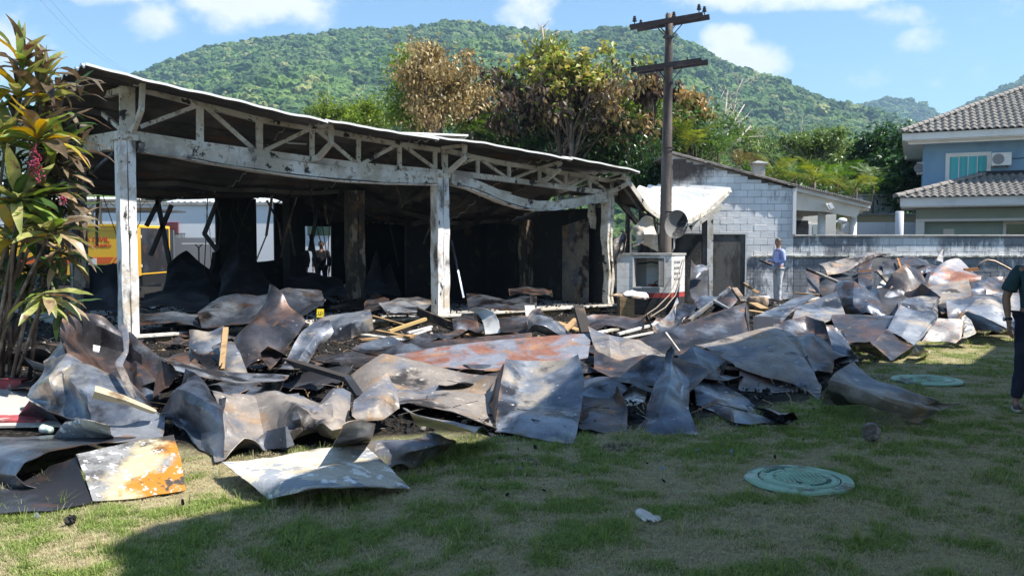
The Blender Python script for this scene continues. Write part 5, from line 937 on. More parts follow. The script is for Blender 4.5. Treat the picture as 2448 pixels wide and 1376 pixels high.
 (CS, 'black strip at the foot of the floor edge right of the drum', D, [[(1185, 755, 15.8), (1230, 757, 15.8), (1262, 755, 15.8)], [(1198, 800, 14.4), (1235, 802, 14.3), (1262, 798, 14.4)]], .03, 1),
 ('melted_sheet', 'silvery melted plastic heap behind the orange rust plate', M_light, [[(1262, 775, 14.4), (1290, 752, 14.8), (1318, 752, 14.8), (1345, 770, 14.5)], [(1258, 792, 13.9), (1295, 778, 13.8), (1330, 775, 13.9), (1372, 790, 13.8)], [(1262, 808, 13.4), (1300, 806, 13.3), (1340, 806, 13.3), (1388, 804, 13.4)]], .12, 0),
 (CS, 'grey sheet half hidden behind the long trough', L_, [[(1560, 790, 14.3), (1600, 750, 15.0), (1622, 715, 15.6)], [(1590, 805, 14.0), (1612, 775, 14.5), (1618, 740, 15.0)]], .03, 2),
 (CS, 'curved blue sheet behind the long trough rim', S, [[(1600, 765, 15.2), (1635, 728, 15.8), (1670, 722, 15.9)], [(1595, 788, 14.6), (1630, 770, 14.8), (1655, 755, 15.0)]], .05, 2),
 (CS, 'tan torn sheet before the boarded table', D, [[(1385, 765, 15.2), (1430, 755, 15.5), (1480, 752, 15.6), (1545, 758, 15.5)], [(1380, 785, 14.6), (1430, 780, 14.7), (1480, 778, 14.7), (1540, 780, 14.6)]], .07, 1),
 (CS, 'small crushed metal sheets piled behind the trough end', S, [[(1660, 720, 16.2), (1700, 700, 16.8), (1735, 712, 16.5)], [(1665, 745, 15.5), (1700, 740, 15.6), (1740, 735, 15.8)]], .09, 0),
 (CS, 'leaning dark plate with a pale edge behind the trough end', D, [[(1700, 745, 15.8), (1740, 690, 16.6), (1748, 688, 16.6)], [(1725, 750, 15.5), (1758, 725, 16), (1765, 715, 16.2)]], .03, 1),
 (CS, 'white bent tin sheet by the cabinet right side', L_, [[(1655, 640, 19.4), (1680, 632, 19.6), (1700, 636, 19.6)], [(1665, 660, 19.0), (1678, 650, 19.2), (1690, 645, 19.3)]], .03, 1),
 (CS, 'black jagged sheet standing against the grey low wall', K, [[(1650, 640, 20.4), (1680, 650, 20.2), (1694, 640, 20.4)], [(1648, 720, 18.6), (1680, 715, 18.8), (1700, 712, 18.9)]], .07, 1),
 ('crushed_housing', 'crushed fan housing lying on the cabinet top', M_beige, [[(1512, 541, 20.3), (1535, 538, 20.3), (1558, 536, 20.3)], [(1512, 565, 20.2), (1540, 560, 19.9), (1572, 562, 20.1)], [(1514, 590, 20.3), (1535, 580, 19.9), (1565, 598, 20.2)]], .14, 0),
 ('bent_cover', 'bent grey cover hanging over the left edge of the cabinet', T, [[(1468, 575, 20.1), (1492, 552, 20.2), (1500, 565, 20.0)], [(1468, 610, 19.9), (1482, 595, 19.8), (1492, 600, 19.8)], [(1470, 640, 19.8), (1474, 630, 19.8), (1478, 615, 19.8)]], .04, 1),
]
for row in LIST:
    nm, lb, mt, rows = row[:4]; amp = row[4] if len(row) > 4 else .03; sm = row[5] if len(row) > 5 else 1
    n = min(len(r) for r in rows); big = max(len(rows), n)
    sheet(nm, lb, mt, [r[:n] for r in rows], amp, sm if amp < .03 else min(sm, 2), k=9 if big > 2 else 12)
# scraps whose like cannot be told apart: dark crumpled bits filling the heap
rr = random.Random(5)
LAND = [('the red kerb', 60, 8.6), ('the left column foot', 300, 13), ('the left blue crumple', 230, 8.3), ('the wedge-shaped sheet', 450, 7.8), ('the tan crumple', 660, 8.0), ('the golden trough piece', 890, 8.0), ('the central grey trough', 1020, 9), ('the tall speckled panel', 1290, 8.4), ('the orange rust plate', 1180, 11), ('the tilted sail sheet', 620, 11), ('the folded peak sheet', 1490, 11), ('the cone-like sheet', 1590, 8.6), ('the dark pitched fold', 1680, 10), ('the tent-like sheet', 1830, 11), ('the wavy dark sheet', 1940, 11.6), ('the long trough', 1640, 13.3), ('the floor edge', 900, 16), ('the white drum shell', 1165, 15.5), ('the black charred post', 1392, 14), ('the meter cabinet', 1550, 18.5), ('the grey-green duct lid', 1950, 15), ('the standing crushed sheet', 2050, 15.8), ('the tilted box duct', 2180, 13.5), ('the cream slab', 2250, 16.5), ('the arched sheet', 2350, 14.6), ('the rust-rimmed box', 2130, 18.5), ('the folded box frame', 1940, 17.8), ('the rusty orange sheet', 2290, 17.6), ('the middle column', 1052, 18), ('the dark inner column', 848, 20.6), ('the right inner column', 1258, 24), ('the right column', 1455, 21.5), ('the bubbled end wall', 1400, 24), ('the pointed dark sheet', 450, 19), ('the peaked dark sheet', 580, 19), ('the left inner dark pillar', 700, 22), ('the yellow truck', 260, 22), ('the lens-shaped sheet', 970, 17.6), ('the floor channel', 1200, 18.6)]
def near(uv):
    k = min(LAND, key=lambda L: ((L[1] - uv[0]) / 70) ** 2 + ((L[2] - uv[1]) / 1.2) ** 2); du = uv[0] - k[1]; dy = uv[1] - k[2]
    d1 = 'behind' if dy > .35 else ('in front of' if dy < -.35 else 'level with'); d2 = ' to its right' if du > 25 else (' to its left' if du < -25 else '')
    return 'lying %s %s%s' % (d1, k[0], d2)
FG = 'scraps of sheet metal among the wreckage'
fill = []
def filler(x, y, s, mat, z=.0, h=.35):
    a = rr.uniform(0, 6.28); ux, uy = math.cos(a), math.sin(a); til = rr.uniform(-.3, .9)
    G = []
    for i in range(3):
        r = []
        for j in range(4):
            p = (i / 2 - .5) * s * .7; q = (j / 3 - .5) * s
            r.append(Vector((x + ux * p - uy * q + rr.uniform(-.06, .06) * s, y + uy * p + ux * q + rr.uniform(-.06, .06) * s, z + .03 + max(0, h * (.3 + til * (i / 2)) * rr.uniform(.3, 1.2)))))
        G.append(r)
    o = sheet('metal_scrap', None, mat, G, .07 * s, 1, k=4, cat=None, seed=rr.randint(0, 99), floor=z)
    nm = {M_steel: 'blue-grey', M_dark: 'brown-black', M_soot: 'soot black', M_tan: 'tan', M_light: 'pale grey', M_beige: 'cream'}[mat]
    wh = 'on the pavilion floor' if z > .05 else 'among the wreckage on the ground'
    uv = (CX + x / y * F, y); lab = 'crumpled %s scrap %s' % (nm, near(uv)); tag(o, lab, 'metal scrap', 'loose scraps of sheet metal'); return o
mats = [M_steel, M_dark, M_soot, M_dark, M_tan, M_light]
for i in range(64):      # heap zone
    u = rr.uniform(80, 2020); v = rr.uniform(770, 960); p = P(u, v, 0)
    if p.y < debris_edge(p.x) + 1.3: continue
    if (Vector((p.x, p.y, 0)) - P0).dot(FN) > -.6: continue
    filler(p.x, p.y, rr.uniform(.6, 1.3), rr.choice(mats[:4]), 0, rr.uniform(.1, .4))
for i in range(46):      # small torn bits wedged between the big sheets
    u = rr.uniform(80, 1980); v = rr.uniform(790, 1010); p = P(u, v, 0)
    if p.y < debris_edge(p.x) + 1.5 or (1120 < u < 1440 and p.y < 10.5) or (Vector((p.x, p.y, 0)) - P0).dot(FN) > -.6: continue
    filler(p.x, p.y, rr.uniform(.25, .5), rr.choice(mats), 0, rr.uniform(.1, .3))
for i in range(26):
    u = rr.uniform(1960, 2400); y = rr.uniform(14.8, 19.5); filler((u - CX) / F * y, y, rr.uniform(.3, .6), rr.choice(mats[:4]), 0, max(.1, .95 - abs(u - 2170) / 420) * rr.uniform(.5, 1.0))
for i in range(34):      # right-hand pile body, stacked
    u = rr.uniform(1945, 2400); y = rr.uniform(14.5, 20.5); x = (u - CX) / F * y
    hmax = max(.05, 1.0 - abs(u - 2170) / 420) * (1 if y > 15.5 else .5) * 1.0
    filler(x, y, rr.uniform(.7, 1.4), rr.choice(mats[:4]), rr.uniform(0, .045), hmax * rr.uniform(.3, 1.0))
for i in range(40):      # floor of the pavilion
    s = rr.uniform(.2, 11.4); d = rr.uniform(.4, 7.8); p = FB(s, d, 0); filler(p.x, p.y, rr.uniform(.7, 1.6), rr.choice([M_steel, M_soot, M_soot, M_dark]), BZ, rr.uniform(.05, .5) * (1 if d > 2 else .3))
# sticks, planks and bars
def stick(name, label, cat, a, b, w_, h_, mat, group=None):
    mb = MB(); A = P(*a) if not isinstance(a, Vector) else a; B = P(*b) if not isinstance(b, Vector) else b; mb.bar(A, B, w_, h_); o = mb.build(name, mat); return tag(o, label, cat, group)
stick('charred_beam', 'black charred bar leaning left of the golden trough piece', 'beam', (683, 860, 9.7), (832, 905, 8.7), .10, .05, M_woodchar)
stick('charred_beam', 'short dark bar bending down from the black charred bar', 'beam', (830, 903, 8.7), (862, 950, 8.3), .08, .05, M_soot)
stick('brown_stick', 'thin upright brown stick right of the crushed duct pieces', 'stick', (540, 785, 10.0), (530, 884, 9.5), .06, .05, M_wood)
stick('charred_post', 'short black charred post leaning behind the folded peak sheet', 'post', (1383, 735, 14.2), (1402, 800, 13.2), .16, .10, M_woodchar)
stick('brown_plate', 'thin pale-edged brown plate leaning against the long trough', 'metal sheet', (1592, 795, 12.3), (1625, 840, 11.6), .02, .02, M_beige)
stick('white_bar', 'long white bar lying left of the long trough', 'bar', (1478, 798, 14.2), (1590, 768, 15.2), .05, .04, M_rooftop)
stick('white_bar', 'second thin white bar just below the long white bar', 'bar', (1490, 808, 13.8), (1580, 790, 14.4), .03, .03, M_rooftop)
stick('steel_angle', 'pale steel angle rising over the long trough', 'bar', (1648, 765, 14.6), (1742, 692, 15.6), .06, .05, M_light)
stick('steel_angle', 'pale steel angle crossing down behind the trough end', 'bar', (1706, 718, 15.2), (1760, 748, 14.6), .05, .04, M_light)
stick('rusty_bar', 'upright rusty bar standing on the right end of the long trough', 'bar', (1755, 690, 14.4), (1778, 722, 14.0), .10, .05, M_tan)
stick('folded_bar', 'slanting dark bar with rust over the folded box frame', 'bar', (1930, 643, 17.8), (2005, 675, 17.0), .07, .05, M_tan)
stick('rusty_bar', 'orange rusty bar on the right of the rust-rimmed box', 'bar', (2146, 618, 18.3), (2157, 651, 17.7), .035, .03, pmat('orange rust', (.42, .18, .06), [((.2, .1, .06), 5, .5, .6)], .8))
stick('rusty_bar', 'orange rusty bar along the top of the thin-rimmed box', 'bar', (2051, 649, 17.8), (2086, 645, 17.8), .03, .03, MC['orange rust'])
stick('dark_bar', 'grey-brown bar crossing the pale plate in mid pile', 'bar', (2100, 648, 17.2), (2140, 692, 16.5), .09, .05, M_tan)
stick('dark_bar', 'brown curled bar standing before the rusty orange sheet', 'bar', (2222, 652, 17), (2208, 688, 16.3), .06, .05, M_dark)
stick('rusty_angle', 'rusty orange angle at the top right of the pile', 'bar', (2305, 645, 17.6), (2338, 643, 17.6), .06, .06, MC['orange rust'])
stick('yellow_batten', 'bent yellow-brown batten before the middle column', 'batten', (930, 792, 15.0), (1018, 762, 15.6), .07, .05, pmat('ochre wood', (.55, .38, .16), [((.3, .18, .07), 4, .55, .65)], .6))
stick('thin_batten', 'long thin pale batten left of the yellow-brown batten', 'batten', (890, 755, 16.4), (968, 777, 15.6), .05, .03, M_wood)
stick('charred_plank', 'dark plank slanting before the middle column', 'plank', (1000, 745, 16.8), (1118, 795, 15.0), .05, .16, M_woodchar)
stick('charred_plank', 'brown plank end left of the slanting dark plank', 'plank', (937, 742, 17.2), (1003, 741, 17.0), .05, .14, M_tan)
stick('white_batten', 'white batten lying low before the floor edge', 'batten', (975, 795, 14.8), (1032, 780, 15.3), .05, .03, M_rooftop)
stick('white_batten', 'second white batten crossing the first before the floor edge', 'batten', (988, 800, 14.6), (1030, 786, 15.0), .04, .03, M_rooftop)
stick('upright_block', 'square rust-blue block standing on the floor edge', 'block', Vector(P(1273, 738, 17.4)), Vector(P(1273, 704, 17.4)), .16, .10, M_tan)
stick('upright_block', 'grey square tile leaning below the rust-blue block', 'block', (1270, 765, 16.4), (1266, 732, 17.0), .20, .05, M_concrete)
stick('fallen_pipe', 'steel pipe hanging from the roof to the floor right of the middle column', 'pipe', (1080, 575, 19.5), (1108, 712, 18.6), .04, .04, M_steel)
stick('wood_slat', 'pale slat leaning against the wall behind the clipboard man', 'slat', (1778, 676, 23.6), (1815, 700, 22.6), .04, .03, M_wood)
stick('wood_slat', 'second pale slat below the first behind the clipboard man', 'slat', (1780, 682, 23.5), (1812, 702, 22.5), .03, .03, M_wood)
for k, (a, b) in enumerate((((870, 800, 14.4), (960, 812, 14.0)), ((860, 812, 14), (1000, 800, 14.6)), ((900, 790, 14.9), (985, 806, 14.3)), ((1010, 806, 14.3), (1090, 800, 14.5)), ((1090, 795, 14.8), (1150, 805, 14.2)), ((1040, 812, 14.0), (1115, 812, 14.0)), ((880, 822, 13.4), (940, 806, 14.2)), ((1340, 800, 14.2), (1378, 762, 15.2)), ((1330, 770, 15.2), (1385, 790, 14.6)), ((1400, 800, 14), (1480, 785, 14.8)), ((1800, 724, 19.5), (1828, 738, 18.6)), ((1840, 750, 17.5), (1790, 742, 18)), ((1905, 722, 19), (1960, 712, 19.8)), ((1900, 700, 20.2), (1975, 706, 19.9)))):
    stick('broken_plank', 'broken %s plank %s' % ('tan' if k % 3 else 'white-flaked', near(((a[0] + b[0]) / 2, (a[2] + b[2]) / 2))), 'plank', a, b, rr.uniform(.08, .2), .03, M_wood if k % 3 else M_flake, 'broken planks in the rubble')
# arching bent pipe over the right of the pile
mb = MB(); pts = [P(2338, 640, 20), P(2345, 628, 20), P(2360, 621, 20), P(2378, 624, 20), P(2400, 635, 19.9), P(2430, 652, 19.8), P(2470, 675, 19.6), P(2520, 700, 19.3)]
mb.tube(pts, .022, 8); tag(mb.build('bent_pipe', pmat('rusty pipe', (.42, .30, .22), [((.2, .12, .08), 6, .5, .6)], .5, .4), smooth=True), 'thin copper-coloured pipe arching over the right end of the pile', 'pipe')
# round drum-like things near the clipboard man
mb = MB(); c = P(1812, 722, 21); mb.lathe((c.x, 21, 0.02), [(.02, 0), (.22, .01), (.26, .18), (.24, .30), (.2, .32)], 16); tag(mb.build('clay_pot', pmat('clay', (.34, .24, .17), [((.1, .08, .06), 5, .5, .6)], .9), smooth=True), 'broken brown pot in the rubble left of the clipboard man', 'pot')
mb = MB(); c = P(1822, 715, 21.9); mb.box((c.x, 21.9, .17), (.42, .3, .28), .3, .06); tag(mb.build('crushed_tank', M_steel), 'crushed dark steel tank behind the brown pot', 'tank')
# charcoal and ash: thousands of chips
def chips():
    rs = np.random.RandomState(8); pts = []
    def chip(seed, fl):
        bm = bmesh.new(); bmesh.ops.create_icosphere(bm, subdivisions=1, radius=1); r = random.Random(seed)
        for v in bm.verts: v.co = Vector((v.co.x * r.uniform(.5, 1.3), v.co.y * r.uniform(.4, 1.0), v.co.z * fl * r.uniform(.4, 1)))
        me = bpy.data.meshes.new('chip'); bm.to_mesh(me); bm.free(); return me
    x = []; y = []; z = []; s = []
    n = 26000; uu = rs.uniform(-300, 2500, n); yy = 7.2 + 18 * rs.rand(n) ** 1.15; xx = (uu - CX) / F * yy
    ok = (yy > debris_edge(xx) + .55) & ((xx < 5) | (yy > 15.5)) & ~((xx < -3.4) & (yy < 9.3))
    xx, yy = xx[ok], yy[ok]; ds = (xx - P0.x) * FD.x + (yy - P0.y) * FD.y; dd = (xx - P0.x) * FN.x + (yy - P0.y) * FN.y
    ins = (ds > 0) & (ds < sR) & (dd > -.1) & (dd < 8.4)
    hp = np.clip(vn(xx, yy, 1.1, 4) - .35, 0, 1) * .12
    zz = np.where(ins, BZ + .01 + hp * rs.rand(len(xx)), .0 + hp * .5 * rs.rand(len(xx)))
    nn = len(xx); sz = .012 + .042 * rs.rand(nn) ** 3; rot = rs.rand(nn, 3) * 6.28
    m2 = pmat('light rubble', (.38, .34, .28), [((.18, .12, .08), 20, .5, .6)], .9, rnd_off=True)
    idx = np.where(rs.rand(nn) < .10, 3, rs.randint(0, 3, nn))
    scatter('charcoal_rubble', np.stack([xx, yy, zz], 1), rot, np.stack([sz] * 3, 1), idx, [(chip(0, .5), M_char), (chip(1, .3), M_char), (chip(2, .8), M_char), (chip(3, .4), m2)], 'charcoal, ash and small burnt rubble covering ground and floor')
    def sliver(seed):
        mb = MB(); r = random.Random(seed); mb.bar((-1, 0, 0), (r.uniform(-.2, .2), .12, .05), .07, .04); mb.bar((r.uniform(-.2, .2), .12, .05), (1, 0, 0), .05, .03); return mb.mesh('sliver')
    n = 2600; uu = rs.uniform(-100, 2420, n); yy = 7.3 + 12 * rs.rand(n); xx = (uu - CX) / F * yy; ok = (yy > debris_edge(xx) + .1) & ((xx < 5) | (yy > 15.5)) & ~((xx < -3.4) & (yy < 9.3)); xx, yy = xx[ok], yy[ok]; nn = len(xx); sz = .04 + .13 * rs.rand(nn) ** 2
    rt = np.stack([rs.rand(nn) * .5 - .25, rs.rand(nn) * .8 - .4, rs.rand(nn) * 6.28], 1)
    scatter('burnt_splinters', np.stack([xx, yy, .03 + .12 * rs.rand(nn) ** 2], 1), rt, np.stack([sz] * 3, 1), rs.randint(0, 4, nn), [(sliver(0), M_woodchar), (sliver(1), M_soot), (sliver(2), M_tan), (sliver(3), M_wood)], 'small splinters of burnt wood and metal strips littering the ground')
    n = 420; uu = rs.uniform(0, 2300, n); yy = 5 + 7 * rs.rand(n); xx = (uu - CX) / F * yy; ok = (yy < debris_edge(xx)) & (yy > debris_edge(xx) - 1.6) ; xx, yy = xx[ok], yy[ok]; nn = len(xx); sz = .008 + .022 * rs.rand(nn) ** 2
    scatter('ash_flakes', np.stack([xx, yy, np.full(nn, .012)], 1), rs.rand(nn, 3) * 6.28, np.stack([sz, sz, sz * .3], 1), rs.randint(0, 2, nn), [(chip(5, .3), pmat('slate flake', (.16, .19, .24), [], .7)), (chip(6, .3), M_char)], 'small flakes of ash and slate coloured plastic on the grass')
chips()
# ---------------------------------------------------------------- small things on the lawn
def evidence_marker():
    c = P(765, 758, 13.6); e = empty('evidence_marker', c - Vector((0, 0, .02)), 'small yellow evidence marker numbered 10 in the wreckage', 'marker')
    m = pmat('yellow plastic', (.85, .62, .03), [], .4); mb = MB(); w_ = .055; h = .13
    mb.prism([c + Vector((-w_, 0, 0)), c + Vector((w_, 0, 0)), c + Vector((w_, .03, h)), c + Vector((-w_, .03, h))], (0, .004, 0)); mb.prism([c + Vector((-w_, .07, 0)), c + Vector((w_, .07, 0)), c + Vector((w_, .04, h)), c + Vector((-w_, .04, h))], (0, .004, 0)); mb.build('tent', m, e)
    return text('10', c + Vector((0, .012, .035)), .085, M_soot, e, rot=(R(103), 0, 0))
def text(s, loc, size, mat, parent, rot=(R(90), 0, 0), name='lettering', ext=.002, align='CENTER', sx=1.0, bold=0.0):
    cu = bpy.data.curves.new(name, 'FONT'); cu.body = s; cu.size = size; cu.extrude = ext; cu.align_x = align; cu.offset = bold
    o = bpy.data.objects.new('tmp', cu); COL.objects.link(o); dg = bpy.context.evaluated_depsgraph_get(); me = bpy.data.meshes.new_from_object(o.evaluated_get(dg)); bpy.data.objects.remove(o)
    t = link(name, me, None, parent, Vector(loc) - (wloc(parent) if parent else Vector()), rot, (sx, 1, 1)); me.materials.clear(); me.materials.append(mat); return t
evidence_marker()
def manhole(k, cx, cy, r, label):
    e = empty('manhole_cover', (cx, cy, 0), label, 'manhole cover', 'green manhole covers in the lawn'); m = pmat('green painted iron', (.25, .42, .29), [((.31, .50, .36), 4, .48, .6), ((.46, .50, .42), 9, .58, .66, 8), ((.10, .11, .07), 3, .54, .64), ((.22, .18, .11), 6, .60, .66)], .6, 0, (20, .3, .01))
    mb = MB(); z0 = .005; n = 40; pr = [(r * .76, z0 + .012), (r * .80, z0 + .016), (r * .98, z0 + .01), (r * 1.0, 0)]
    mb.lathe((cx, cy, 0), pr, n, cap=False); rim = mb.build('concrete_collar', m, e)
    for v in rim.data.vertices: a = math.atan2(v.co.y, v.co.x); q = math.hypot(v.co.x, v.co.y); v.co.x *= 1 + (.05 * noise.noise(Vector((math.cos(a) * 2, math.sin(a) * 2, k)))) * (q > r * .9); v.co.y *= 1 + .06 * noise.noise(Vector((math.cos(a) * 2, math.sin(a) * 2, k))) * (q > r * .9)
    mb = MB(); mb.lathe((cx, cy, 0), [(r * .735, 0), (r * .735, z0 + .012), (r * .725, z0 + .015)], n); mb.build('lid', m, e)
    mb = MB()
    for rr_ in (.70, .50): mb.lathe((cx, cy, z0 + .0145), [(r * rr_, 0), (r * rr_, .004), (r * (rr_ - .015), .004), (r * (rr_ - .015), 0)], n, cap=False)
    mb.build('raised_ring', m, e)
    mb = MB(); st = r * .085; q = random.Random(k)
    for i in range(-6, 7):
        for j in range(-6, 7):
            x, y = i * st, j * st
            if math.hypot(x, y) < r * .47: mb.box((cx + x, cy + y, z0 + .017), (st * .62, st * .62, .005), .78)
    o = mb.build('tread_studs', m, e); o['kind'] = 'stuff'
    mb = MB(); mb.lathe((cx - r * .12, cy - r * .38, z0 + .0165), [(.024, 0), (.024, .003)], 12); mb.build('lifting_hole', M_soot, e)
    if k == 0:
        for word, a0, sgn in (('ESGOTO', 118, 1), ('SANITARIO', -48, 1)):
            for i, ch in enumerate(word):
                a = R(a0 + (len(word) / 2 - i) * 8.5) if a0 > 0 else R(a0 - (len(word) / 2 - i) * 8.0); rad = r * .585
                rz = a - math.pi / 2 if a0 > 0 else a + math.pi / 2
                t = text(ch, (cx + rad * math.cos(a), cy + rad * math.sin(a), z0 + .018), .045, pmat('dark green letters', (.04, .12, .09), [], .6), e, rot=(0, 0, rz), name='letter')
manhole(0, *MANH[0], 'nearer and larger green painted manhole cover in the shaded lawn'); manhole(1, *MANH[1], 'farther green manhole cover left of the dark-shirted man')
def motor():
    c = P(2082, 1066, 7.05); c.z = .075; e = empty('fan_motor', (c.x, c.y, 0), 'burnt cylindrical fan motor lying on the lawn', 'motor'); ax = Vector((-.40, -.90, .10)).normalized(); m = pmat('burnt motor', (.14, .11, .10), [((.3, .25, .23), 9, .5, .62), ((.03, .03, .03), 12, .55, .65)], .55, .4, (30, .5, .01))
    mb = MB(); mb.lathe(c, [(.066, -.07), (.074, -.06), (.074, .055), (.07, .06), (.062, .062), (.062, .05), (.03, .046), (.03, .055), (.012, .058), (.012, .075)], 24, axis=ax); mb.build('body', m, e)
    for k in range(6):
        a = k * 1.047; x = ax.orthogonal().normalized(); y = ax.cross(x); p = c + ax * .053; mb = MB(); mb.bar(p + (x * math.cos(a) + y * math.sin(a)) * .018, p + (x * math.cos(a) + y * math.sin(a)) * .06, .008, .008); mb.build('spoke', m, e)
    mb = MB(); mb.tube([c - ax * .06, c - ax * .11], .006, 6); mb.build('shaft', M_soot, e)
    mb = MB(); mb.tube([c + Vector((.05, .02, .05)), c + Vector((.09, .0, .03)), c + Vector((.10, .02, .0))], .004, 5); mb.build('wire', M_soot, e)
motor()
def glove():
    c = P(1548, 1243, 5.0); c.z = .018; m = pmat('dirty white glove', (.62, .58, .53), [((.35, .30, .25), 12, .52, .64)], .9, 0, (60, .3, .005))
    a = R(-40); ux = Vector((math.cos(a), math.sin(a), 0)); uy = Vector((-math.sin(a), math.cos(a), 0)); bm = bmesh.new(); sk = []
    def chain(pts, rads, root=None):
        prev = root
        for p, r in zip(pts, rads):
            v = bm.verts.new(p); sk.append((v, r))
            if prev is not None: bm.edges.new((prev, v))
            prev = v
        return prev
    b = chain([c - ux * .075 + Vector((0, 0, .012)), c - ux * .045 + Vector((0, 0, .02)), c + Vector((0, 0, .014))], [.036, .033, .030])
    for k, (off, L) in enumerate(((-.027, .052), (-.010, .062), (.009, .060), (.026, .048))): chain([c + ux * .022 + uy * off, c + ux * (.022 + L * .55) + uy * off * 1.3 + Vector((0, 0, .006)), c + ux * (.022 + L) + uy * off * 1.45 - Vector((0, 0, .006))], [.0105, .0095, .008], b)
    chain([c - ux * .012 - uy * .035, c + ux * .022 - uy * .058 - Vector((0, 0, .006))], [.011, .009], b)
    me = bpy.data.meshes.new('glove'); bm.verts.index_update(); rads = [(v.index, r) for v, r in sk]; bm.to_mesh(me); bm.free()
    o = link('work_glove', me, m); o.modifiers.new('s', 'SKIN'); 
    for i, r in rads: me.skin_vertices[0].data[i].radius = (r * 1.15, r * .8)
    me.skin_vertices[0].data[0].use_root = True
    sb = o.modifiers.new('u', 'SUBSURF'); sb.levels = sb.render_levels = 2
    dg = bpy.context.evaluated_depsgraph_get(); me2 = bpy.data.meshes.new_from_object(o.evaluated_get(dg)); o.modifiers.clear(); o.data = me2; me2.materials.clear(); me2.materials.append(m)
    me2.polygons.foreach_set('use_smooth', [True] * len(me2.polygons)); me2.transform(Matrix.Translation(-c)); o.location = c; tag(o, 'dropped white work glove lying on the front lawn', 'glove')
glove()
def cup():
    c = P(112, 1035, 0); mb = MB(); c.z = .034; mb.lathe(c, [(.030, -.05), (.031, -.048), (.037, .045), (.040, .05), (.036, .05), (.028, -.04)], 16, axis=(-.8, .3, .05)); m = pmat('green printed plastic cup', (.38, .55, .48), [((.75, .75, .72), 14, .5, .55)], .3); tag(mb.build('plastic_cup', m, smooth=True), 'crushed plastic cup lying beside the red kerb', 'cup')
    mb = MB(); c = P(170, 1250, 0); 
    bm = bmesh.new(); bmesh.ops.create_icosphere(bm, subdivisions=3, radius=.03)
    for v in bm.verts: v.co *= 1 + .7 * noise.noise(v.co * 60); 
    me = bpy.data.meshes.new('lump'); bm.to_mesh(me); bm.free(); tag(link('charred_lump', me, M_char, None, (c.x, c.y, .02)), 'small charred lump on the sunlit grass at lower left', 'lump')
cup()
# ---------------------------------------------------------------- path with red kerbs at the left
def path():
    a = [P(-500, 940, 0), P(120, 938, 0), P(160, 960, 0), P(150, 1025, 0), P(-600, 1035, 0)]
    for p in a: p.z = .018
    mb = MB(); mb.prism(a, (0, 0, .02)); m = pmat('worn pavement', (.44, .41, .36), [((.33, .31, .28), 3, .5, .62), ((.55, .52, .47), 12, .56, .64)], .9, 0, (25, .3, .01)); tag(mb.build('pavement', m), 'grey concrete path at the left', kind='structure')
    mr = pmat('worn red kerb paint', (.42, .07, .08), [((.45, .40, .35), 2.6, .53, .58, 9), ((.28, .06, .06), 6, .5, .62)], .8, 0, (20, .3, .01))
    for j, (A, B, w_, h) in enumerate(((P(-500, 935, 0), P(62, 931, 0), .16, .14), (P(-600, 1020, 0), P(118, 1012, 0), .26, .05))):
        n = 4
        for i in range(n):
            p = A.lerp(B, i / n + .004); q = A.lerp(B, (i + 1) / n - .004); mb = MB(); mb.bar(p + Vector((0, 0, .05 if j == 0 else .035)), q + Vector((0, 0, .05 if j == 0 else .035)), w_, h); o = mb.build('kerb', mr); tag(o, ('red painted kerb stone along the back of the left path', 'worn red painted kerb stone along the front of the left path')[j], 'kerb', ('back row of red kerb stones', 'front row of red kerb stones')[j])
path()
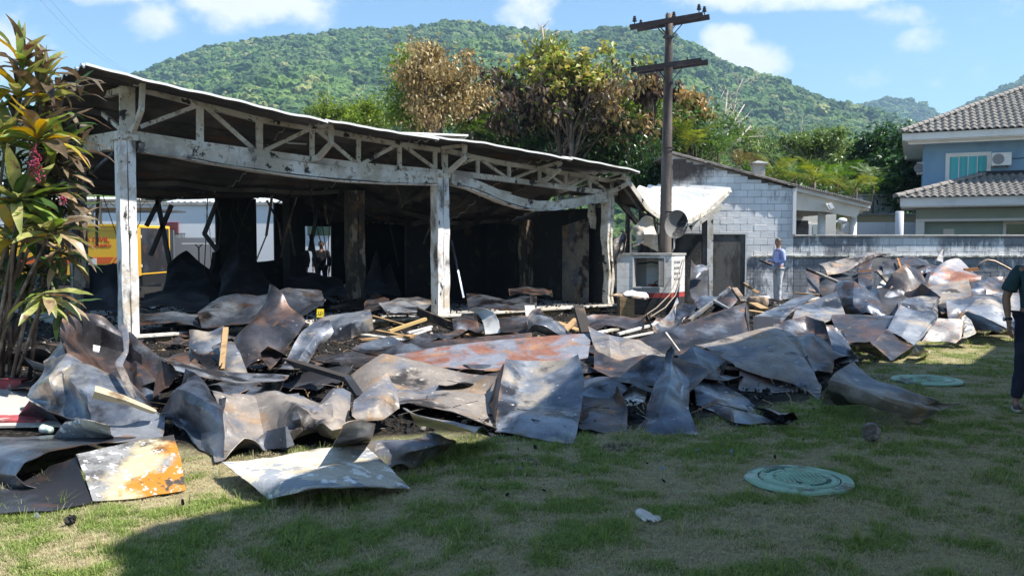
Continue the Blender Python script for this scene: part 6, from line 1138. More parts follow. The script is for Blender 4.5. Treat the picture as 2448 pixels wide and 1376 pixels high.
# ================================================================ block walls and neighbours
def wallmat(name, kind):
    m = bpy.data.materials.new(name); m.use_nodes = True; n = NT(m.node_tree); g = n.new('ShaderNodeNewGeometry').outputs['Position']; x, y, z = n.sep(g)[:3]
    c = n.mix(n.ramp(n.noise(g, 2.2, 5), .35, .65), (.84, .84, .85), (.92, .92, .91))
    r = n.new('ShaderNodeObjectInfo').outputs['Random']; c = n.hsv(c, .5, 1, n.ramp(r, 0, 1, .9, 1.06))
    n1 = n.noise(n.vec('MULTIPLY', g, (1, 1, .5)), 2.6, 7, .68); n2 = n.noise(n.vec('MULTIPLY', g, (1, 1, .35)), 9, 6, .7)
    mold = n.math('ADD', n.math('MULTIPLY', n1, .65), n.math('MULTIPLY', n2, .35))
    if kind == 'gable':
        low = n.ramp(z, 1.18, 1.34, 1, 0); f = n.math('MULTIPLY', n.ramp(mold, .40, .56), n.math('ADD', n.math('MULTIPLY', low, .85), .05))
        s1 = n.math('SUBTRACT', 1.35, n.math('ADD', n.math('MULTIPLY', n.math('SUBTRACT', x, 4.9), .42), n.math('MULTIPLY', n.math('SUBTRACT', 4.25, z), .95)))
        soot = n.ramp(n.math('ADD', s1, n.math('MULTIPLY', n.math('SUBTRACT', n1, .5), 1.2)), .15, .75)
        s2 = n.math('MULTIPLY', n.ramp(z, 2.75, 3.0), n.ramp(mold, .47, .58)); s2 = n.math('MULTIPLY', s2, n.ramp(x, 7.0, 7.9)); soot = n.math('MAXIMUM', soot, n.math('MULTIPLY', s2, .6))
    else:
        top = n.math('MAXIMUM', n.ramp(z, 1.45, 1.75), n.ramp(z, 1.30, 1.22)); f = n.math('MULTIPLY', n.ramp(n.math('ADD', mold, n.math('MULTIPLY', top, .10)), .44, .60), .88)
        cl = n.ramp(n.math('ABSOLUTE', n.math('SUBTRACT', x, 11.6)), 1.2, .6); f = n.math('MULTIPLY', f, n.math('SUBTRACT', 1.0, n.math('MULTIPLY', cl, n.ramp(z, 1.25, 1.35, 0, .75)))); soot = 0.0
    c = n.mix(f, c, (.15, .16, .18)); c = n.mix(soot, c, (.045, .04, .04))
    b = n.new('ShaderNodeBsdfPrincipled'); n.put(b.inputs[0], c); b.inputs['Roughness'].default_value = .85; n.put(b.inputs['Normal'], n.bump(n.noise(g, 25, 5), .4, .01))
    o = n.new('ShaderNodeOutputMaterial'); n.t.links.new(b.outputs[0], o.inputs[0]); return m
M_jg = pmat('pale mortar joint', (.40, .40, .41), [((.12, .12, .12), 2.5, .5, .6)], .95, 0, coord='World', rnd_off=False)
WG = wallmat('weathered white block gable', 'gable'); WL = wallmat('mouldy white block', 'garden')
M_joint = pmat('dark mortar', (.16, .155, .15), [((.42, .41, .40), 5, .5, .6)], .95, 0, coord='World', rnd_off=False)
YW = 25.2
def blockwall(name, label, cat, x0, x1, ztop, mat, y=YW, th=.16):
    e = empty(name, ((x0 + x1) / 2, y, 0), label, cat); H = .20; Wd = .40
    mb = MB(); n = 12; top = [(x0 + (x1 - x0) * i / n) for i in range(n + 1)]
    mb.prism([Vector((x0 + .01, y + .012, 0)), Vector((x1 - .01, y + .012, 0))] + [Vector((x, y + .012, ztop(x) - .02)) for x in reversed([x0 + .01] + top[1:-1] + [x1 - .01])], (0, th - .02, 0)); mb.build('mortar', M_joint if name == 'garden_wall' else M_jg, e)
    cache = {}; r = random.Random(int(x0 * 10)); j = 0; z = 0
    while z < max(ztop(x0), ztop(x1)):
        x = x0 - (Wd / 2 if j % 2 else 0)
        while x < x1 - .03:
            a = max(x, x0); b = min(x + Wd, x1); zt = min(ztop(a), ztop(b)); z1 = min(z + H, zt)
            if z1 - z > .04 and b - a > .05:
                w_ = round(b - a, 2); h_ = round(z1 - z, 2); k = (w_, h_, r.randint(0, 2))
                if k not in cache:
                    q = MB(); g = .009; q.box((0, 0, 0), (w_ - g, .05, h_ - g), bev=.006); me = q.mesh('block')
                    for v in me.vertices: v.co.y += .004 * noise.noise(Vector((v.co.x * 20 + k[2] * 9, v.co.z * 20, 3))); v.co.x += .004 * noise.noise(Vector((v.co.x * 30 + k[2] * 5, v.co.z * 30, 8)))
                    me.materials.append(mat); cache[k] = me
                link('block', cache[k], None, e, (a + w_ / 2 - (x0 + x1) / 2, .022 - .010 - r.uniform(0, .006) + .0, z + h_ / 2))
            x += Wd
        z += H; j += 1
    return e
gx0, gx1 = P(1606, 583, YW).x, P(1897, 583, YW).x; gz0, gz1 = P(1612, 372, YW).z, P(1900, 450, YW).z
gt = lambda x: gz0 + (gz1 - gz0) * (x - gx0) / (gx1 - gx0)
ga = blockwall('gable_wall', 'tall white block gable wall blackened at its top left corner', 'wall', gx0, gx1, gt, WG)
gd = blockwall('garden_wall', 'low mouldy white block garden wall behind the right-hand pile', 'wall', gx1 + .004, P(2600, 583, YW).x, lambda x: P(2000, 565, YW).z, WL)
zt_ = P(2000, 565, YW).z; mb = MB(); mb.box(((gx1 + P(2600, 583, YW).x) / 2, YW + .06, zt_ + .025), (P(2600, 583, YW).x - gx1, .24, .05), bev=.01); mb.build('coping', M_concrete, gd)
mb = MB(); zz = P(2000, 612, YW).z; r = random.Random(4); x = gx0 + 2.4
while x < P(2600, 583, YW).x: w_ = r.uniform(.08, .2); mb.box((x, YW - .03, zz + r.uniform(-.012, .012)), (w_, .07, r.uniform(.02, .05)), r.uniform(-.2, .2)); x += w_
o = mb.build('mortar_ledge', pmat('pale mortar', (.60, .57, .48), [((.3, .28, .24), 8, .5, .6)], .95), gd); o['kind'] = 'stuff'
mb = MB(); mb.box(((gx1 - .02), YW - .06, (gz1 + P(1900, 560, YW).z) / 2 + .0), (.10, .10, gz1 - P(1900, 560, YW).z)); mb.build('corner_render', pmat('white render', (.72, .72, .73), [((.5, .5, .5), 3, .55, .65)], .85), ga)
# grey rough low wall in front of the gable wall
xl0, xl1, yl = P(1560, 600, 24.2).x, P(1781, 600, 24.2).x, 24.2; zl = P(1700, 560, yl).z
M_rough = pmat('sooty rough render', (.13, .125, .12), [((.05, .048, .045), 2.2, .45, .6, 8, (1, 1, .4)), ((.30, .29, .28), 18, .62, .68, 8)], .95, 0, (40, .6, .02), coord='World', rnd_off=False)
e = empty('rendered_wall', ((xl0 + xl1) / 2, yl, 0), 'dark grey rough rendered wall with white edge left of the clipboard man', 'wall')
mb = MB(); mb.box(((xl0 + xl1) / 2, yl + .1, zl / 2), (xl1 - xl0, .2, zl)); mb.build('render', M_rough, e)
mb = MB(); mb.box(((xl0 + xl1) / 2, yl + .09, zl + .018), (xl1 - xl0 + .05, .24, .035)); mb.build('top_edge', M_rooftop, e); mb = MB(); mb.box((xl1 + .022, yl + .09, zl / 2 + .1), (.04, .24, zl - .2)); mb.build('side_edge', M_rooftop, e)
# ---------------------------------------------------------------- roof tiles
M_tile = pmat('grey concrete roof tile', (.27, .245, .22), [((.20, .185, .17), 6, .45, .6), ((.09, .085, .08), 3.5, .60, .70), ((.36, .34, .31), 14, .6, .66)], .9, 0, (30, .4, .01), coord='World', rnd_off=False)
def tile_mesh(w_=.24, L=.42, a=.035, nseg=6):
    mb = MB(); vs = []
    for (yy, zz) in ((0, .035), (L, .0)):
        for i in range(nseg + 1): t = i / nseg; vs.append((w_ * (t - .5), yy, zz + a * math.cos(2 * math.pi * t + math.pi)))
    n = nseg + 1
    for i in range(n): vs.append((vs[i][0], 0, vs[i][2] - .022))
    fs = [(i, i + 1, n + i + 1, n + i) for i in range(nseg)] + [(2 * n + i, 2 * n + i + 1, i + 1, i) for i in range(nseg)]
    mb.add(vs, fs); me = mb.mesh('roof_tile', smooth=True); me.materials.append(M_tile); return me
TILE = tile_mesh()
def tiled(parent, x0, x1, y0, depth, z0, slope, limit, xclip):
    """plane rising with +Y from the eave y0; xclip(y)->(xmin,xmax)"""
    ang = math.atan(slope); L = .36; cz = math.cos(ang); cells = []
    nrow = int(depth / (L * cz))
    for i in range(nrow):
        y = y0 + i * L * cz; a, b = xclip(y); x = x0
        while x < x1:
            if a + .1 <= x <= b: cells.append((x, y, z0 + (y - y0) * slope))
            x += .235
    def seen(c): u = CX + c[0] / c[1] * F; return u < 2470
    cells.sort(key=lambda c: (0 if seen(c) else 1, c[1])); W0 = wloc(parent); r = random.Random(2)
    for c in cells[:limit]: link('roof_tile', TILE, None, parent, Vector(c) - W0 + Vector((0, 0, r.uniform(-.004, .004))), (ang + r.uniform(-.01, .01), 0, r.uniform(-.012, .012)))
    if cells[limit:]:
        mb = MB(); Mx = Matrix.Rotation(ang, 3, 'X'); vs = [Mx @ v.co for v in TILE.vertices]; fs = [tuple(p.vertices) for p in TILE.polygons]
        for c in cells[limit:]: mb.add([v + Vector(c) for v in vs], fs)
        o = mb.build('roof_tile_field', M_tile, parent, smooth=True, recalc=False); o['kind'] = 'stuff'
def hipcaps(parent, a, b, n, r_=.13):
    a = Vector(a); b = Vector(b)
    for i in range(n):
        p = a.lerp(b, i / n); q = a.lerp(b, (i + 1.12) / n); d = (q - p).normalized(); x = d.cross(Vector((0, 0, 1))).normalized(); u = x.cross(d); mb = MB(); vs = []
        for (c, rr_) in ((p, r_ * 1.12), (q, r_ * .92)):
            for k in range(7): an = math.pi * k / 6; vs.append(c + x * math.cos(an) * rr_ + u * math.sin(an) * rr_ * .8)
        fs = [(k, k + 1, 8 + k, 7 + k) for k in range(6)] + [(6, 5, 4, 3, 2, 1, 0)]; mb.add(vs, fs); mb.build('ridge_tile', M_tile, parent, smooth=False, recalc=False)
M_white = pmat('white house paint', (.78, .77, .75), [((.70, .69, .66), 2, .5, .65)], .8, 0, coord='World', rnd_off=False)
M_cream = pmat('cream house paint', (.76, .71, .62), [((.68, .63, .55), 1.5, .5, .65)], .85, 0, coord='World', rnd_off=False)
M_blue = pmat('blue textured wall', (.22, .36, .50), [((.19, .32, .46), 1.4, .5, .65, 6, (1, 1, .5))], .9, 0, (35, .25, .01), coord='World', rnd_off=False)
M_sage = pmat('grey green wall', (.34, .41, .37), [((.31, .375, .34), 1.5, .5, .65)], .9, 0, coord='World', rnd_off=False)
M_glassc = pmat('teal window glass', (.05, .38, .42), [((.07, .46, .50), 1.0, .45, .6, 3, (9, 1, .2))], .12, 0)
M_dkglass = pmat('dark green glass', (.012, .05, .04), [], .08, 0)
def house():
    x0 = globals()['P'](2157, 332, 32).x; YAW = R(-25); cs, sn = math.cos(YAW), -math.sin(YAW)
    e = empty('blue_house', (x0, 32, 0), 'two-storey blue house with grey tiled hip roofs beyond the garden wall', 'house'); e.rotation_euler = (0, 0, YAW)
    def P(u, v, y):      # photo pixel -> the house's own frame, on its plane y
        k = (u - CX) / F; q = y - 32; d = (k * (32 + cs * q) - x0 - sn * q) / (cs + k * sn); Yw = 32 - sn * d + cs * q; return Vector((x0 + d, y, CAMH - (v - 583) / F * Yw))
    def bx(nm, a, b, mt, **k): mb = MB(); a = Vector(a); b = Vector(b); mb.box((a + b) / 2, b - a, **k); return mb.build(nm, mt, e)
    YH = 33.0; xw = P(2201, 400, YH).x; zt = P(2201, 352, YH).z; ze = P(2157, 336, 32).z
    bx('wall', (xw, YH, 0), (30, 42, zt + .12), M_blue)
    bx('soffit', (x0 + .08, 32.08, zt + .12), (31, 43.5, zt + .20), M_white)
    bx('fascia', (x0, 32.0, zt + .16), (31, 32.07, zt + .40), M_white); bx('fascia', (x0 + .2, 32.3, zt + .02), (31, 32.37, zt + .121), M_white); bx('fascia', (x0 - .002, 32.07, zt + .16), (x0 + .07, 43.5, zt + .40), M_white)
    sl = .465; z0 = zt + .42
    mb = MB(); hx = 7.0; mb.add([(x0, 32, z0 - .06), (x0 + hx, 32 + hx, z0 + hx * sl - .06), (31, 32 + hx, z0 + hx * sl - .06), (31, 32, z0 - .06), (x0, 39, z0 - .06)], [(0, 3, 2, 1), (0, 1, 4)]); mb.build('roof', M_tile, e)
    tiled(e, x0, 31, 31.9, 7.0, z0, sl, 300, lambda y: (x0 + (y - 32), 22.5))
    hipcaps(e, (x0 - .05, 31.95, z0 + .05), (x0 + hx, 32 + hx, z0 + hx * sl + .06), 40)
    # upstairs window
    wx0, wx1 = P(2254, 400, YH).x, P(2362, 400, YH).x; wz0, wz1 = P(2300, 439, YH).z, P(2300, 367, YH).z; t = .14; wn = empty('window', ((wx0 + wx1) / 2 - x0, YH - 32, wz0), None, None); wn.parent = e
    def wb(nm, a, b, mt): mb = MB(); a = Vector(a); b = Vector(b); mb.box((a + b) / 2, b - a); return mb.build(nm, mt, wn)
    for (a, b, c, d) in ((wx0, wx1, wz1 - t, wz1), (wx0, wx1, wz0, wz0 + t), (wx0, wx0 + t, wz0 + t, wz1 - t), (wx1 - t, wx1, wz0 + t, wz1 - t)): wb('frame', (a, YH - .06, c), (b, YH + .02, d), M_white)
    n = 4; gw = (wx1 - wx0 - 2 * t) / n
    for i in range(n):
        wb('pane', (wx0 + t + i * gw + .012, YH - .03 + .01 * (i % 2), wz0 + t), (wx0 + t + (i + 1) * gw - .012, YH - .015 + .01 * (i % 2), wz1 - t), M_glassc)
        if i: wb('mullion', (wx0 + t + i * gw - .014, YH - .045, wz0 + t), (wx0 + t + i * gw + .014, YH - .005, wz1 - t), M_white)
    # lower portico
    YL = 31.0; xl = P(2187, 540, YL).x; zl = P(2187, 500, YL).z; xe = P(2141, 481, 30).x; zr = P(2141, 484, 30).z
    bx('lower_wall', (xl + .28, YL + .5, 0), (29, YL + .6, zl), M_sage); bx('portico_beam', (xl, YL - .02, P(2187, 524, YL).z), (29, YL + .2, zl), M_sage)
    bx('portico_trim', (xl - .01, YL - .05, P(2187, 530, YL).z), (29, YL + .1, P(2187, 524, YL).z), M_white); bx('portico_column', (xl, YL - .03, 0), (xl + .28, YL + .3, P(2187, 530, YL).z - .002), M_white)
    bx('fascia', (xe + .1, 30.0, zl + .06), (29, 30.08, zl + .36), M_white); bx('soffit', (xe + .15, 30.08, zl + .02), (29, 33, zl + .08), M_white); bx('fascia', (xe + .098, 30.081, zl + .06), (xe + .18, 33, zl + .36), M_white)
    z1 = zl + .36; sl2 = .31; mb = MB(); mb.add([(xe, 30, z1 - .06), (xe + 3, 33, z1 + 3 * sl2 - .06), (30, 33, z1 + 3 * sl2 - .06), (30, 30, z1 - .06), (xe, 33, z1 - .06)], [(0, 3, 2, 1), (0, 1, 4)]); mb.build('roof', M_tile, e)
    tiled(e, xe, 30, 29.9, 3.2, z1, sl2, 300, lambda y: (xe + (y - 30), 21.0))
    hipcaps(e, (xe - .05, 29.95, z1 + .05), (xe + 3, 33, z1 + 3 * sl2 + .05), 11)
    mb = MB(); mb.box((23, 32.8, z1 + 3 * sl2 + .02), (12, .12, .18)); mb.build('flashing', M_soot, e); bx('flashing', (P(2385, 428, 33).x, 32.93, P(2385, 424, 33).z), (30, 32.99, P(2385, 419, 33).z), M_white)
    # electric box, lower window
    a = P(2253, 547, YL + .45); b = P(2279, 560, YL + .45); bx('meter_box', (a.x, YL + .44, b.z - .2), (b.x, YL + .5, a.z), M_cream)
    a = P(2395, 529, YL + .45); bx('lower_window_frame', (a.x, YL + .42, .8), (a.x + 1.6, YL + .5, a.z), M_cream); bx('lower_window_glass', (a.x + .1, YL + .41, .85), (a.x + 1.5, YL + .425, a.z - .1), M_dkglass)
    # air conditioners hang on the walls: things of their own
    ACS = []
    def ac(u0, v0, u1, v1, label, yf=YH - .34, depth=.30):
        A = P(u0, v0, yf); B = P(u1, v1, yf); W_ = B.x - A.x; H_ = A.z - B.z; q = empty('air_conditioner', (A.x, yf, B.z), label, 'air conditioner', 'outdoor air conditioner units'); ACS.append(q)
        mb = MB(); mb.box((A.x + W_ / 2, yf + depth / 2, B.z + H_ / 2), (W_, depth, H_), bev=.015); mb.build('casing', M_white, q)
        c = Vector((A.x + W_ * .33, yf - .001, B.z + H_ * .5)); mb = MB(); mb.lathe(c, [(H_ * .40, .0), (H_ * .40, .012), (H_ * .37, .014)], 24, axis=(0, -1, 0)); mb.build('fan_grille', pmat('grille dark', (.10, .10, .12), [((.2, .2, .22), 30, .5, .55)], .6), q)
        for k in range(4): 
            mb = MB(); rr_ = H_ * (.08 + .085 * k); mb.lathe(c + Vector((0, -.016, 0)), [(rr_, 0), (rr_, .005), (rr_ + .008, .005), (rr_ + .008, 0)], 20, axis=(0, -1, 0), cap=False); mb.build('grille_ring', M_white, q)
        for xx in (.2, .8): mb = MB(); mb.box((A.x + W_ * xx, yf + depth * .55, B.z - .03), (.04, depth * .9, .05)); mb.build('bracket', pmat('rust bracket', (.25, .12, .07), [], .8), q)
        return q
    ac(2364, 367, 2411, 396, 'white air conditioner on the blue wall right of the teal window')
    q = ac(2186, 389, 2203, 417, 'white air conditioner seen side-on past the left corner of the blue house', YH + 1.0)
    for q in ACS:
        l = Vector(q.location) - Vector((x0, 32, 0)); q.location = Vector((x0, 32, 0)) + Matrix.Rotation(YAW, 3, 'Z') @ l; q.rotation_euler = (0, 0, YAW)
    mb = MB(); mb.tube([P(2411, 381, 32.9), P(2430, 380, 32.97), P(2460, 376, 32.97)], .012, 5); mb.build('pipe', M_soot, e)
house()
# porch and its roof continuing the gable
def annex():
    e = empty('white_porch', (9.6, 27, 0), 'white open porch with round columns joined to the block gable wall', 'porch')
    y = YW + .04; A = P(1906, 447, y); B = P(2081, 490, y); d = B - A
    mb = MB(); mb.prism([A + Vector((0, 0, -.01)), B, B + Vector((0, 0, -.10)), A + Vector((0, 0, -.12))], (0, 7, 0)); mb.build('fascia', M_white, e)
    mb = MB(); C1 = P(1899, 452, y + .1); mb.prism([P(1899, 452, y + .12), P(2060, 494, y + .12), P(2048, 520, y + .12), P(1976, 506, y + .12), P(1899, 502, y + .12)], (0, .15, 0)); mb.build('gable_beam', M_cream, e)
    mb = MB(); mb.prism([A + Vector((-3.5, .1, -.11 + 3.5 * .235)), B + Vector((0, .1, -.13)), B + Vector((0, .1, -.16)), A + Vector((-3.5, .1, -.14 + 3.5 * .235))], (0, 6.8, 0)); mb.build('soffit', M_cream, e)
    for (u, y_) in ((1966, 25.7), (2041, 25.7)):
        c = P(u, 583, y_); mb = MB(); mb.lathe((c.x, y_ + .1, 0), [(.112, 0), (.112, P(u, 512 if u < 2000 else 520, y_).z + .06)], 20); mb.build('column', M_white, e, smooth=True)
    yb = 31.0; mb = MB(); mb.box((P(1925, 583, yb).x, yb + .1, 1.6), (2.2, .2, 3.2)); mb.build('back_wall', M_cream, e)
    a = P(1903, 527, yb); b = P(1930, 583, yb); mb = MB(); mb.box(((a.x + b.x) / 2, yb - .02, (a.z) / 2), (b.x - a.x, .05, a.z)); mb.build('dark_door', M_soot, e)
    a = P(1943, 536, yb); b = P(1957, 583, yb); mb = MB(); mb.box(((a.x + b.x) / 2, yb - .02, a.z - .5), (b.x - a.x, .05, 1.0)); mb.build('window', pmat('pale pane', (.45, .52, .52), [], .2), e)
    a = P(1933, 534, yb); mb = MB(); mb.box((a.x + .05, yb - .02, a.z - 1.0), (.11, .05, 2.0)); mb.build('door', M_white, e)
    # verge tiles along both slopes
    C0 = Vector((gx0 - .12, YW - .02, gt(gx0 - .12) + .03)); C1 = Vector((gx1 + .02, YW - .02, gt(gx1 + .02) + .03)); n = 12
    for i in range(n):
        p = C0.lerp(C1, i / n); q = C0.lerp(C1, (i + 1.08) / n); dd = (q - p).normalized(); vs = []; mb = MB(); u = Vector((0, 1, 0)).cross(dd); u = u if u.z > 0 else -u
        for (c, r_) in ((p, .085), (q, .10)):
            for k in range(7): an = math.pi * k / 6; vs.append(c + Vector((0, -1, 0)) * math.cos(an) * r_ * 1.3 + u * (math.sin(an) * r_ - .0))
        mb.add(vs, [(k, k + 1, 8 + k, 7 + k) for k in range(6)] + [(7, 8, 9, 10, 11, 12, 13), (6, 5, 4, 3, 2, 1, 0)]); mb.build('verge_tile', pmat('sooty tile', (.10, .09, .085), [((.03, .03, .03), 4, .45, .6), ((.25, .23, .2), 9, .6, .66)], .9, 0, (30, .4, .01), coord='World', rnd_off=False), ga, recalc=False)
    n = 34; r = random.Random(3)
    for i in range(n):
        p = A.lerp(B, (i + .5) / n) + Vector((0, .1, .03)); mb = MB(); mb.box(p, (.045, .42, .07 + r.uniform(0, .012)), Matrix.Rotation(.2, 3, 'Y'), .01); mb.build('verge_tile', M_tile, e)
    mb = MB(); mb.prism([C0 + Vector((0, .2, -.02)), B + Vector((0, .2, .03)), B + Vector((0, .2, .07)), C0 + Vector((0, .2, .05))], (0, 7, 0)); mb.build('roof', M_tile, e)
    # floodlight on the beam
    f = empty('floodlight', P(1975, 487, y), 'small beige floodlight box tilted on the porch beam', 'floodlight'); c = P(1984, 495, y - .12); M3 = Matrix.Rotation(-.45, 3, 'Y') @ Matrix.Rotation(-.3, 3, 'X')
    mb = MB(); mb.box(c, (.15, .12, .20), M3, .01); mb.build('housing', M_cream, f); mb = MB(); mb.box(c + M3 @ Vector((.03, -.065, 0)), (.10, .01, .17), M3); mb.build('lens', pmat('lens', (.5, .52, .53), [], .2), f); mb = MB(); mb.box(P(1975, 488, y), (.06, .16, .06)); mb.build('bracket', M_cream, f)
annex()
def roof_things():
    # metal chimney vent on the gable roof
    y = 26.2; e = empty('roof_vent', P(1812, 415, y), 'square grey chimney vent with a pyramid cap on the gable roof', 'chimney vent'); c = P(1812, 402, y); mb = MB(); mb.box(c - Vector((0, 0, .08)), (.34, .34, .46)); mb.build('stack', M_concrete, e)
    c = P(1812, 391, y); mb = MB(); mb.add([c + Vector(v) for v in ((-.26, -.26, 0), (.26, -.26, 0), (.26, .26, 0), (-.26, .26, 0), (0, 0, .10), (-.26, -.26, -.03), (.26, -.26, -.03), (.26, .26, -.03), (-.26, .26, -.03))], [(0, 1, 4), (1, 2, 4), (2, 3, 4), (3, 0, 4), (0, 5, 6, 1), (1, 6, 7, 2), (2, 7, 8, 3), (3, 8, 5, 0), (8, 7, 6, 5)]); mb.build('cap', pmat('cap dark', (.16, .16, .15), [((.3, .3, .29), 5, .5, .6)], .7), e)
    # street lamp head behind the porch
    y = 34; e = empty('street_lamp', (P(1975, 560, y).x, y, 0), 'white street lamp head showing between the porch columns', 'street lamp'); mb = MB(); mb.tube([Vector((P(1974, 560, y).x, y, 0)), P(1974, 545, y), P(1985, 534, y), P(2006, 528, y)], [.06, .05, .04, .035], 8); mb.build('pole', M_white, e)
    mb = MB(); mb.lathe(P(2003, 527, y), [(.05, 0), (.11, .08), (.13, .2), (.10, .32), (.02, .38)], 14, axis=(1, 0, -.08)); mb.build('lamp_head', M_white, e, smooth=True)
    # things between the porch and the blue house
    y = 38
    def bxs(nm, lab, cat, u0, v0, u1, v1, y_, dep, mt, zb=None, par=None):
        A = P(u0, v0, y_); B = P(u1, v1, y_); zb = B.z if zb is None else zb; mb = MB(); mb.box(((A.x + B.x) / 2, y_ + dep / 2, (A.z + zb) / 2), (B.x - A.x, dep, A.z - zb)); o = mb.build(nm, mt, par); return tag(o, lab, cat) if par is None else o
    bxs('back_garden_wall', 'plain white wall between the porch and the blue house', 'wall', 2015, 531, 2200, 583, 34.5, .2, M_white, 0); 
    e = empty('flat_house', (P(2110, 583, 37).x, 37, 0), 'low flat building with ochre band and grey domed top left of the blue house', 'building')
    bxs('wall', None, None, 2040, 513, 2195, 583, 37, 5, pmat('ochre paint', (.58, .43, .24), [], .9), 0, e); bxs('parapet', None, None, 2038, 510, 2197, 513.5, 36.9, 5.2, M_concrete, None, e)
    mb = MB(); A = P(2030, 511, 38.5); B = P(2135, 511, 38.5); n = 10; pts = [A.lerp(B, i / n) + Vector((0, 0, .27 * math.sin(math.pi * (.5 + .5 * i / n)) * 1.0 + .0)) for i in range(n + 1)]; mb.prism([A] + pts + [B], (0, 2, 0)); mb.build('curved_roof', M_concrete, e)
    e = empty('water_tank_house', (P(2100, 583, 41).x, 41, 0), 'grey-white water tank box with thin dark lid above the flat building', 'water tank'); bxs('box', None, None, 2062, 469, 2138, 515, 40.5, 3, pmat('grey white render', (.52, .54, .55), [((.42, .44, .45), 1.2, .5, .65)], .9), None, e)
    A = P(2058, 466, 40.3); B = P(2143, 470, 40.3); mb = MB(); mb.box(((A.x + B.x) / 2, 42, A.z), (B.x - A.x, 3.7, .06)); mb.build('lid', M_concrete, e)
    c = P(2149, 583, 29.5); mb = MB(); mb.lathe((c.x, 29.5, 0), [(.135, 0), (.135, P(2149, 506, 29.5).z), (.12, P(2149, 505, 29.5).z)], 20); tag(mb.build('vent_pipe', pmat('white pipe dirty', (.70, .70, .72), [((.35, .36, .4), 3, .55, .66, 6, (1, 1, .3))], .7), smooth=True), 'thick white pipe standing behind the garden wall left of the blue house', 'pipe')
    e = empty('small_tiled_roof', (P(2010, 560, 32).x, 32, 0), 'small tiled roof seen between the porch columns', 'roof'); A = P(1988, 541, 32); B = P(2036, 562, 31); mb = MB(); mb.add([A, B, B + Vector((0, 3, 0)), A + Vector((0, 3, 0)), A - Vector((0, 0, .08)), B - Vector((0, 0, .08)), B + Vector((0, 3, -.08)), A + Vector((0, 3, -.08))], [(0, 1, 2, 3), (4, 5, 1, 0), (5, 6, 2, 1), (7, 4, 0, 3), (7, 6, 5, 4)]); mb.build('roof_slab', M_tile, e)
    A = P(1987, 545, 31.9); B = P(2034, 566, 30.9); mb = MB(); mb.prism([A, B, Vector((B.x, B.y, 0)), Vector((A.x, A.y, 0))], (0, .1, 0)); mb.build('wall', M_white, e)
roof_things()
# ---------------------------------------------------------------- beyond the pavilion: truck, stage truss, white building
def truck():
    Y = 24.0; e = empty('rescue_truck', (P(200, 583, Y).x, Y, 0), 'yellow civil defence box truck with red lettering seen through the left bay', 'truck'); my = pmat('yellow truck paint', (.90, .50, .02), [], .4, 0, coat=.3); mo = pmat('orange stripe', (.75, .13, .02), [], .4); mr = pmat('red letters', (.62, .03, .02), [], .5)
    xa, xb = P(20, 583, Y).x, P(332, 583, Y).x; zt = P(200, 537, Y).z; zb = .75
    def bx(nm, a, b, mt, bev=0.0, par=e): mb = MB(); a = Vector(a); b = Vector(b); mb.box((a + b) / 2, b - a, bev=bev); return mb.build(nm, mt, par)
    bx('box_body', (xa, Y, zb), (xb, Y + 2.2, zt), my, .02); bx('top_rail', (xa, Y - .03, zt - .16), (xb, Y - .002, zt - .09), my); bx('top_rail', (xa, Y - .05, zt - .04), (xb, Y - .002, zt + .02), my)
    bx('stripe', (xa, Y - .006, P(0, 630, Y).z), (xb, Y - .001, P(0, 614, Y).z), mo)
    for i in range(5): u = 262 + i * 10; mb = MB(); q = Y - .009; mb.prism([P(u, 630, q), P(u + 4, 630, q), P(u + 14, 615, q), P(u + 10, 615, q)], (0, .003, 0)); mb.build('stripe_slash', my, e)
    bx('badge', (P(192, 0, Y).x, Y - .012, P(0, 640, Y).z), (P(216, 0, Y).x, Y - .007, P(0, 617, Y).z), M_white); mb = MB(); mb.lathe(P(204, 628, Y - .013), [(.06, 0), (.06, .002)], 3, axis=(0, -1, 0)); mb.build('badge_mark', mo, e)
    text('DEFESA CIVIL', P(155, 578, Y - .006), .182, mr, e, align='LEFT', sx=1.16, bold=.004); text('RIO DE JANEIRO', P(186, 590, Y - .006), .108, mr, e, align='LEFT', sx=1.18, bold=.003)
    bx('cab', (xa - 1.9, Y + .1, .6), (xa - .05, Y + 2.1, zt - .1), my, .1); bx('chassis', (xa - 1.9, Y + .2, .45), (xb, Y + 2.0, .745), M_soot)
    for x in (xa - 1.0, xb - .9):
        w_ = empty('wheel', (x - e.location.x, 0, .42), None, None); w_.parent = e; mb = MB(); mb.lathe((x, Y + .3, .42), [(.22, -.13), (.40, -.13), (.42, -.08), (.42, .08), (.40, .13), (.22, .13)], 24, axis=(0, 1, 0)); mb.build('tyre', M_soot, w_, smooth=False); mb = MB(); mb.lathe((x, Y + .28, .42), [(.21, -.1), (.21, .1)], 20, axis=(0, 1, 0)); mb.build('rim', M_white, w_)
    bx('interior', (xb - .05, Y + .06, zb + .06), (xb + .004, Y + 2.1, zt - .08), M_soot)
    d1 = P(343, 583, Y - .5).x; mb = MB(); mb.prism([Vector((xb + .02, Y - .01, zb)), Vector((xb + .16, Y - .62, zb)), Vector((xb + .20, Y - .62, zb)), Vector((xb + .06, Y - .01, zb))], (0, 0, zt - zb - .1)); mb.build('rear_door', my, e)
    for z in (P(0, 565, Y).z, P(0, 635, Y).z): bx('hinge', (xb - .02, Y - .04, z - .04), (xb + .09, Y - .012, z + .04), M_white)
truck()
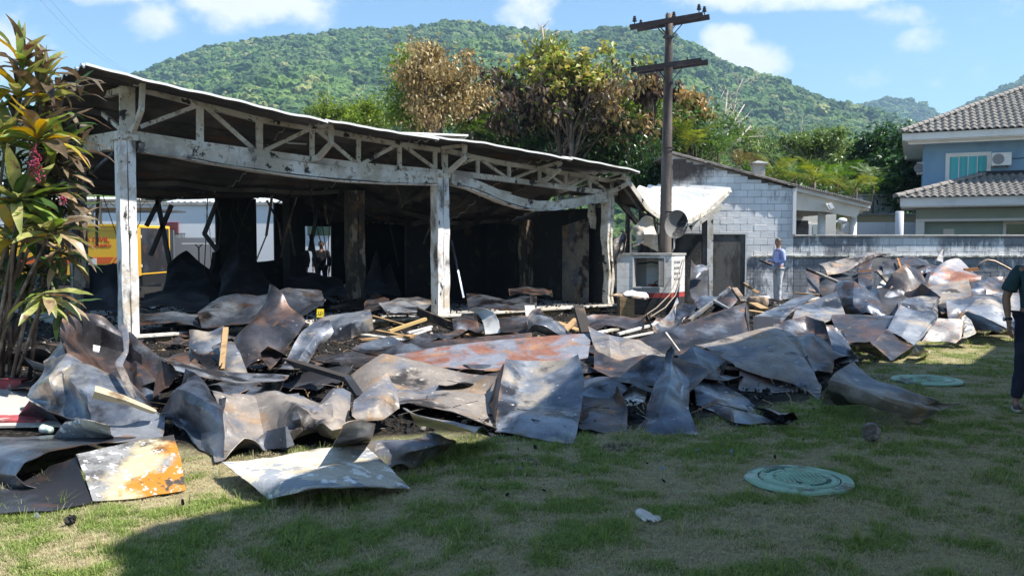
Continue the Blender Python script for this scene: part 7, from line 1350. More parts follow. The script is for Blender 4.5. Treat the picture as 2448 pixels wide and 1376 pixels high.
def beyond():
    e = empty('stage_truss', (P(290, 583, 27).x, 27, 0), 'dark steel lattice truss with a white tube on top, seen through the left bay', 'truss'); y = 27
    z0, z1 = P(0, 497, y).z, P(0, 481, y).z; xa, xb = P(60, 583, y).x, P(380, 583, y).x; n = 22; mg = pmat('grey truss', (.12, .12, .12), [], .5, .4)
    for z in (z0, z1): mb = MB(); mb.tube([Vector((xa, y, z)), Vector((xb, y, z))], .028, 6); mb.build('chord', mg, e)
    for i in range(n):
        a = xa + (xb - xa) * i / n; b = xa + (xb - xa) * (i + 1) / n; mb = MB(); mb.bar(Vector((a, y, z0 if i % 2 else z1)), Vector((b, y, z1 if i % 2 else z0)), .02, .02); mb.build('lattice_bar', mg, e)
    mb = MB(); mb.tube([Vector((xa, y + .1, P(0, 475, y).z)), Vector((xb - .6, y + .1, P(0, 475, y).z))], .055, 8); mb.build('top_tube', M_white, e)
    for u in (208, 228): mb = MB(); mb.bar(Vector((P(u, 0, y).x, y, 0)), Vector((P(u, 0, y).x, y, P(0, 476, y).z)), .06, .06); mb.build('leg', mg, e)
    mb = MB(); mb.box(((xa + xb) / 2, y + 1.2, P(0, 500, y).z), (xb - xa, 2.2, .06)); mb.build('canopy', mg, e)
    for k, (u0, u1, v0, y_, lab) in enumerate(((-400, 392, 488, 36, 'long white rendered wall behind the yellow truck'), (388, 980, 490, 33, 'sunlit white rendered wall beyond the burnt back wall'))):
        A = P(u0, v0, y_); B = P(u1, v0, y_); q = empty('rendered_building', ((A.x + B.x) / 2, y_, 0), lab, 'building'); mb = MB(); mb.box(((A.x + B.x) / 2, y_ + 2, A.z / 2), (B.x - A.x, 4, A.z)); mb.build('wall', pmat('white render clean', (.80, .80, .80), [((.66, .64, .60), 1.2, .62, .72)], .85, coord='World', rnd_off=False), q); mb = MB(); mb.box(((A.x + B.x) / 2, y_ + 2, A.z + .05), (B.x - A.x + .1, 4.2, .10)); mb.build('coping', M_concrete, q)
        if k == 1:
            G = [[Vector((A.x + .05 * i, y_ + .2 + 3 * j, A.z + .12 + .35 * j + .03 * math.sin(i * 1.3))) for i in range(120)] for j in range(2)]; mb = MB(); mb.grid(G); mb.build('corrugated_roof', pmat('grey corrugated', (.45, .48, .5), [], .5, .3), q)
            ml = pmat('dark red lattice block', (.22, .03, .05), [], .8); a = P(391, 531, y_ - .05); b = P(427, 561, y_ - .05); nx, nz = 9, 7; w_ = (b.x - a.x) / nx; h_ = (a.z - b.z) / nz
            for i in range(nx):
                for j in range(nz):
                    c = Vector((a.x + (i + .5) * w_, y_ - .06, b.z + (j + .5) * h_)); mb = MB(); mb.lathe(c, [(w_ * .62, -.03), (w_ * .62, .03), (w_ * .34, .03), (w_ * .34, -.03)], 4 if (i + j) % 2 else 8, axis=(0, -1, 0), cap=False); mb.build('lattice_block', ml, q, recalc=False)
            mb = MB()
            for i in range(8): mb = MB(); mb.bar(P(418 + i * 3.2, 569, y_ - .3), P(418 + i * 3.2, 558, y_ - .3), .02, .02); mb.build('rail_post', mg, q)
            mb = MB(); mb.bar(P(416, 558, y_ - .3), P(444, 558, y_ - .3), .025, .025); mb.build('rail', mg, q)
            for (u0_, v0_, u1_, v1_) in ((735, 515, 790, 562),):
                aa = P(u0_, v0_, y_ - .02); bb = P(u1_, v1_, y_ - .02); mb = MB(); mb.box(((aa.x + bb.x) / 2, y_ - .03, (aa.z + bb.z) / 2), (bb.x - aa.x, .06, aa.z - bb.z)); mb.build('window', M_dkglass, q)
    A = P(414, 568, 28); B = P(540, 583, 28); mb = MB(); mb.box(((A.x + B.x) / 2, 28.1, A.z / 2), (B.x - A.x, .15, A.z)); tag(mb.build('grey_wall', pmat('grey render', (.30, .30, .31), [], .9)), 'low grey wall standing before the sunlit white wall', 'wall')
    A = P(381, 549, 27.5); B = P(413, 583, 27.5); mb = MB(); mb.box(((A.x + B.x) / 2, 27.6, A.z / 2), (B.x - A.x, .1, A.z)); tag(mb.build('slate_board', pmat('slate panel', (.10, .115, .13), [], .8)), 'slate grey panel right of the yellow truck', 'panel')
    e = empty('folding_table', (P(478, 583, 26.5).x, 26.5, 0), 'folding table standing before the low grey wall', 'table'); c = P(475, 583, 26.5); mb = MB(); mb.box((c.x, 26.5, P(0, 582, 26.5).z), (.85, .5, .04)); mb.build('table_top', M_white, e)
    for dx in (-.12, .12): mb = MB(); mb.bar(Vector((c.x + dx, 26.5, P(0, 583, 26.5).z)), Vector((c.x, 26.5, P(0, 592, 26.5).z)), .03, .03); mb.build('strut', mg, e)
    mb = MB(); mb.bar(Vector((c.x, 26.5, P(0, 590, 26.5).z)), Vector((c.x, 26.5, 0)), .04, .04); mb.build('leg', mg, e)
beyond()
# ---------------------------------------------------------------- the house behind the camera whose roof shades the lawn
def shade_house():
    e = empty('near_house', (14, 0, 0), 'two-storey house on the near right side of the lawn, whose roof throws the big shadow', 'house'); h = 7.0; k = h / math.tan(SUN_EL); sx, sy = k * math.cos(SUN_AZ), k * math.sin(SUN_AZ)
    G = [(-2.0, 2.5), (-1.95, 4.2), (-2.18, 4.5), (-2.1, 4.96), (-1.6, 5.35), (-.47, 6.72), (-.12, 7.4), (.45, 8.7), (2.05, 10.8), (3.33, 11.75), (4.88, 12.0), (6.3, 11.7), (8.26, 14.4), (9.5, 13.6)]
    top = [Vector((x + sx, y + sy, h)) for x, y in G] + [Vector((22, 13.5, h)), Vector((22, -9, h)), Vector((1.2, -9, h))]
    mb = MB(); mb.prism(top, (0, 0, -.25)); mb.build('roof', M_white, e)
    mb = MB(); W_ = [(13.2, 11.6), (20.5, 11.6), (20.5, -8), (7.5, -8), (7.5, -1.5), (10.5, 4.0), (13.2, 8)]; mb.prism([Vector((x, y, 0)) for x, y in W_], (0, 0, h - .26)); mb.build('wall', M_cream, e)
shade_house()
# ================================================================ people
def skinmesh(name, nodes, edges, mat, parent, lvl=2, root=0):
    """nodes: [(point, rx, ry)]"""
    me = bpy.data.meshes.new(name); me.from_pydata([tuple(n[0]) for n in nodes], edges, []); o = bpy.data.objects.new('tmp', me); COL.objects.link(o); sk = o.modifiers.new('s', 'SKIN'); sk.use_smooth_shade = True; sk.branch_smoothing = .3
    for i, nd in enumerate(nodes): me.skin_vertices[0].data[i].radius = (nd[1], nd[2] if len(nd) > 2 else nd[1])
    me.skin_vertices[0].data[root].use_root = True; sb = o.modifiers.new('u', 'SUBSURF'); sb.levels = sb.render_levels = lvl
    dg = bpy.context.evaluated_depsgraph_get(); m2 = bpy.data.meshes.new_from_object(o.evaluated_get(dg)); bpy.data.objects.remove(o); m2.polygons.foreach_set('use_smooth', [True] * len(m2.polygons)); m2.materials.clear(); m2.materials.append(mat); m2.name = name
    return link(name, m2, None, parent)
def person(loc, face, label, J, shirt, trousers, skin, hair, shoes, sleeve='long', headturn=0.0, scale=1.0, bulk=1.0):
    """J: joint overrides in body space (x right of body, y forward, z up), metres"""
    e = empty('person', loc, label, 'person'); e.rotation_euler = (0, 0, face); e.scale = (scale,) * 3; V = Vector
    D = dict(pel=V((0, 0, .96)), sp=V((0, .0, 1.10)), ch=V((0, .01, 1.30)), nk=V((0, .0, 1.47)), hd=V((0, .025, 1.60)), tp=V((0, .015, 1.70)))
    for s, k in ((-1, 'l'), (1, 'r')):
        D['sh' + k] = V((s * .185, 0, 1.41)); D['el' + k] = V((s * .24, -.02, 1.13)); D['wr' + k] = V((s * .25, .05, .88)); D['hp' + k] = V((s * .095, 0, .93)); D['kn' + k] = V((s * .11, .02, .50)); D['an' + k] = V((s * .12, -.01, .09)); D['to' + k] = V((s * .14, .14, .04))
    D.update({k: V(v) for k, v in J.items()}); b = bulk
    N = []; E = []; ix = {}
    def nd(k, p, rx, ry=None): ix[k] = len(N); N.append((p, rx, ry or rx)); return ix[k]
    def ed(a, c): E.append((ix[a], ix[c]))
    nd('pel', D['pel'], .135 * b, .105 * b); nd('sp', D['sp'], .125 * b, .10 * b); nd('ch', D['ch'], .15 * b, .105 * b); nd('nb', D['nk'].lerp(D['ch'], .25), .07, .07); nd('nk', D['nk'] + V((0, .005, .02)), .054, .055); nd('jaw', D['hd'] - V((0, -.012, .055)), .056, .062); nd('hd', D['hd'], .078, .092); nd('tp', D['tp'], .058, .068)
    for a, c in (('pel', 'sp'), ('sp', 'ch'), ('ch', 'nb'), ('nb', 'nk'), ('nk', 'jaw'), ('jaw', 'hd'), ('hd', 'tp')): ed(a, c)
    for k in 'lr':
        s = -1 if k == 'l' else 1
        nd('sh' + k, D['sh' + k], .058); nd('el' + k, D['el' + k], .042); nd('fm' + k, D['el' + k].lerp(D['wr' + k], .4), .038); nd('wr' + k, D['wr' + k], .025, .022); ed('ch', 'sh' + k); ed('sh' + k, 'el' + k); ed('el' + k, 'fm' + k); ed('fm' + k, 'wr' + k)
        d = (D['wr' + k] - D['el' + k]).normalized(); side = d.cross(V((1, 0, 0))); side = (V((0, 1, 0)) if abs(d.y) < .6 else V((1, 0, 0))); side = (side - d * side.dot(d)).normalized(); inn = V((-s, 0, 0)) if abs(d.x) < .7 else V((0, 0, -1)); inn = (inn - d * inn.dot(d) - side * inn.dot(side)).normalized()
        pm = D['wr' + k] + d * .06; nd('pm' + k, pm, .026, .018); ed('wr' + k, 'pm' + k)
        for f, (o_, ln) in enumerate(((-.030, .068), (-.010, .080), (.011, .076), (.031, .060))):
            a = pm + side * o_ + d * .025; nd('f%d' % f + k, a, .0095); nd('g%d' % f + k, a + d * ln * .55 + inn * .008, .0088); nd('h%d' % f + k, a + d * ln * .95 + inn * .03, .0075); ed('pm' + k, 'f%d' % f + k); ed('f%d' % f + k, 'g%d' % f + k); ed('g%d' % f + k, 'h%d' % f + k)
        a = D['wr' + k] + d * .03 + side * .032; nd('t0' + k, a, .011); nd('t1' + k, a + d * .035 + side * .02 + inn * .012, .0095); nd('t2' + k, a + d * .062 + side * .022 + inn * .022, .008); ed('wr' + k, 't0' + k); ed('t0' + k, 't1' + k); ed('t1' + k, 't2' + k)
        nd('hp' + k, D['hp' + k], .088 * b); nd('kn' + k, D['kn' + k], .056); nd('cf' + k, D['kn' + k].lerp(D['an' + k], .3) - V((0, .015, 0)), .054); nd('an' + k, D['an' + k], .036); nd('to' + k, D['to' + k], .034, .025); ed('pel', 'hp' + k); ed('hp' + k, 'kn' + k); ed('kn' + k, 'cf' + k); ed('cf' + k, 'an' + k); ed('an' + k, 'to' + k)
    body = skinmesh('body', N, E, skin, e)
    # shirt
    N, E, ix = [], [], {}; nd('sp', D['sp'], .150 * b, .120 * b); nd('hm', D['pel'] + V((0, 0, -.03)), .155 * b, .125 * b); nd('hm2', D['pel'] + V((0, 0, -.07)), .158 * b, .128 * b); nd('ch', D['ch'], .168 * b, .122 * b); nd('cl', D['nk'].lerp(D['ch'], .35), .095, .085); nd('co', D['nk'] + V((0, 0, -.005)), .064, .064)
    for a, c in (('sp', 'hm'), ('hm', 'hm2'), ('sp', 'ch'), ('ch', 'cl'), ('cl', 'co')): ed(a, c)
    for k in 'lr':
        nd('sh' + k, D['sh' + k] + V((0, 0, .0)), .074); ed('ch', 'sh' + k)
        if sleeve == 'long': nd('el' + k, D['el' + k], .060); nd('wr' + k, D['el' + k].lerp(D['wr' + k], .84), .042); ed('sh' + k, 'el' + k); ed('el' + k, 'wr' + k)
        else: p = D['sh' + k].lerp(D['el' + k], .72); nd('m' + k, p, .075); nd('m2' + k, D['sh' + k].lerp(D['el' + k], .80), .076); ed('sh' + k, 'm' + k); ed('m' + k, 'm2' + k)
    sh = skinmesh('shirt', N, E, shirt, e)
    for v in sh.data.vertices: v.co += v.normal * .010 * noise.noise(v.co * 9) + v.normal * .006 * noise.noise(V((v.co.x * 30, v.co.y * 30, v.co.z * 12)))
    N, E, ix = [], [], {}; nd('pel', D['pel'] + V((0, 0, .02)), .145 * b, .115 * b)
    for k in 'lr': nd('hp' + k, D['hp' + k] - V((0, 0, .03)), .100 * b); nd('th' + k, D['hp' + k].lerp(D['kn' + k], .5), .086 * b); nd('kn' + k, D['kn' + k], .070); nd('cf' + k, D['kn' + k].lerp(D['an' + k], .5), .064); nd('cu' + k, D['an' + k] + V((0, 0, .0)), .062); [ed(*q) for q in (('pel', 'hp' + k), ('hp' + k, 'th' + k), ('th' + k, 'kn' + k), ('kn' + k, 'cf' + k), ('cf' + k, 'cu' + k))]
    tr = skinmesh('trousers', N, E, trousers, e)
    for v in tr.data.vertices: v.co += v.normal * .010 * noise.noise(V((v.co.x * 14, v.co.y * 14, v.co.z * 9)))
    for k in 'lr':
        a = D['an' + k]; t = D['to' + k]; d = (V((t.x, t.y, 0)) - V((a.x, a.y, 0))).normalized(); N, E, ix = [], [], {}; nd('h', V((a.x, a.y, .045)) - d * .035, .040, .045); nd('m', V((a.x, a.y, .050)) + d * .05, .042, .044); nd('b', V((a.x, a.y, .035)) + d * .13, .046, .030); nd('t', V((a.x, a.y, .028)) + d * .19, .036, .022); [ed(*q) for q in (('h', 'm'), ('m', 'b'), ('b', 't'))]
        skinmesh('shoe', N, E, shoes, e); mb = MB(); c = V((a.x, a.y, .010)) + d * .065; mb.lathe((0, 0, -.01), [(.05, 0), (.05, .022)], 16); mx = Matrix.Rotation(math.atan2(d.y, d.x), 3, 'Z')
        me = mb.mesh('sole'); 
        for v in me.vertices: v.co = mx @ V((v.co.x * 2.7, v.co.y * .95, v.co.z)) + c
        link('sole', me, pmat('shoe sole', (.5, .45, .4), [], .8), e)
    # head: hair, ears, nose, eyes, mouth turned with the head
    hr = Matrix.Rotation(headturn, 3, 'Z'); h = D['hd']
    def part(nm, fn, mt, sub=2, r=1):
        bm = bmesh.new(); bmesh.ops.create_icosphere(bm, subdivisions=sub, radius=1)
        kill = []
        for v in bm.verts:
            q = fn(v.co.copy())
            if q is None: kill.append(v)
            else: v.co = h + hr @ q
        bmesh.ops.delete(bm, geom=kill, context='VERTS'); me = bpy.data.meshes.new(nm); bm.to_mesh(me); bm.free(); me.polygons.foreach_set('use_smooth', [True] * len(me.polygons)); return link(nm, me, mt, e)
    part('hair', lambda c: None if (c.z < .18 and c.y > -.05) or c.z < -.35 or (c.y > .72 and c.z < .62) else V((c.x * .088, c.y * .102 - .006, c.z * .112 + .018)) * (1 + .03 * noise.noise(c * 6)), hair, 3)
    part('nose', lambda c: V((c.x * .014, .094 + c.y * .018, -.012 + c.z * .022)), skin); part('mouth', lambda c: V((c.x * .024, .083 + c.y * .006, -.050 + c.z * .006)), pmat('lips', (.25, .09, .07), [], .6))
    for s in (-1, 1):
        part('ear', lambda c: V((s * .083 + c.x * .010, c.y * .018 + .0, c.z * .030 - .005)), skin); part('eye', lambda c: V((s * .032 + c.x * .012, .083 + c.y * .008, .018 + c.z * .007)), pmat('eye', (.03, .02, .02), [], .3)); part('eyebrow', lambda c: V((s * .032 + c.x * .018, .085 + c.y * .006, .036 + c.z * .005)), hair)
    return e, D
SK = pmat('skin', (.40, .22, .14), [((.33, .17, .11), 9, .5, .6)], .55); SKd = pmat('tanned skin', (.26, .135, .085), [((.21, .10, .065), 9, .5, .6)], .55)
# inspector with clipboard
c = P(1860, 730, 23.0)
e1, D1 = person((c.x, 23.0, 0), R(98), 'standing man in light blue shirt and pale trousers writing on a clipboard', dict(elr=(.24, .0, 1.14), wrr=(.12, .22, 1.12), ell=(-.22, -.04, 1.13), wrl=(-.10, .20, 1.09), knl=(-.10, .03, .5), anl=(-.10, .03, .09), tol=(-.11, .18, .04), ), pmat('light blue shirt', (.40, .48, .85), [((.46, .54, .88), 4, .5, .6)], .85), pmat('pale trousers', (.70, .69, .70), [((.58, .57, .6), 5, .5, .62)], .9), SK, pmat('greying hair', (.10, .09, .085), [((.28, .27, .26), 40, .55, .6)], .8), pmat('black shoes', (.03, .03, .035), [], .5), headturn=R(38), scale=1.04)
cb = empty('clipboard', (0, 0, 0), 'dark clipboard with white paper held by the man in the blue shirt', 'clipboard')
Rz = Matrix.Rotation(R(98), 3, 'Z'); cc = Vector((c.x, 23.0, 0)) + Rz @ Vector((.0, .36, 1.12)); cb.location = cc; CMx = Rz @ Matrix.Rotation(R(24), 3, 'X')
mb = MB(); mb.box(cc, (.24, .34, .012), CMx); mb.build('board', M_soot, cb); mb = MB(); mb.box(cc + CMx @ Vector((0, 0, .010)), (.21, .29, .004), CMx); mb.build('paper', M_white, cb); mb = MB(); mb.box(cc + CMx @ Vector((0, -.15, .014)), (.08, .03, .012), CMx); mb.build('clip', M_light, cb)
mb = MB(); a = Vector((c.x, 23, 0)) + Rz @ Vector((.08, .30, 1.14)); mb.tube([a, a + Vector((0, .0, .13)) + Rz @ Vector((0, .03, 0))], .005, 5); tag(mb.build('pen', M_white), 'white pen in the hand of the man with the clipboard', 'pen')
# man in dark polo at the right edge
c = P(2470, 980, 8.42); PX = 8.40
e2, D2 = person((c.x, PX, 0), R(168), 'man in dark green polo and navy trousers cut off by the right edge', dict(elr=(.285, -.02, 1.12), wrr=(.275, .05, .87), knr=(.135, .02, .5), anr=(.17, .0, .09), tor=(.20, .14, .04)), pmat('dark green polo', (.018, .045, .055), [((.024, .055, .065), 5, .5, .6)], .95), pmat('navy trousers', (.012, .015, .032), [((.02, .022, .042), 6, .5, .6)], .95), SKd, pmat('black hair', (.02, .018, .016), [], .7), pmat('brown shoes', (.07, .03, .025), [], .4), 'short', scale=.985, bulk=1.15)
w0 = Vector(D2['elr']).lerp(Vector(D2['wrr']), .86); ax = (Vector(D2['wrr']) - Vector(D2['elr'])).normalized()
wt = empty('wristwatch', (c.x, PX, 0), 'dark wristwatch on the arm of the man at the right edge', 'wristwatch'); wt.rotation_euler = e2.rotation_euler; wt.scale = e2.scale
mb = MB(); mb.lathe(w0, [(.034, -.013), (.037, -.011), (.037, .011), (.034, .013)], 20, axis=ax, cap=False); me = mb.mesh('strap'); link('strap', me, M_soot, wt)
mb = MB(); mb.lathe(w0 + Vector((.036, 0, 0)), [(.021, 0), (.021, .009), (.018, .011)], 20, axis=(1, 0, 0)); link('dial', mb.mesh('dial'), pmat('steel dial', (.35, .37, .40), [], .25, .7), wt)
# two men in the dark behind the wreck
dkc = pmat('black clothes', (.014, .014, .018), [], .9)
for (u, Y, f, lab, ht) in ((722, 26.0, 150, 'left of two men in black deep inside the burnt pavilion', 0), (768, 26.5, 185, 'right of two men in black deep inside the burnt pavilion', 10)):
    c = P(u, 583, Y); person((c.x, Y, 0), R(f), lab, dict(elr=(.25, .02, 1.13), wrr=(.16, .22, 1.10)) if f < 160 else {}, dkc, dkc, SKd, MC['black hair'], dkc, 'long', R(ht))

# ---------------------------------------------------------------- tell apart, by size, the few scraps, planks and trees that stand side by side
def size_of(o):
    q = [o] + list(o.children); return sum(c.dimensions.length for c in q if c.type == 'MESH')
bpy.context.view_layer.update()
same = {}
for o in SC.objects:
    if o.parent is None and o.get('label') and o.get('group'): same.setdefault(o['label'], []).append(o)
for lab, L in same.items():
    if len(L) < 2 or 'kerb' in lab: continue
    L.sort(key=size_of, reverse=True); w_ = ('larger', 'smaller') if len(L) == 2 else ('largest', 'middle-sized', 'smallest', 'tiniest', 'least')
    for o, a in zip(L, w_): o['label'] = a + ' ' + lab
# ================================================================ trees and plants
def leafmat(name, a, b, zones=(), trans=.3, rough=.45, spec=.4):
    """zones: (colour a, colour b, expression of position as (wx, wy, wz, bias), noise scale)"""
    m = bpy.data.materials.new(name); m.use_nodes = True; n = NT(m.node_tree); g = n.new('ShaderNodeNewGeometry'); r = g.outputs['Random Per Island']; pos = g.outputs['Position']
    c = n.mix(r, a, b); r2 = n.math('FRACT', n.math('MULTIPLY', r, 13.7))
    for (za, zb, wv, sc) in zones:
        x, y, z = n.sep(pos)[:3]; f = n.math('ADD', n.math('ADD', n.math('MULTIPLY', x, wv[0]), n.math('MULTIPLY', z, wv[2])), wv[3])
        f = n.math('ADD', f, n.math('MULTIPLY', n.math('SUBTRACT', n.noise(pos, sc, 3), .5), 3.0)); f = n.math('ADD', f, n.math('MULTIPLY', n.math('SUBTRACT', r2, .5), .9))
        c = n.mix(n.ramp(f, -.1, .1), c, n.mix(r, za, zb))
    c = n.hsv(c, .5, 1, n.ramp(r2, 0, 1, .7, 1.25, False))
    b_ = n.new('ShaderNodeBsdfPrincipled'); n.put(b_.inputs[0], c); b_.inputs['Roughness'].default_value = rough; b_.inputs['Specular IOR Level'].default_value = spec
    t = n.new('ShaderNodeBsdfTranslucent'); n.put(t.inputs[0], n.hsv(c, .495, 1.15, 1.5)); mx = n.new('ShaderNodeMixShader'); mx.inputs[0].default_value = trans
    n.t.links.new(b_.outputs[0], mx.inputs[1]); n.t.links.new(t.outputs[0], mx.inputs[2]); o = n.new('ShaderNodeOutputMaterial'); n.t.links.new(mx.outputs[0], o.inputs[0]); return m
M_bark = pmat('bark', (.13, .10, .08), [((.25, .22, .19), 6, .5, .65), ((.05, .04, .03), 3, .55, .65)], .9, 0, (20, .5, .02))
M_barkpale = pmat('bare pale wood', (.50, .45, .38), [((.25, .21, .17), 5, .55, .66)], .85)
LG = leafmat('green leaves', (.035, .085, .018), (.11, .19, .04)); LGd = leafmat('glossy dark leaves', (.018, .055, .014), (.06, .125, .03), trans=.2, rough=.3, spec=.6)
LGp = leafmat('pale green leaves', (.10, .17, .045), (.22, .28, .09)); LGy = leafmat('yellow green leaves', (.10, .17, .02), (.26, .33, .05))
LDry = leafmat('dry tan leaves', (.20, .14, .06), (.46, .35, .16), [((.05, .035, .025), (.20, .12, .06), (0, 0, -.8, 3.9), 1.3), ((.06, .12, .02), (.16, .24, .05), (-.9, 0, .35, -6.2), 1.2)], trans=.2)
def crown_mesh(name, rad, ncl, nleaf, ls, seed, droop=.3, cr=.28, aspect=.45, hollow=.5, base=Vector((0, 0, 0))):
    rs = np.random.RandomState(seed); rad = np.array(rad)
    d = rs.normal(size=(ncl, 3)); d /= np.linalg.norm(d, axis=1, keepdims=True); d[:, 2] = np.where(d[:, 2] < -.5, -d[:, 2], d[:, 2])
    lump = np.array([[.72 + .75 * (noise.noise(Vector(q) * 1.5 + Vector((seed, 2, 5))) + .35)] for q in d]); rr_ = (hollow + (1 - hollow) * rs.rand(ncl, 1)) * (.8 + .35 * rs.rand(ncl, 1)) * lump; C = d * rr_ * rad
    k = rs.randint(0, ncl, nleaf); w_ = rs.rand(ncl) * .8 + .6; p = C[k] + rs.normal(size=(nleaf, 3)) * (cr * rad.min() * w_[k])[:, None] * np.array([1, 1, .75])
    az = rs.rand(nleaf) * 6.283; el = rs.normal(size=nleaf) * .6 - droop; L = ls * (.6 + .7 * rs.rand(nleaf))
    D = np.stack([np.cos(az) * np.cos(el), np.sin(az) * np.cos(el), np.sin(el)], 1); up = rs.normal(size=(nleaf, 3)) * .5 + [0, 0, 1]
    S = np.cross(D, up); S /= np.linalg.norm(S, axis=1, keepdims=True) + 1e-9; N = np.cross(S, D)
    h = (L * aspect * .5)[:, None]; L = L[:, None]; dn = np.array([0, 0, -1]) * L * .12
    v = np.stack([p, p + D * L * .5 + S * h + N * h * .35, p + D * L * .5 - S * h + N * h * .35, p + D * L + dn, p + D * L * .5], 1) + np.array(base)
    i = np.arange(nleaf)[:, None] * 5; f = np.concatenate([i + [0, 4, 1], i + [0, 2, 4], i + [1, 4, 3], i + [4, 2, 3]], 1).reshape(-1, 3)
    me = bpy.data.meshes.new(name); me.vertices.add(nleaf * 5); me.vertices.foreach_set('co', v.ravel()); me.loops.add(f.size); me.loops.foreach_set('vertex_index', f.ravel()); me.polygons.add(len(f)); me.polygons.foreach_set('loop_start', np.arange(len(f)) * 3); me.update(calc_edges=True)
    return me, C + np.array(base)
def tree(name, label, u, v, Y, rad, nleaf, ls, mat, seed, droop=.3, ncl=26, cr=.28, aspect=.45, hollow=.5, bark=None, trunk_r=.14, group=None, cat='tree', base=None):
    c = P(u, v, Y); e = empty(name, (c.x, c.y, 0), label, cat, group); me, C = crown_mesh('crown', rad, ncl, nleaf, ls, seed, droop, cr, aspect, hollow, Vector((0, 0, c.z))); o = link('crown', me, mat, e); o['kind'] = 'stuff'
    r = random.Random(seed); b = Vector((r.uniform(-.3, .3), 0, 0)); top = Vector((0, 0, c.z - rad[2] * .3)); mb = MB(); mid = b.lerp(top, .5) + Vector((r.uniform(-.2, .2), 0, 0)); mb.tube([b, mid, top], [trunk_r, trunk_r * .75, trunk_r * .5], 8)
    mb2 = MB(); sel = list(range(len(C))); r.shuffle(sel)
    for k in sel[:min(16, len(sel))]:
        t = Vector(C[k]); s = mid.lerp(top, r.uniform(.2, 1)); m_ = s.lerp(t, .5) + Vector((r.uniform(-.1, .1), r.uniform(-.1, .1), .12)) * rad[0]; mb2.tube([s, m_, t, t + (t - m_) * .25], [trunk_r * .35, trunk_r * .22, trunk_r * .10, .004], 5)
    W0 = Vector((c.x, c.y, 0)); mb.v = [tuple(Vector(q) + W0) for q in mb.v]; mb2.v = [tuple(Vector(q) + W0) for q in mb2.v]
    mb.build('trunk', bark or M_bark, e, smooth=True); mb2.build('limbs', bark or M_bark, e, smooth=True); return e
tree('dry_tree', 'tan dried-out bushy tree behind the left roof section', 1050, 235, 28, (1.55, 1.3, 1.75), 11000, .15, LDry, 3, .7, 75, .17, .5, .25)
tree('leafy_tree', 'fresh green tree showing at the left edge of the tan dried tree', 985, 262, 29.5, (1.2, 1.0, 1.6), 6500, .14, LGy, 5, .1, 30, .26)
LBurn = leafmat('scorched almond leaves', (.05, .038, .034), (.19, .135, .09), [((.06, .11, .02), (.20, .26, .05), (0, 0, 0, -.42), 2.6), ((.19, .13, .06), (.40, .29, .13), (.28, 0, -.02, -.75), 1.1), ((.13, .18, .03), (.34, .34, .08), (.10, 0, 1.1, -8.7), .9)], trans=.2)
tree('scorched_tree', 'large scorched almond tree with brown-black drooping leaves and green top', 1335, 262, 30, (3.5, 1.8, 2.2), 13500, .21, LBurn, 8, .8, 110, .15, .55, .15)
tree('scorched_tree', 'yellow-green leafy head rising above the scorched almond tree', 1365, 185, 29.4, (1.8, .9, 1.15), 1700, .25, leafmat('yellowing almond leaves', (.16, .24, .04), (.46, .38, .13)), 12, .2, 34, .20, .6, .2)
tree('scorched_tree', 'dark scorched branch tip with hanging leaves left of the utility pole', 1560, 215, 30, (.75, .6, .8), 420, .27, leafmat('charred almond leaves', (.03, .02, .02), (.12, .07, .05)), 14, 1.1, 14, .22, .55, .4)
tree('scorched_tree', 'tan scorched branches with big leaves right of the utility pole', 1655, 262, 30, (.62, .6, 1.0), 560, .26, leafmat('tan almond leaves', (.24, .16, .06), (.48, .34, .15)), 15, .8, 18, .26, .55, .4)
GU = 'green bushes behind the pavilion roof'
for k, (u, v, Y, rx, rz, n, ls, mt, lab) in enumerate(((1165, 345, 31, 1.5, 1.3, 5000, .14, LG, 'green bush behind the roof joint under the scorched tree'), (1300, 375, 31, 1.7, 1.4, 5500, .14, LGd, 'dark green bush under the middle of the scorched tree'), (1430, 385, 31, 1.6, 1.5, 5500, .15, LG, 'green bush above the right roof section'), (1530, 350, 31.5, 1.5, 1.8, 6000, .15, LGy, 'yellow-green bush left of the utility pole'),
        (1560, 440, 28, 1.2, 1.1, 4500, .13, LGd, 'dark green bush low behind the pole and hanging roof sheet'), (1660, 350, 30, 1.3, 1.2, 3500, .15, LG, 'green bush right of the pole above the gable'), (885, 285, 40, 1.3, .9, 3000, .16, LGy, 'light green shrub left of the tan dried tree'), (800, 285, 48, 1.7, 1.0, 3000, .18, LGy, 'light green shrub with bare twigs over the long roof'), (1450, 300, 32, 1.6, 1.3, 3500, .17, LGy, 'yellow-green bush seen through the scorched tree'))):
    tree('bush', lab, u, v, Y, (rx, 1.2, rz), n, ls, mt, 30 + k, .15, 26, .28, .5, .35, group=None, cat='bush')
tree('leafy_tree', 'small pale green tree right of the chimney vent', 1945, 370, 42, (2.3, 1.6, 1.25), 6500, .17, LGp, 50, .1, 34, .2, .5, .4)
tree('leafy_tree', 'big glossy dark green almond tree left of the blue house', 2135, 385, 42, (2.2, 2.0, 1.6), 7000, .26, LGd, 51, .2, 40, .26, .55, .3)
tree('leafy_tree', 'lower half of the dark creeper-covered trees beside the blue house', 2150, 465, 41, (1.6, 1.6, 1.5), 6500, .20, LGd, 52, .4, 30, .3, .5, .3)
tree('leafy_tree', 'sprawling branch of glossy leaves reaching left from the dark almond tree', 2075, 355, 42, (1.3, .9, .55), 1600, .26, LGd, 53, .1, 14, .25, .55, .3)
tree('thin_tree', 'thin pale airy tree behind the gable roof ridge', 1800, 345, 48, (2.2, 1.6, 1.5), 3800, .15, LGp, 54, .1, 30, .2, .5, .3)
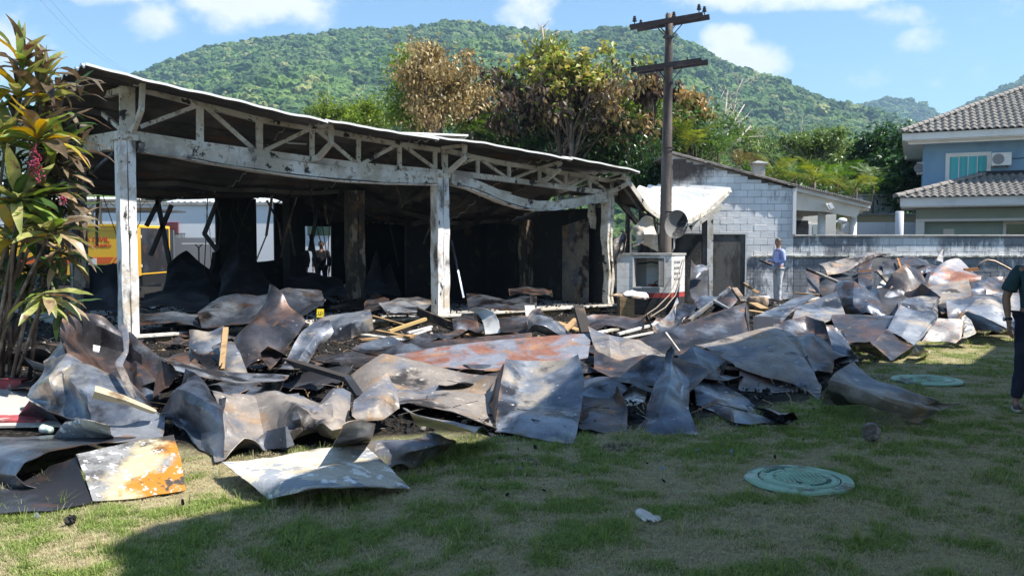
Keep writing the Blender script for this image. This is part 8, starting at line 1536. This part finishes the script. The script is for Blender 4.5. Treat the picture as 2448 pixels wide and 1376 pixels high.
# belt of trees at the foot of the hill, individually
def beltpos(u):
    L = [('beyond the left roof end', 420), ('over the first roof bracket', 520), ('left of the second roof bracket', 640), ('above the second roof bracket', 760), ('left of the dry tree', 880), ('behind the dry tree', 1020), ('left of the scorched tree', 1140), ('behind the scorched tree left half', 1250), ('behind the scorched tree middle', 1350), ('behind the scorched tree right half', 1460), ('just left of the utility pole', 1560), ('just right of the utility pole', 1650), ('behind the bare dead tree', 1740), ('above the chimney vent', 1820), ('above the palms', 1900), ('behind the pale tree', 1960), ('left of the dark almond tree', 2040), ('behind the dark almond tree', 2140)]
    return min(L, key=lambda q: abs(q[1] - u))[0]
GB = 'trees at the foot of the hill'; r_ = random.Random(9); cm = [crown_mesh('crown', (1, 1, .8), 42, 3400, .11, 70 + k, .1, .18, .55, .35)[0] for k in range(4)]
for k in range(44):
    Y = r_.uniform(75, 190); u = 330 + (2180 - 330) * (k + r_.random()) / 44; s = r_.uniform(3.6, 6.5); top_ = .128 * Y * r_.uniform(.8, 1.06); s = min(s, top_ * .4); h = top_ - s * .95; x = (u - CX) / F * Y
    e = empty('broadleaf_tree', (x, Y, 0), '%s tree at the hill foot %s, %s' % (('green', 'pale green', 'green', 'yellow-green', 'pale green')[k % 5], beltpos(u), 'farther back' if Y > 135 else 'nearer'), 'tree', GB); me = cm[k % 4]; 
    if k < 4 or True:
        mt = (LG, LGp, LG, LGy, LGp)[k % 5]; key = ('belt', k % 4, mt.name)
        if key not in MC: c_ = me.copy(); c_.materials.append(mt); MC[key] = c_
        o = link('crown', MC[key], None, e, (0, 0, h + s * .25), (0, 0, r_.uniform(0, 6.28)), (s, s, s * r_.uniform(.8, 1.15))); o['kind'] = 'stuff'
    mb = MB(); mb.tube([Vector((x, Y, 0)), Vector((x, Y, h))], [.3, .18], 6); mb.build('trunk', M_bark, e)
# bare branching
def bare(name, label, base, tips, r0, seed, mat=M_barkpale, cat='tree', depth=3):
    r = random.Random(seed); mb = MB()
    def grow(a, b, rad, lev):
        m = a.lerp(b, .5) + Vector((r.uniform(-.12, .12), r.uniform(-.1, .1), r.uniform(-.05, .1))) * (b - a).length; mb.tube([a, m, b], [rad, rad * .75, rad * .35], 6)
        if lev > 0:
            for _ in range(3):
                s = m.lerp(b, r.uniform(0, .9)); d = (b - a) * r.uniform(.3, .6); d.rotate(Matrix.Rotation(r.uniform(-.9, .9), 3, 'Y')); d.rotate(Matrix.Rotation(r.uniform(-.6, .6), 3, 'X')); grow(s, s + d, rad * .45, lev - 1)
    for t in tips: grow(base, t, r0, depth)
    return tag(mb.build(name, mat, smooth=True, org=Vector((base.x, base.y, 0))), label, cat)
bare('dead_branches', 'bare pale dead tree right of the pole above the gable', P(1710, 380, 31), [P(1705, 255, 31), P(1780, 250, 31), P(1795, 300, 31), P(1740, 215, 31), P(1690, 310, 31)], .05, 1)
bare('dead_branches', 'bare forked dead branch sticking up above the green tree top', P(1300, 125, 30), [P(1288, 62, 30), P(1262, 92, 30), P(1322, 82, 30), P(1296, 60, 30)], .05, 2, depth=1)
bare('dead_branches', 'thin bare twigs above the small pale green tree', P(1940, 400, 42), [P(1900, 325, 42), P(1960, 330, 42), P(2010, 345, 42), P(1880, 350, 42), P(1985, 360, 42)], .05, 3)
bare('dead_branches', 'thin bare twigs over the light shrubs left of the dry tree', P(830, 300, 48), [P(770, 235, 48), P(870, 235, 48), P(800, 250, 48)], .03, 4, depth=2)
bare('charred_branches', 'dark charred branches drooping under the scorched tree', P(1340, 380, 30), [P(1200, 330, 30.6), P(1480, 300, 30.6), P(1560, 260, 30.7), P(1420, 230, 31)], .06, 6, M_bark)
# palms
def frond(seed, L=1.0, n=22, w_=.022, arch=.75, ll=.34):
    r = random.Random(seed); mb = MB(); pts = [Vector((L * (t - .12 * t * t), 0, arch * L * (.62 * t - .85 * t * t))) for t in [i / 12 for i in range(13)]]; mb.tube(pts, [.012 * (1 - .7 * i / 12) for i in range(13)], 4)
    for i in range(n):
        t = .15 + .85 * i / n; p = pts[min(11, int(t * 12))].lerp(pts[min(12, int(t * 12) + 1)], t * 12 % 1); ln = ll * L * math.sin(math.pi * (.25 + .72 * t)) * r.uniform(.85, 1.1)
        for s in (-1, 1):
            d = Vector((.55, s * .8, .25 - .3 * r.random())).normalized(); e = p + d * ln + Vector((0, 0, -.28 * ln)); m = p + d * ln * .5; q = Vector((w_ * .8, 0, 0)); mb.add([p - q * .4, p + q * .4, m + q * .5, m - q * .5, e], [(0, 1, 2, 3), (3, 2, 4)])
    return mb.mesh('frond')
FR = [frond(k) for k in range(3)]; FRM = {}
def palm(label, u, v, Y, L, n, mat, seed, name='palm', group=None, up=.6, h=None):
    c = P(u, v, Y); e = empty(name, (c.x, c.y, 0), label, 'palm', group); r = random.Random(seed)
    for i in range(n):
        k = (i % 3, mat.name)
        if k not in FRM: m = FR[i % 3].copy(); m.materials.append(mat); FRM[k] = m
        az = i * 2.4 + r.uniform(-.3, .3); el = -r.uniform(-.25, up + .5); s = L * r.uniform(.75, 1.15); link('frond', FRM[k], None, e, (0, 0, c.z), (r.uniform(-.3, .3), el, az), s)
    mb = MB(); mb.tube([Vector((c.x, c.y, 0)), Vector((c.x + .05, c.y, c.z))], [.09, .06], 8); mb.build('trunk', M_bark, e, smooth=True)
PG = leafmat('palm green', (.05, .12, .02), (.16, .26, .04), trans=.35); PY = leafmat('palm yellowing', (.10, .17, .03), (.30, .29, .05), trans=.35); PD = leafmat('palm dark', (.03, .08, .02), (.08, .15, .04)); PB = leafmat('palm singed', (.08, .09, .03), (.28, .20, .07))
for i, (u, v, Y, L, n, m, lab) in enumerate(((1640, 365, 29, 1.5, 13, PY, 'palm with orange-yellow fronds just right of the pole'), (1715, 365, 29.5, 1.3, 12, PG, 'green palm behind the top of the gable wall'), (1500, 330, 30, 1.7, 11, PD, 'dark fine-leaved palm under the scorched tree left of the pole'), (1610, 310, 30.5, 1.3, 10, PD, 'dark green palm partly hidden by the pole'), (1125, 315, 29, 1.2, 11, PG, 'small green palm between the dry tree and the scorched tree'),
    (1850, 425, 36, 1.5, 12, PY, 'bright yellow-green palm nearest the chimney vent'), (1900, 430, 37, 1.5, 12, PG, 'green palm second from the chimney vent'), (1945, 435, 36, 1.6, 13, PY, 'yellowing palm above the porch roof middle'), (2000, 440, 37, 1.7, 13, PG, 'full green palm above the porch roof end'), (2045, 450, 36, 1.5, 12, PY, 'yellow-tinged palm left of the grey tank box'), (2085, 445, 38, 1.6, 12, PG, 'green palm behind the grey tank box'), (1800, 430, 37, 1.3, 10, PG, 'low green palm left of the chimney vent'), (1765, 395, 34, 1.1, 9, PB, 'singed palm beside the bare dead tree'), (1990, 540, 36, 1.2, 9, PG, 'green palm seen through the porch'))):
    palm(lab, u, v, Y, L, n, m, i)
# the big cordyline clump at the left edge
def cleaf(seed, curl):
    r = random.Random(seed); mb = MB(); n = 7; L = 1.0; W_ = r.uniform(.085, .115); rows = []; tw = r.uniform(-.5, .5)
    for i in range(n + 1):
        t = i / n; w_ = W_ * (math.sin(math.pi * min(1, .08 + t * .95)) ** .8) * (1 if t < .97 else .3) + .006; x = L * (t - .10 * curl * t * t); z = .35 * t * L * (1 - curl * 1.5 * t) + .012 * math.sin(t * 14 + seed); a = tw * t
        for s in (-1, 0, 1): rows.append((x, s * w_ * math.cos(a), z + abs(s) * w_ * .35 + s * w_ * math.sin(a)))
    fs = [(3 * i + j, 3 * i + j + 1, 3 * i + j + 4, 3 * i + j + 3) for i in range(n) for j in range(2)]; mb.add(rows, fs); return mb.mesh('leaf', smooth=True)
CL = [cleaf(k, c) for k, c in enumerate((.15, .4, .7, 1.0, .5, 1.3))]
def cm_(name, a, b, tip): return pmat(name, a, [(b, 2.2, .45, .6, 4), (tip, 3.1, .58, .68, 4)], .38, 0, coord='Object', trans=.22, spec=.5)
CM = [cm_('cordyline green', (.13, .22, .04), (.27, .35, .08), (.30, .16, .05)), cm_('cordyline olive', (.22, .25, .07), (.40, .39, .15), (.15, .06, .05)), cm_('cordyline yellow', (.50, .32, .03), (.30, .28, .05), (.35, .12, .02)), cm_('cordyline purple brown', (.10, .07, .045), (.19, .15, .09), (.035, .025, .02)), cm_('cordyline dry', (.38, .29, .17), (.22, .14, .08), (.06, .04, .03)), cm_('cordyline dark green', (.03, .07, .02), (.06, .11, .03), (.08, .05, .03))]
CV = {}
def cordyline():
    c = P(25, 905, 10.2); e = empty('cordyline_plant', (c.x, 10.2, 0), 'tall clump of broad-leaved cordyline with yellow, green and scorched leaves at far left', 'plant'); r = random.Random(4)
    #        u, v, Y, leaves, up-tilt, size, palette weights
    H = [(50, 150, 9.6, 14, 1.25, .50, (1, 3, 1, 3, 0, 0)), (105, 175, 9.8, 11, 1.2, .46, (1, 2, 0, 4, 0, 0)), (45, 215, 9.6, 15, 1.1, .52, (1, 3, 2, 2, 0, 0)), (100, 225, 9.7, 15, 1.1, .50, (2, 3, 1, 2, 0, 0)), (95, 320, 9.3, 22, .75, .52, (3, 4, 2, 1, 1, 0)), (15, 330, 9.4, 18, .7, .5, (2, 3, 4, 0, 0, 1)), (150, 345, 9.9, 16, .5, .42, (1, 3, 1, 3, 2, 0)), (40, 470, 9.2, 22, .6, .54, (4, 3, 2, 0, 0, 1)),
         (120, 450, 9.7, 18, .3, .46, (2, 2, 0, 3, 3, 1)), (135, 400, 10.0, 16, .2, .42, (1, 1, 0, 4, 3, 1)), (125, 545, 9.3, 22, .35, .50, (4, 4, 0, 1, 1, 2)), (35, 560, 9.4, 18, .5, .5, (3, 2, 3, 0, 1, 2)), (70, 640, 9.9, 16, .2, .5, (2, 1, 0, 1, 0, 5)), (105, 700, 9.1, 17, -.25, .44, (2, 6, 0, 0, 3, 0)), (150, 600, 9.9, 16, 0, .44, (1, 1, 0, 3, 2, 3)), (160, 500, 10.1, 16, .05, .40, (0, 1, 0, 4, 3, 1)), (20, 700, 10.0, 8, -.1, .42, (1, 0, 0, 0, 0, 6)), (-30, 300, 9.6, 6, .7, .5, (2, 3, 2, 0, 0, 1))]
    tot = 0
    for (u, v, Y, n, tilt, s, wts) in H:
        hc = P(u, v, Y); hp = hc - wloc(e)
        for i in range(n):
            if tot >= 296: break
            t = i / n; az = i * 2.399 + r.uniform(-.25, .25); el = tilt * (.25 + .9 * (1 - t)) + r.uniform(-.25, .2) - .55 * t
            m = r.choices(range(6), wts)[0]; k = min(5, int(t * 5) + r.randint(0, 1)) if m not in (3, 4) else r.choice((2, 3, 5)); key = (k, m)
            if key not in CV: q = CL[k].copy(); q.materials.append(CM[m]); CV[key] = q
            sz = s * r.uniform(.85, 1.25); link('leaf', CV[key], None, e, hp + Vector((0, 0, -.10 * t)), (r.uniform(-.35, .35), -el, az), (sz, sz * r.uniform(.85, 1.15), sz)); tot += 1
        b = P(r.uniform(5, 60), 905 + r.uniform(-10, 20), 0); b = Vector((b.x, 9.9 + r.uniform(-.3, .3), 0)); mid = b.lerp(hc, .5) + Vector((r.uniform(-.08, .08), 0, 0)); mb = MB(); mb.tube([b, mid, hc], [.026, .02, .014], 7); mb.build('stem', M_bark, e, smooth=True)
    for (mt, nm, cnt, ccol) in ((CM[5], 'dark_leaves', 260, 0), (CM[3], 'scorched_leaves', 110, 1)):  # filler leaves that thicken the clump, dark green ones and scorched ones
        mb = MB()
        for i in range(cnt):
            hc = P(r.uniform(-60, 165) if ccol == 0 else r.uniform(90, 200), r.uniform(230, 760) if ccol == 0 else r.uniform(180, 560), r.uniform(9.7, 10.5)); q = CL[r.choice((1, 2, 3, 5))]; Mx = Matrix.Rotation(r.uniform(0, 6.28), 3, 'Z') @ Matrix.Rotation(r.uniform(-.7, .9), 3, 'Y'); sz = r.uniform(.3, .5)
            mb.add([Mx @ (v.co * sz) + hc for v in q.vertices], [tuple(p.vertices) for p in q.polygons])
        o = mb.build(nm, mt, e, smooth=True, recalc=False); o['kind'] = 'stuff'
    mred = pmat('red berries', (.30, .02, .06), [((.5, .10, .2), 20, .5, .6)], .4)
    for (u, v, n) in ((82, 345, 46), (92, 378, 40), (78, 385, 26), (150, 470, 14)):
        mb = MB(); p0 = P(u, v, 9.0)
        for i in range(n):
            q = p0 + Vector((r.gauss(0, .020), r.gauss(0, .02), -i * .0065)); bm = bmesh.new(); bmesh.ops.create_icosphere(bm, subdivisions=1, radius=.010); bm.verts.ensure_lookup_table(); mb.add([x.co + q for x in bm.verts], [[x.index for x in f.verts] for f in bm.faces]); bm.free()
        o = mb.build('berry_cluster', mred, e); o['kind'] = 'stuff'
cordyline()
# thin overhead wires in the left of the sky
for k in range(2):
    a = P(60 + 28 * k, -40, 26); b = P(300 + 8 * k, 172, 40); mb = MB(); n = 12; mb.tube([a.lerp(b, i / n) - Vector((0, 0, .35 * math.sin(math.pi * i / n))) for i in range(n + 1)], .004, 4); tag(mb.build('overhead_wire', pmat('wire grey', (.3, .3, .32), [], .6)), ('left of two faint overhead wires crossing the sky at upper left', 'right of two faint overhead wires crossing the sky at upper left')[k], 'wire')
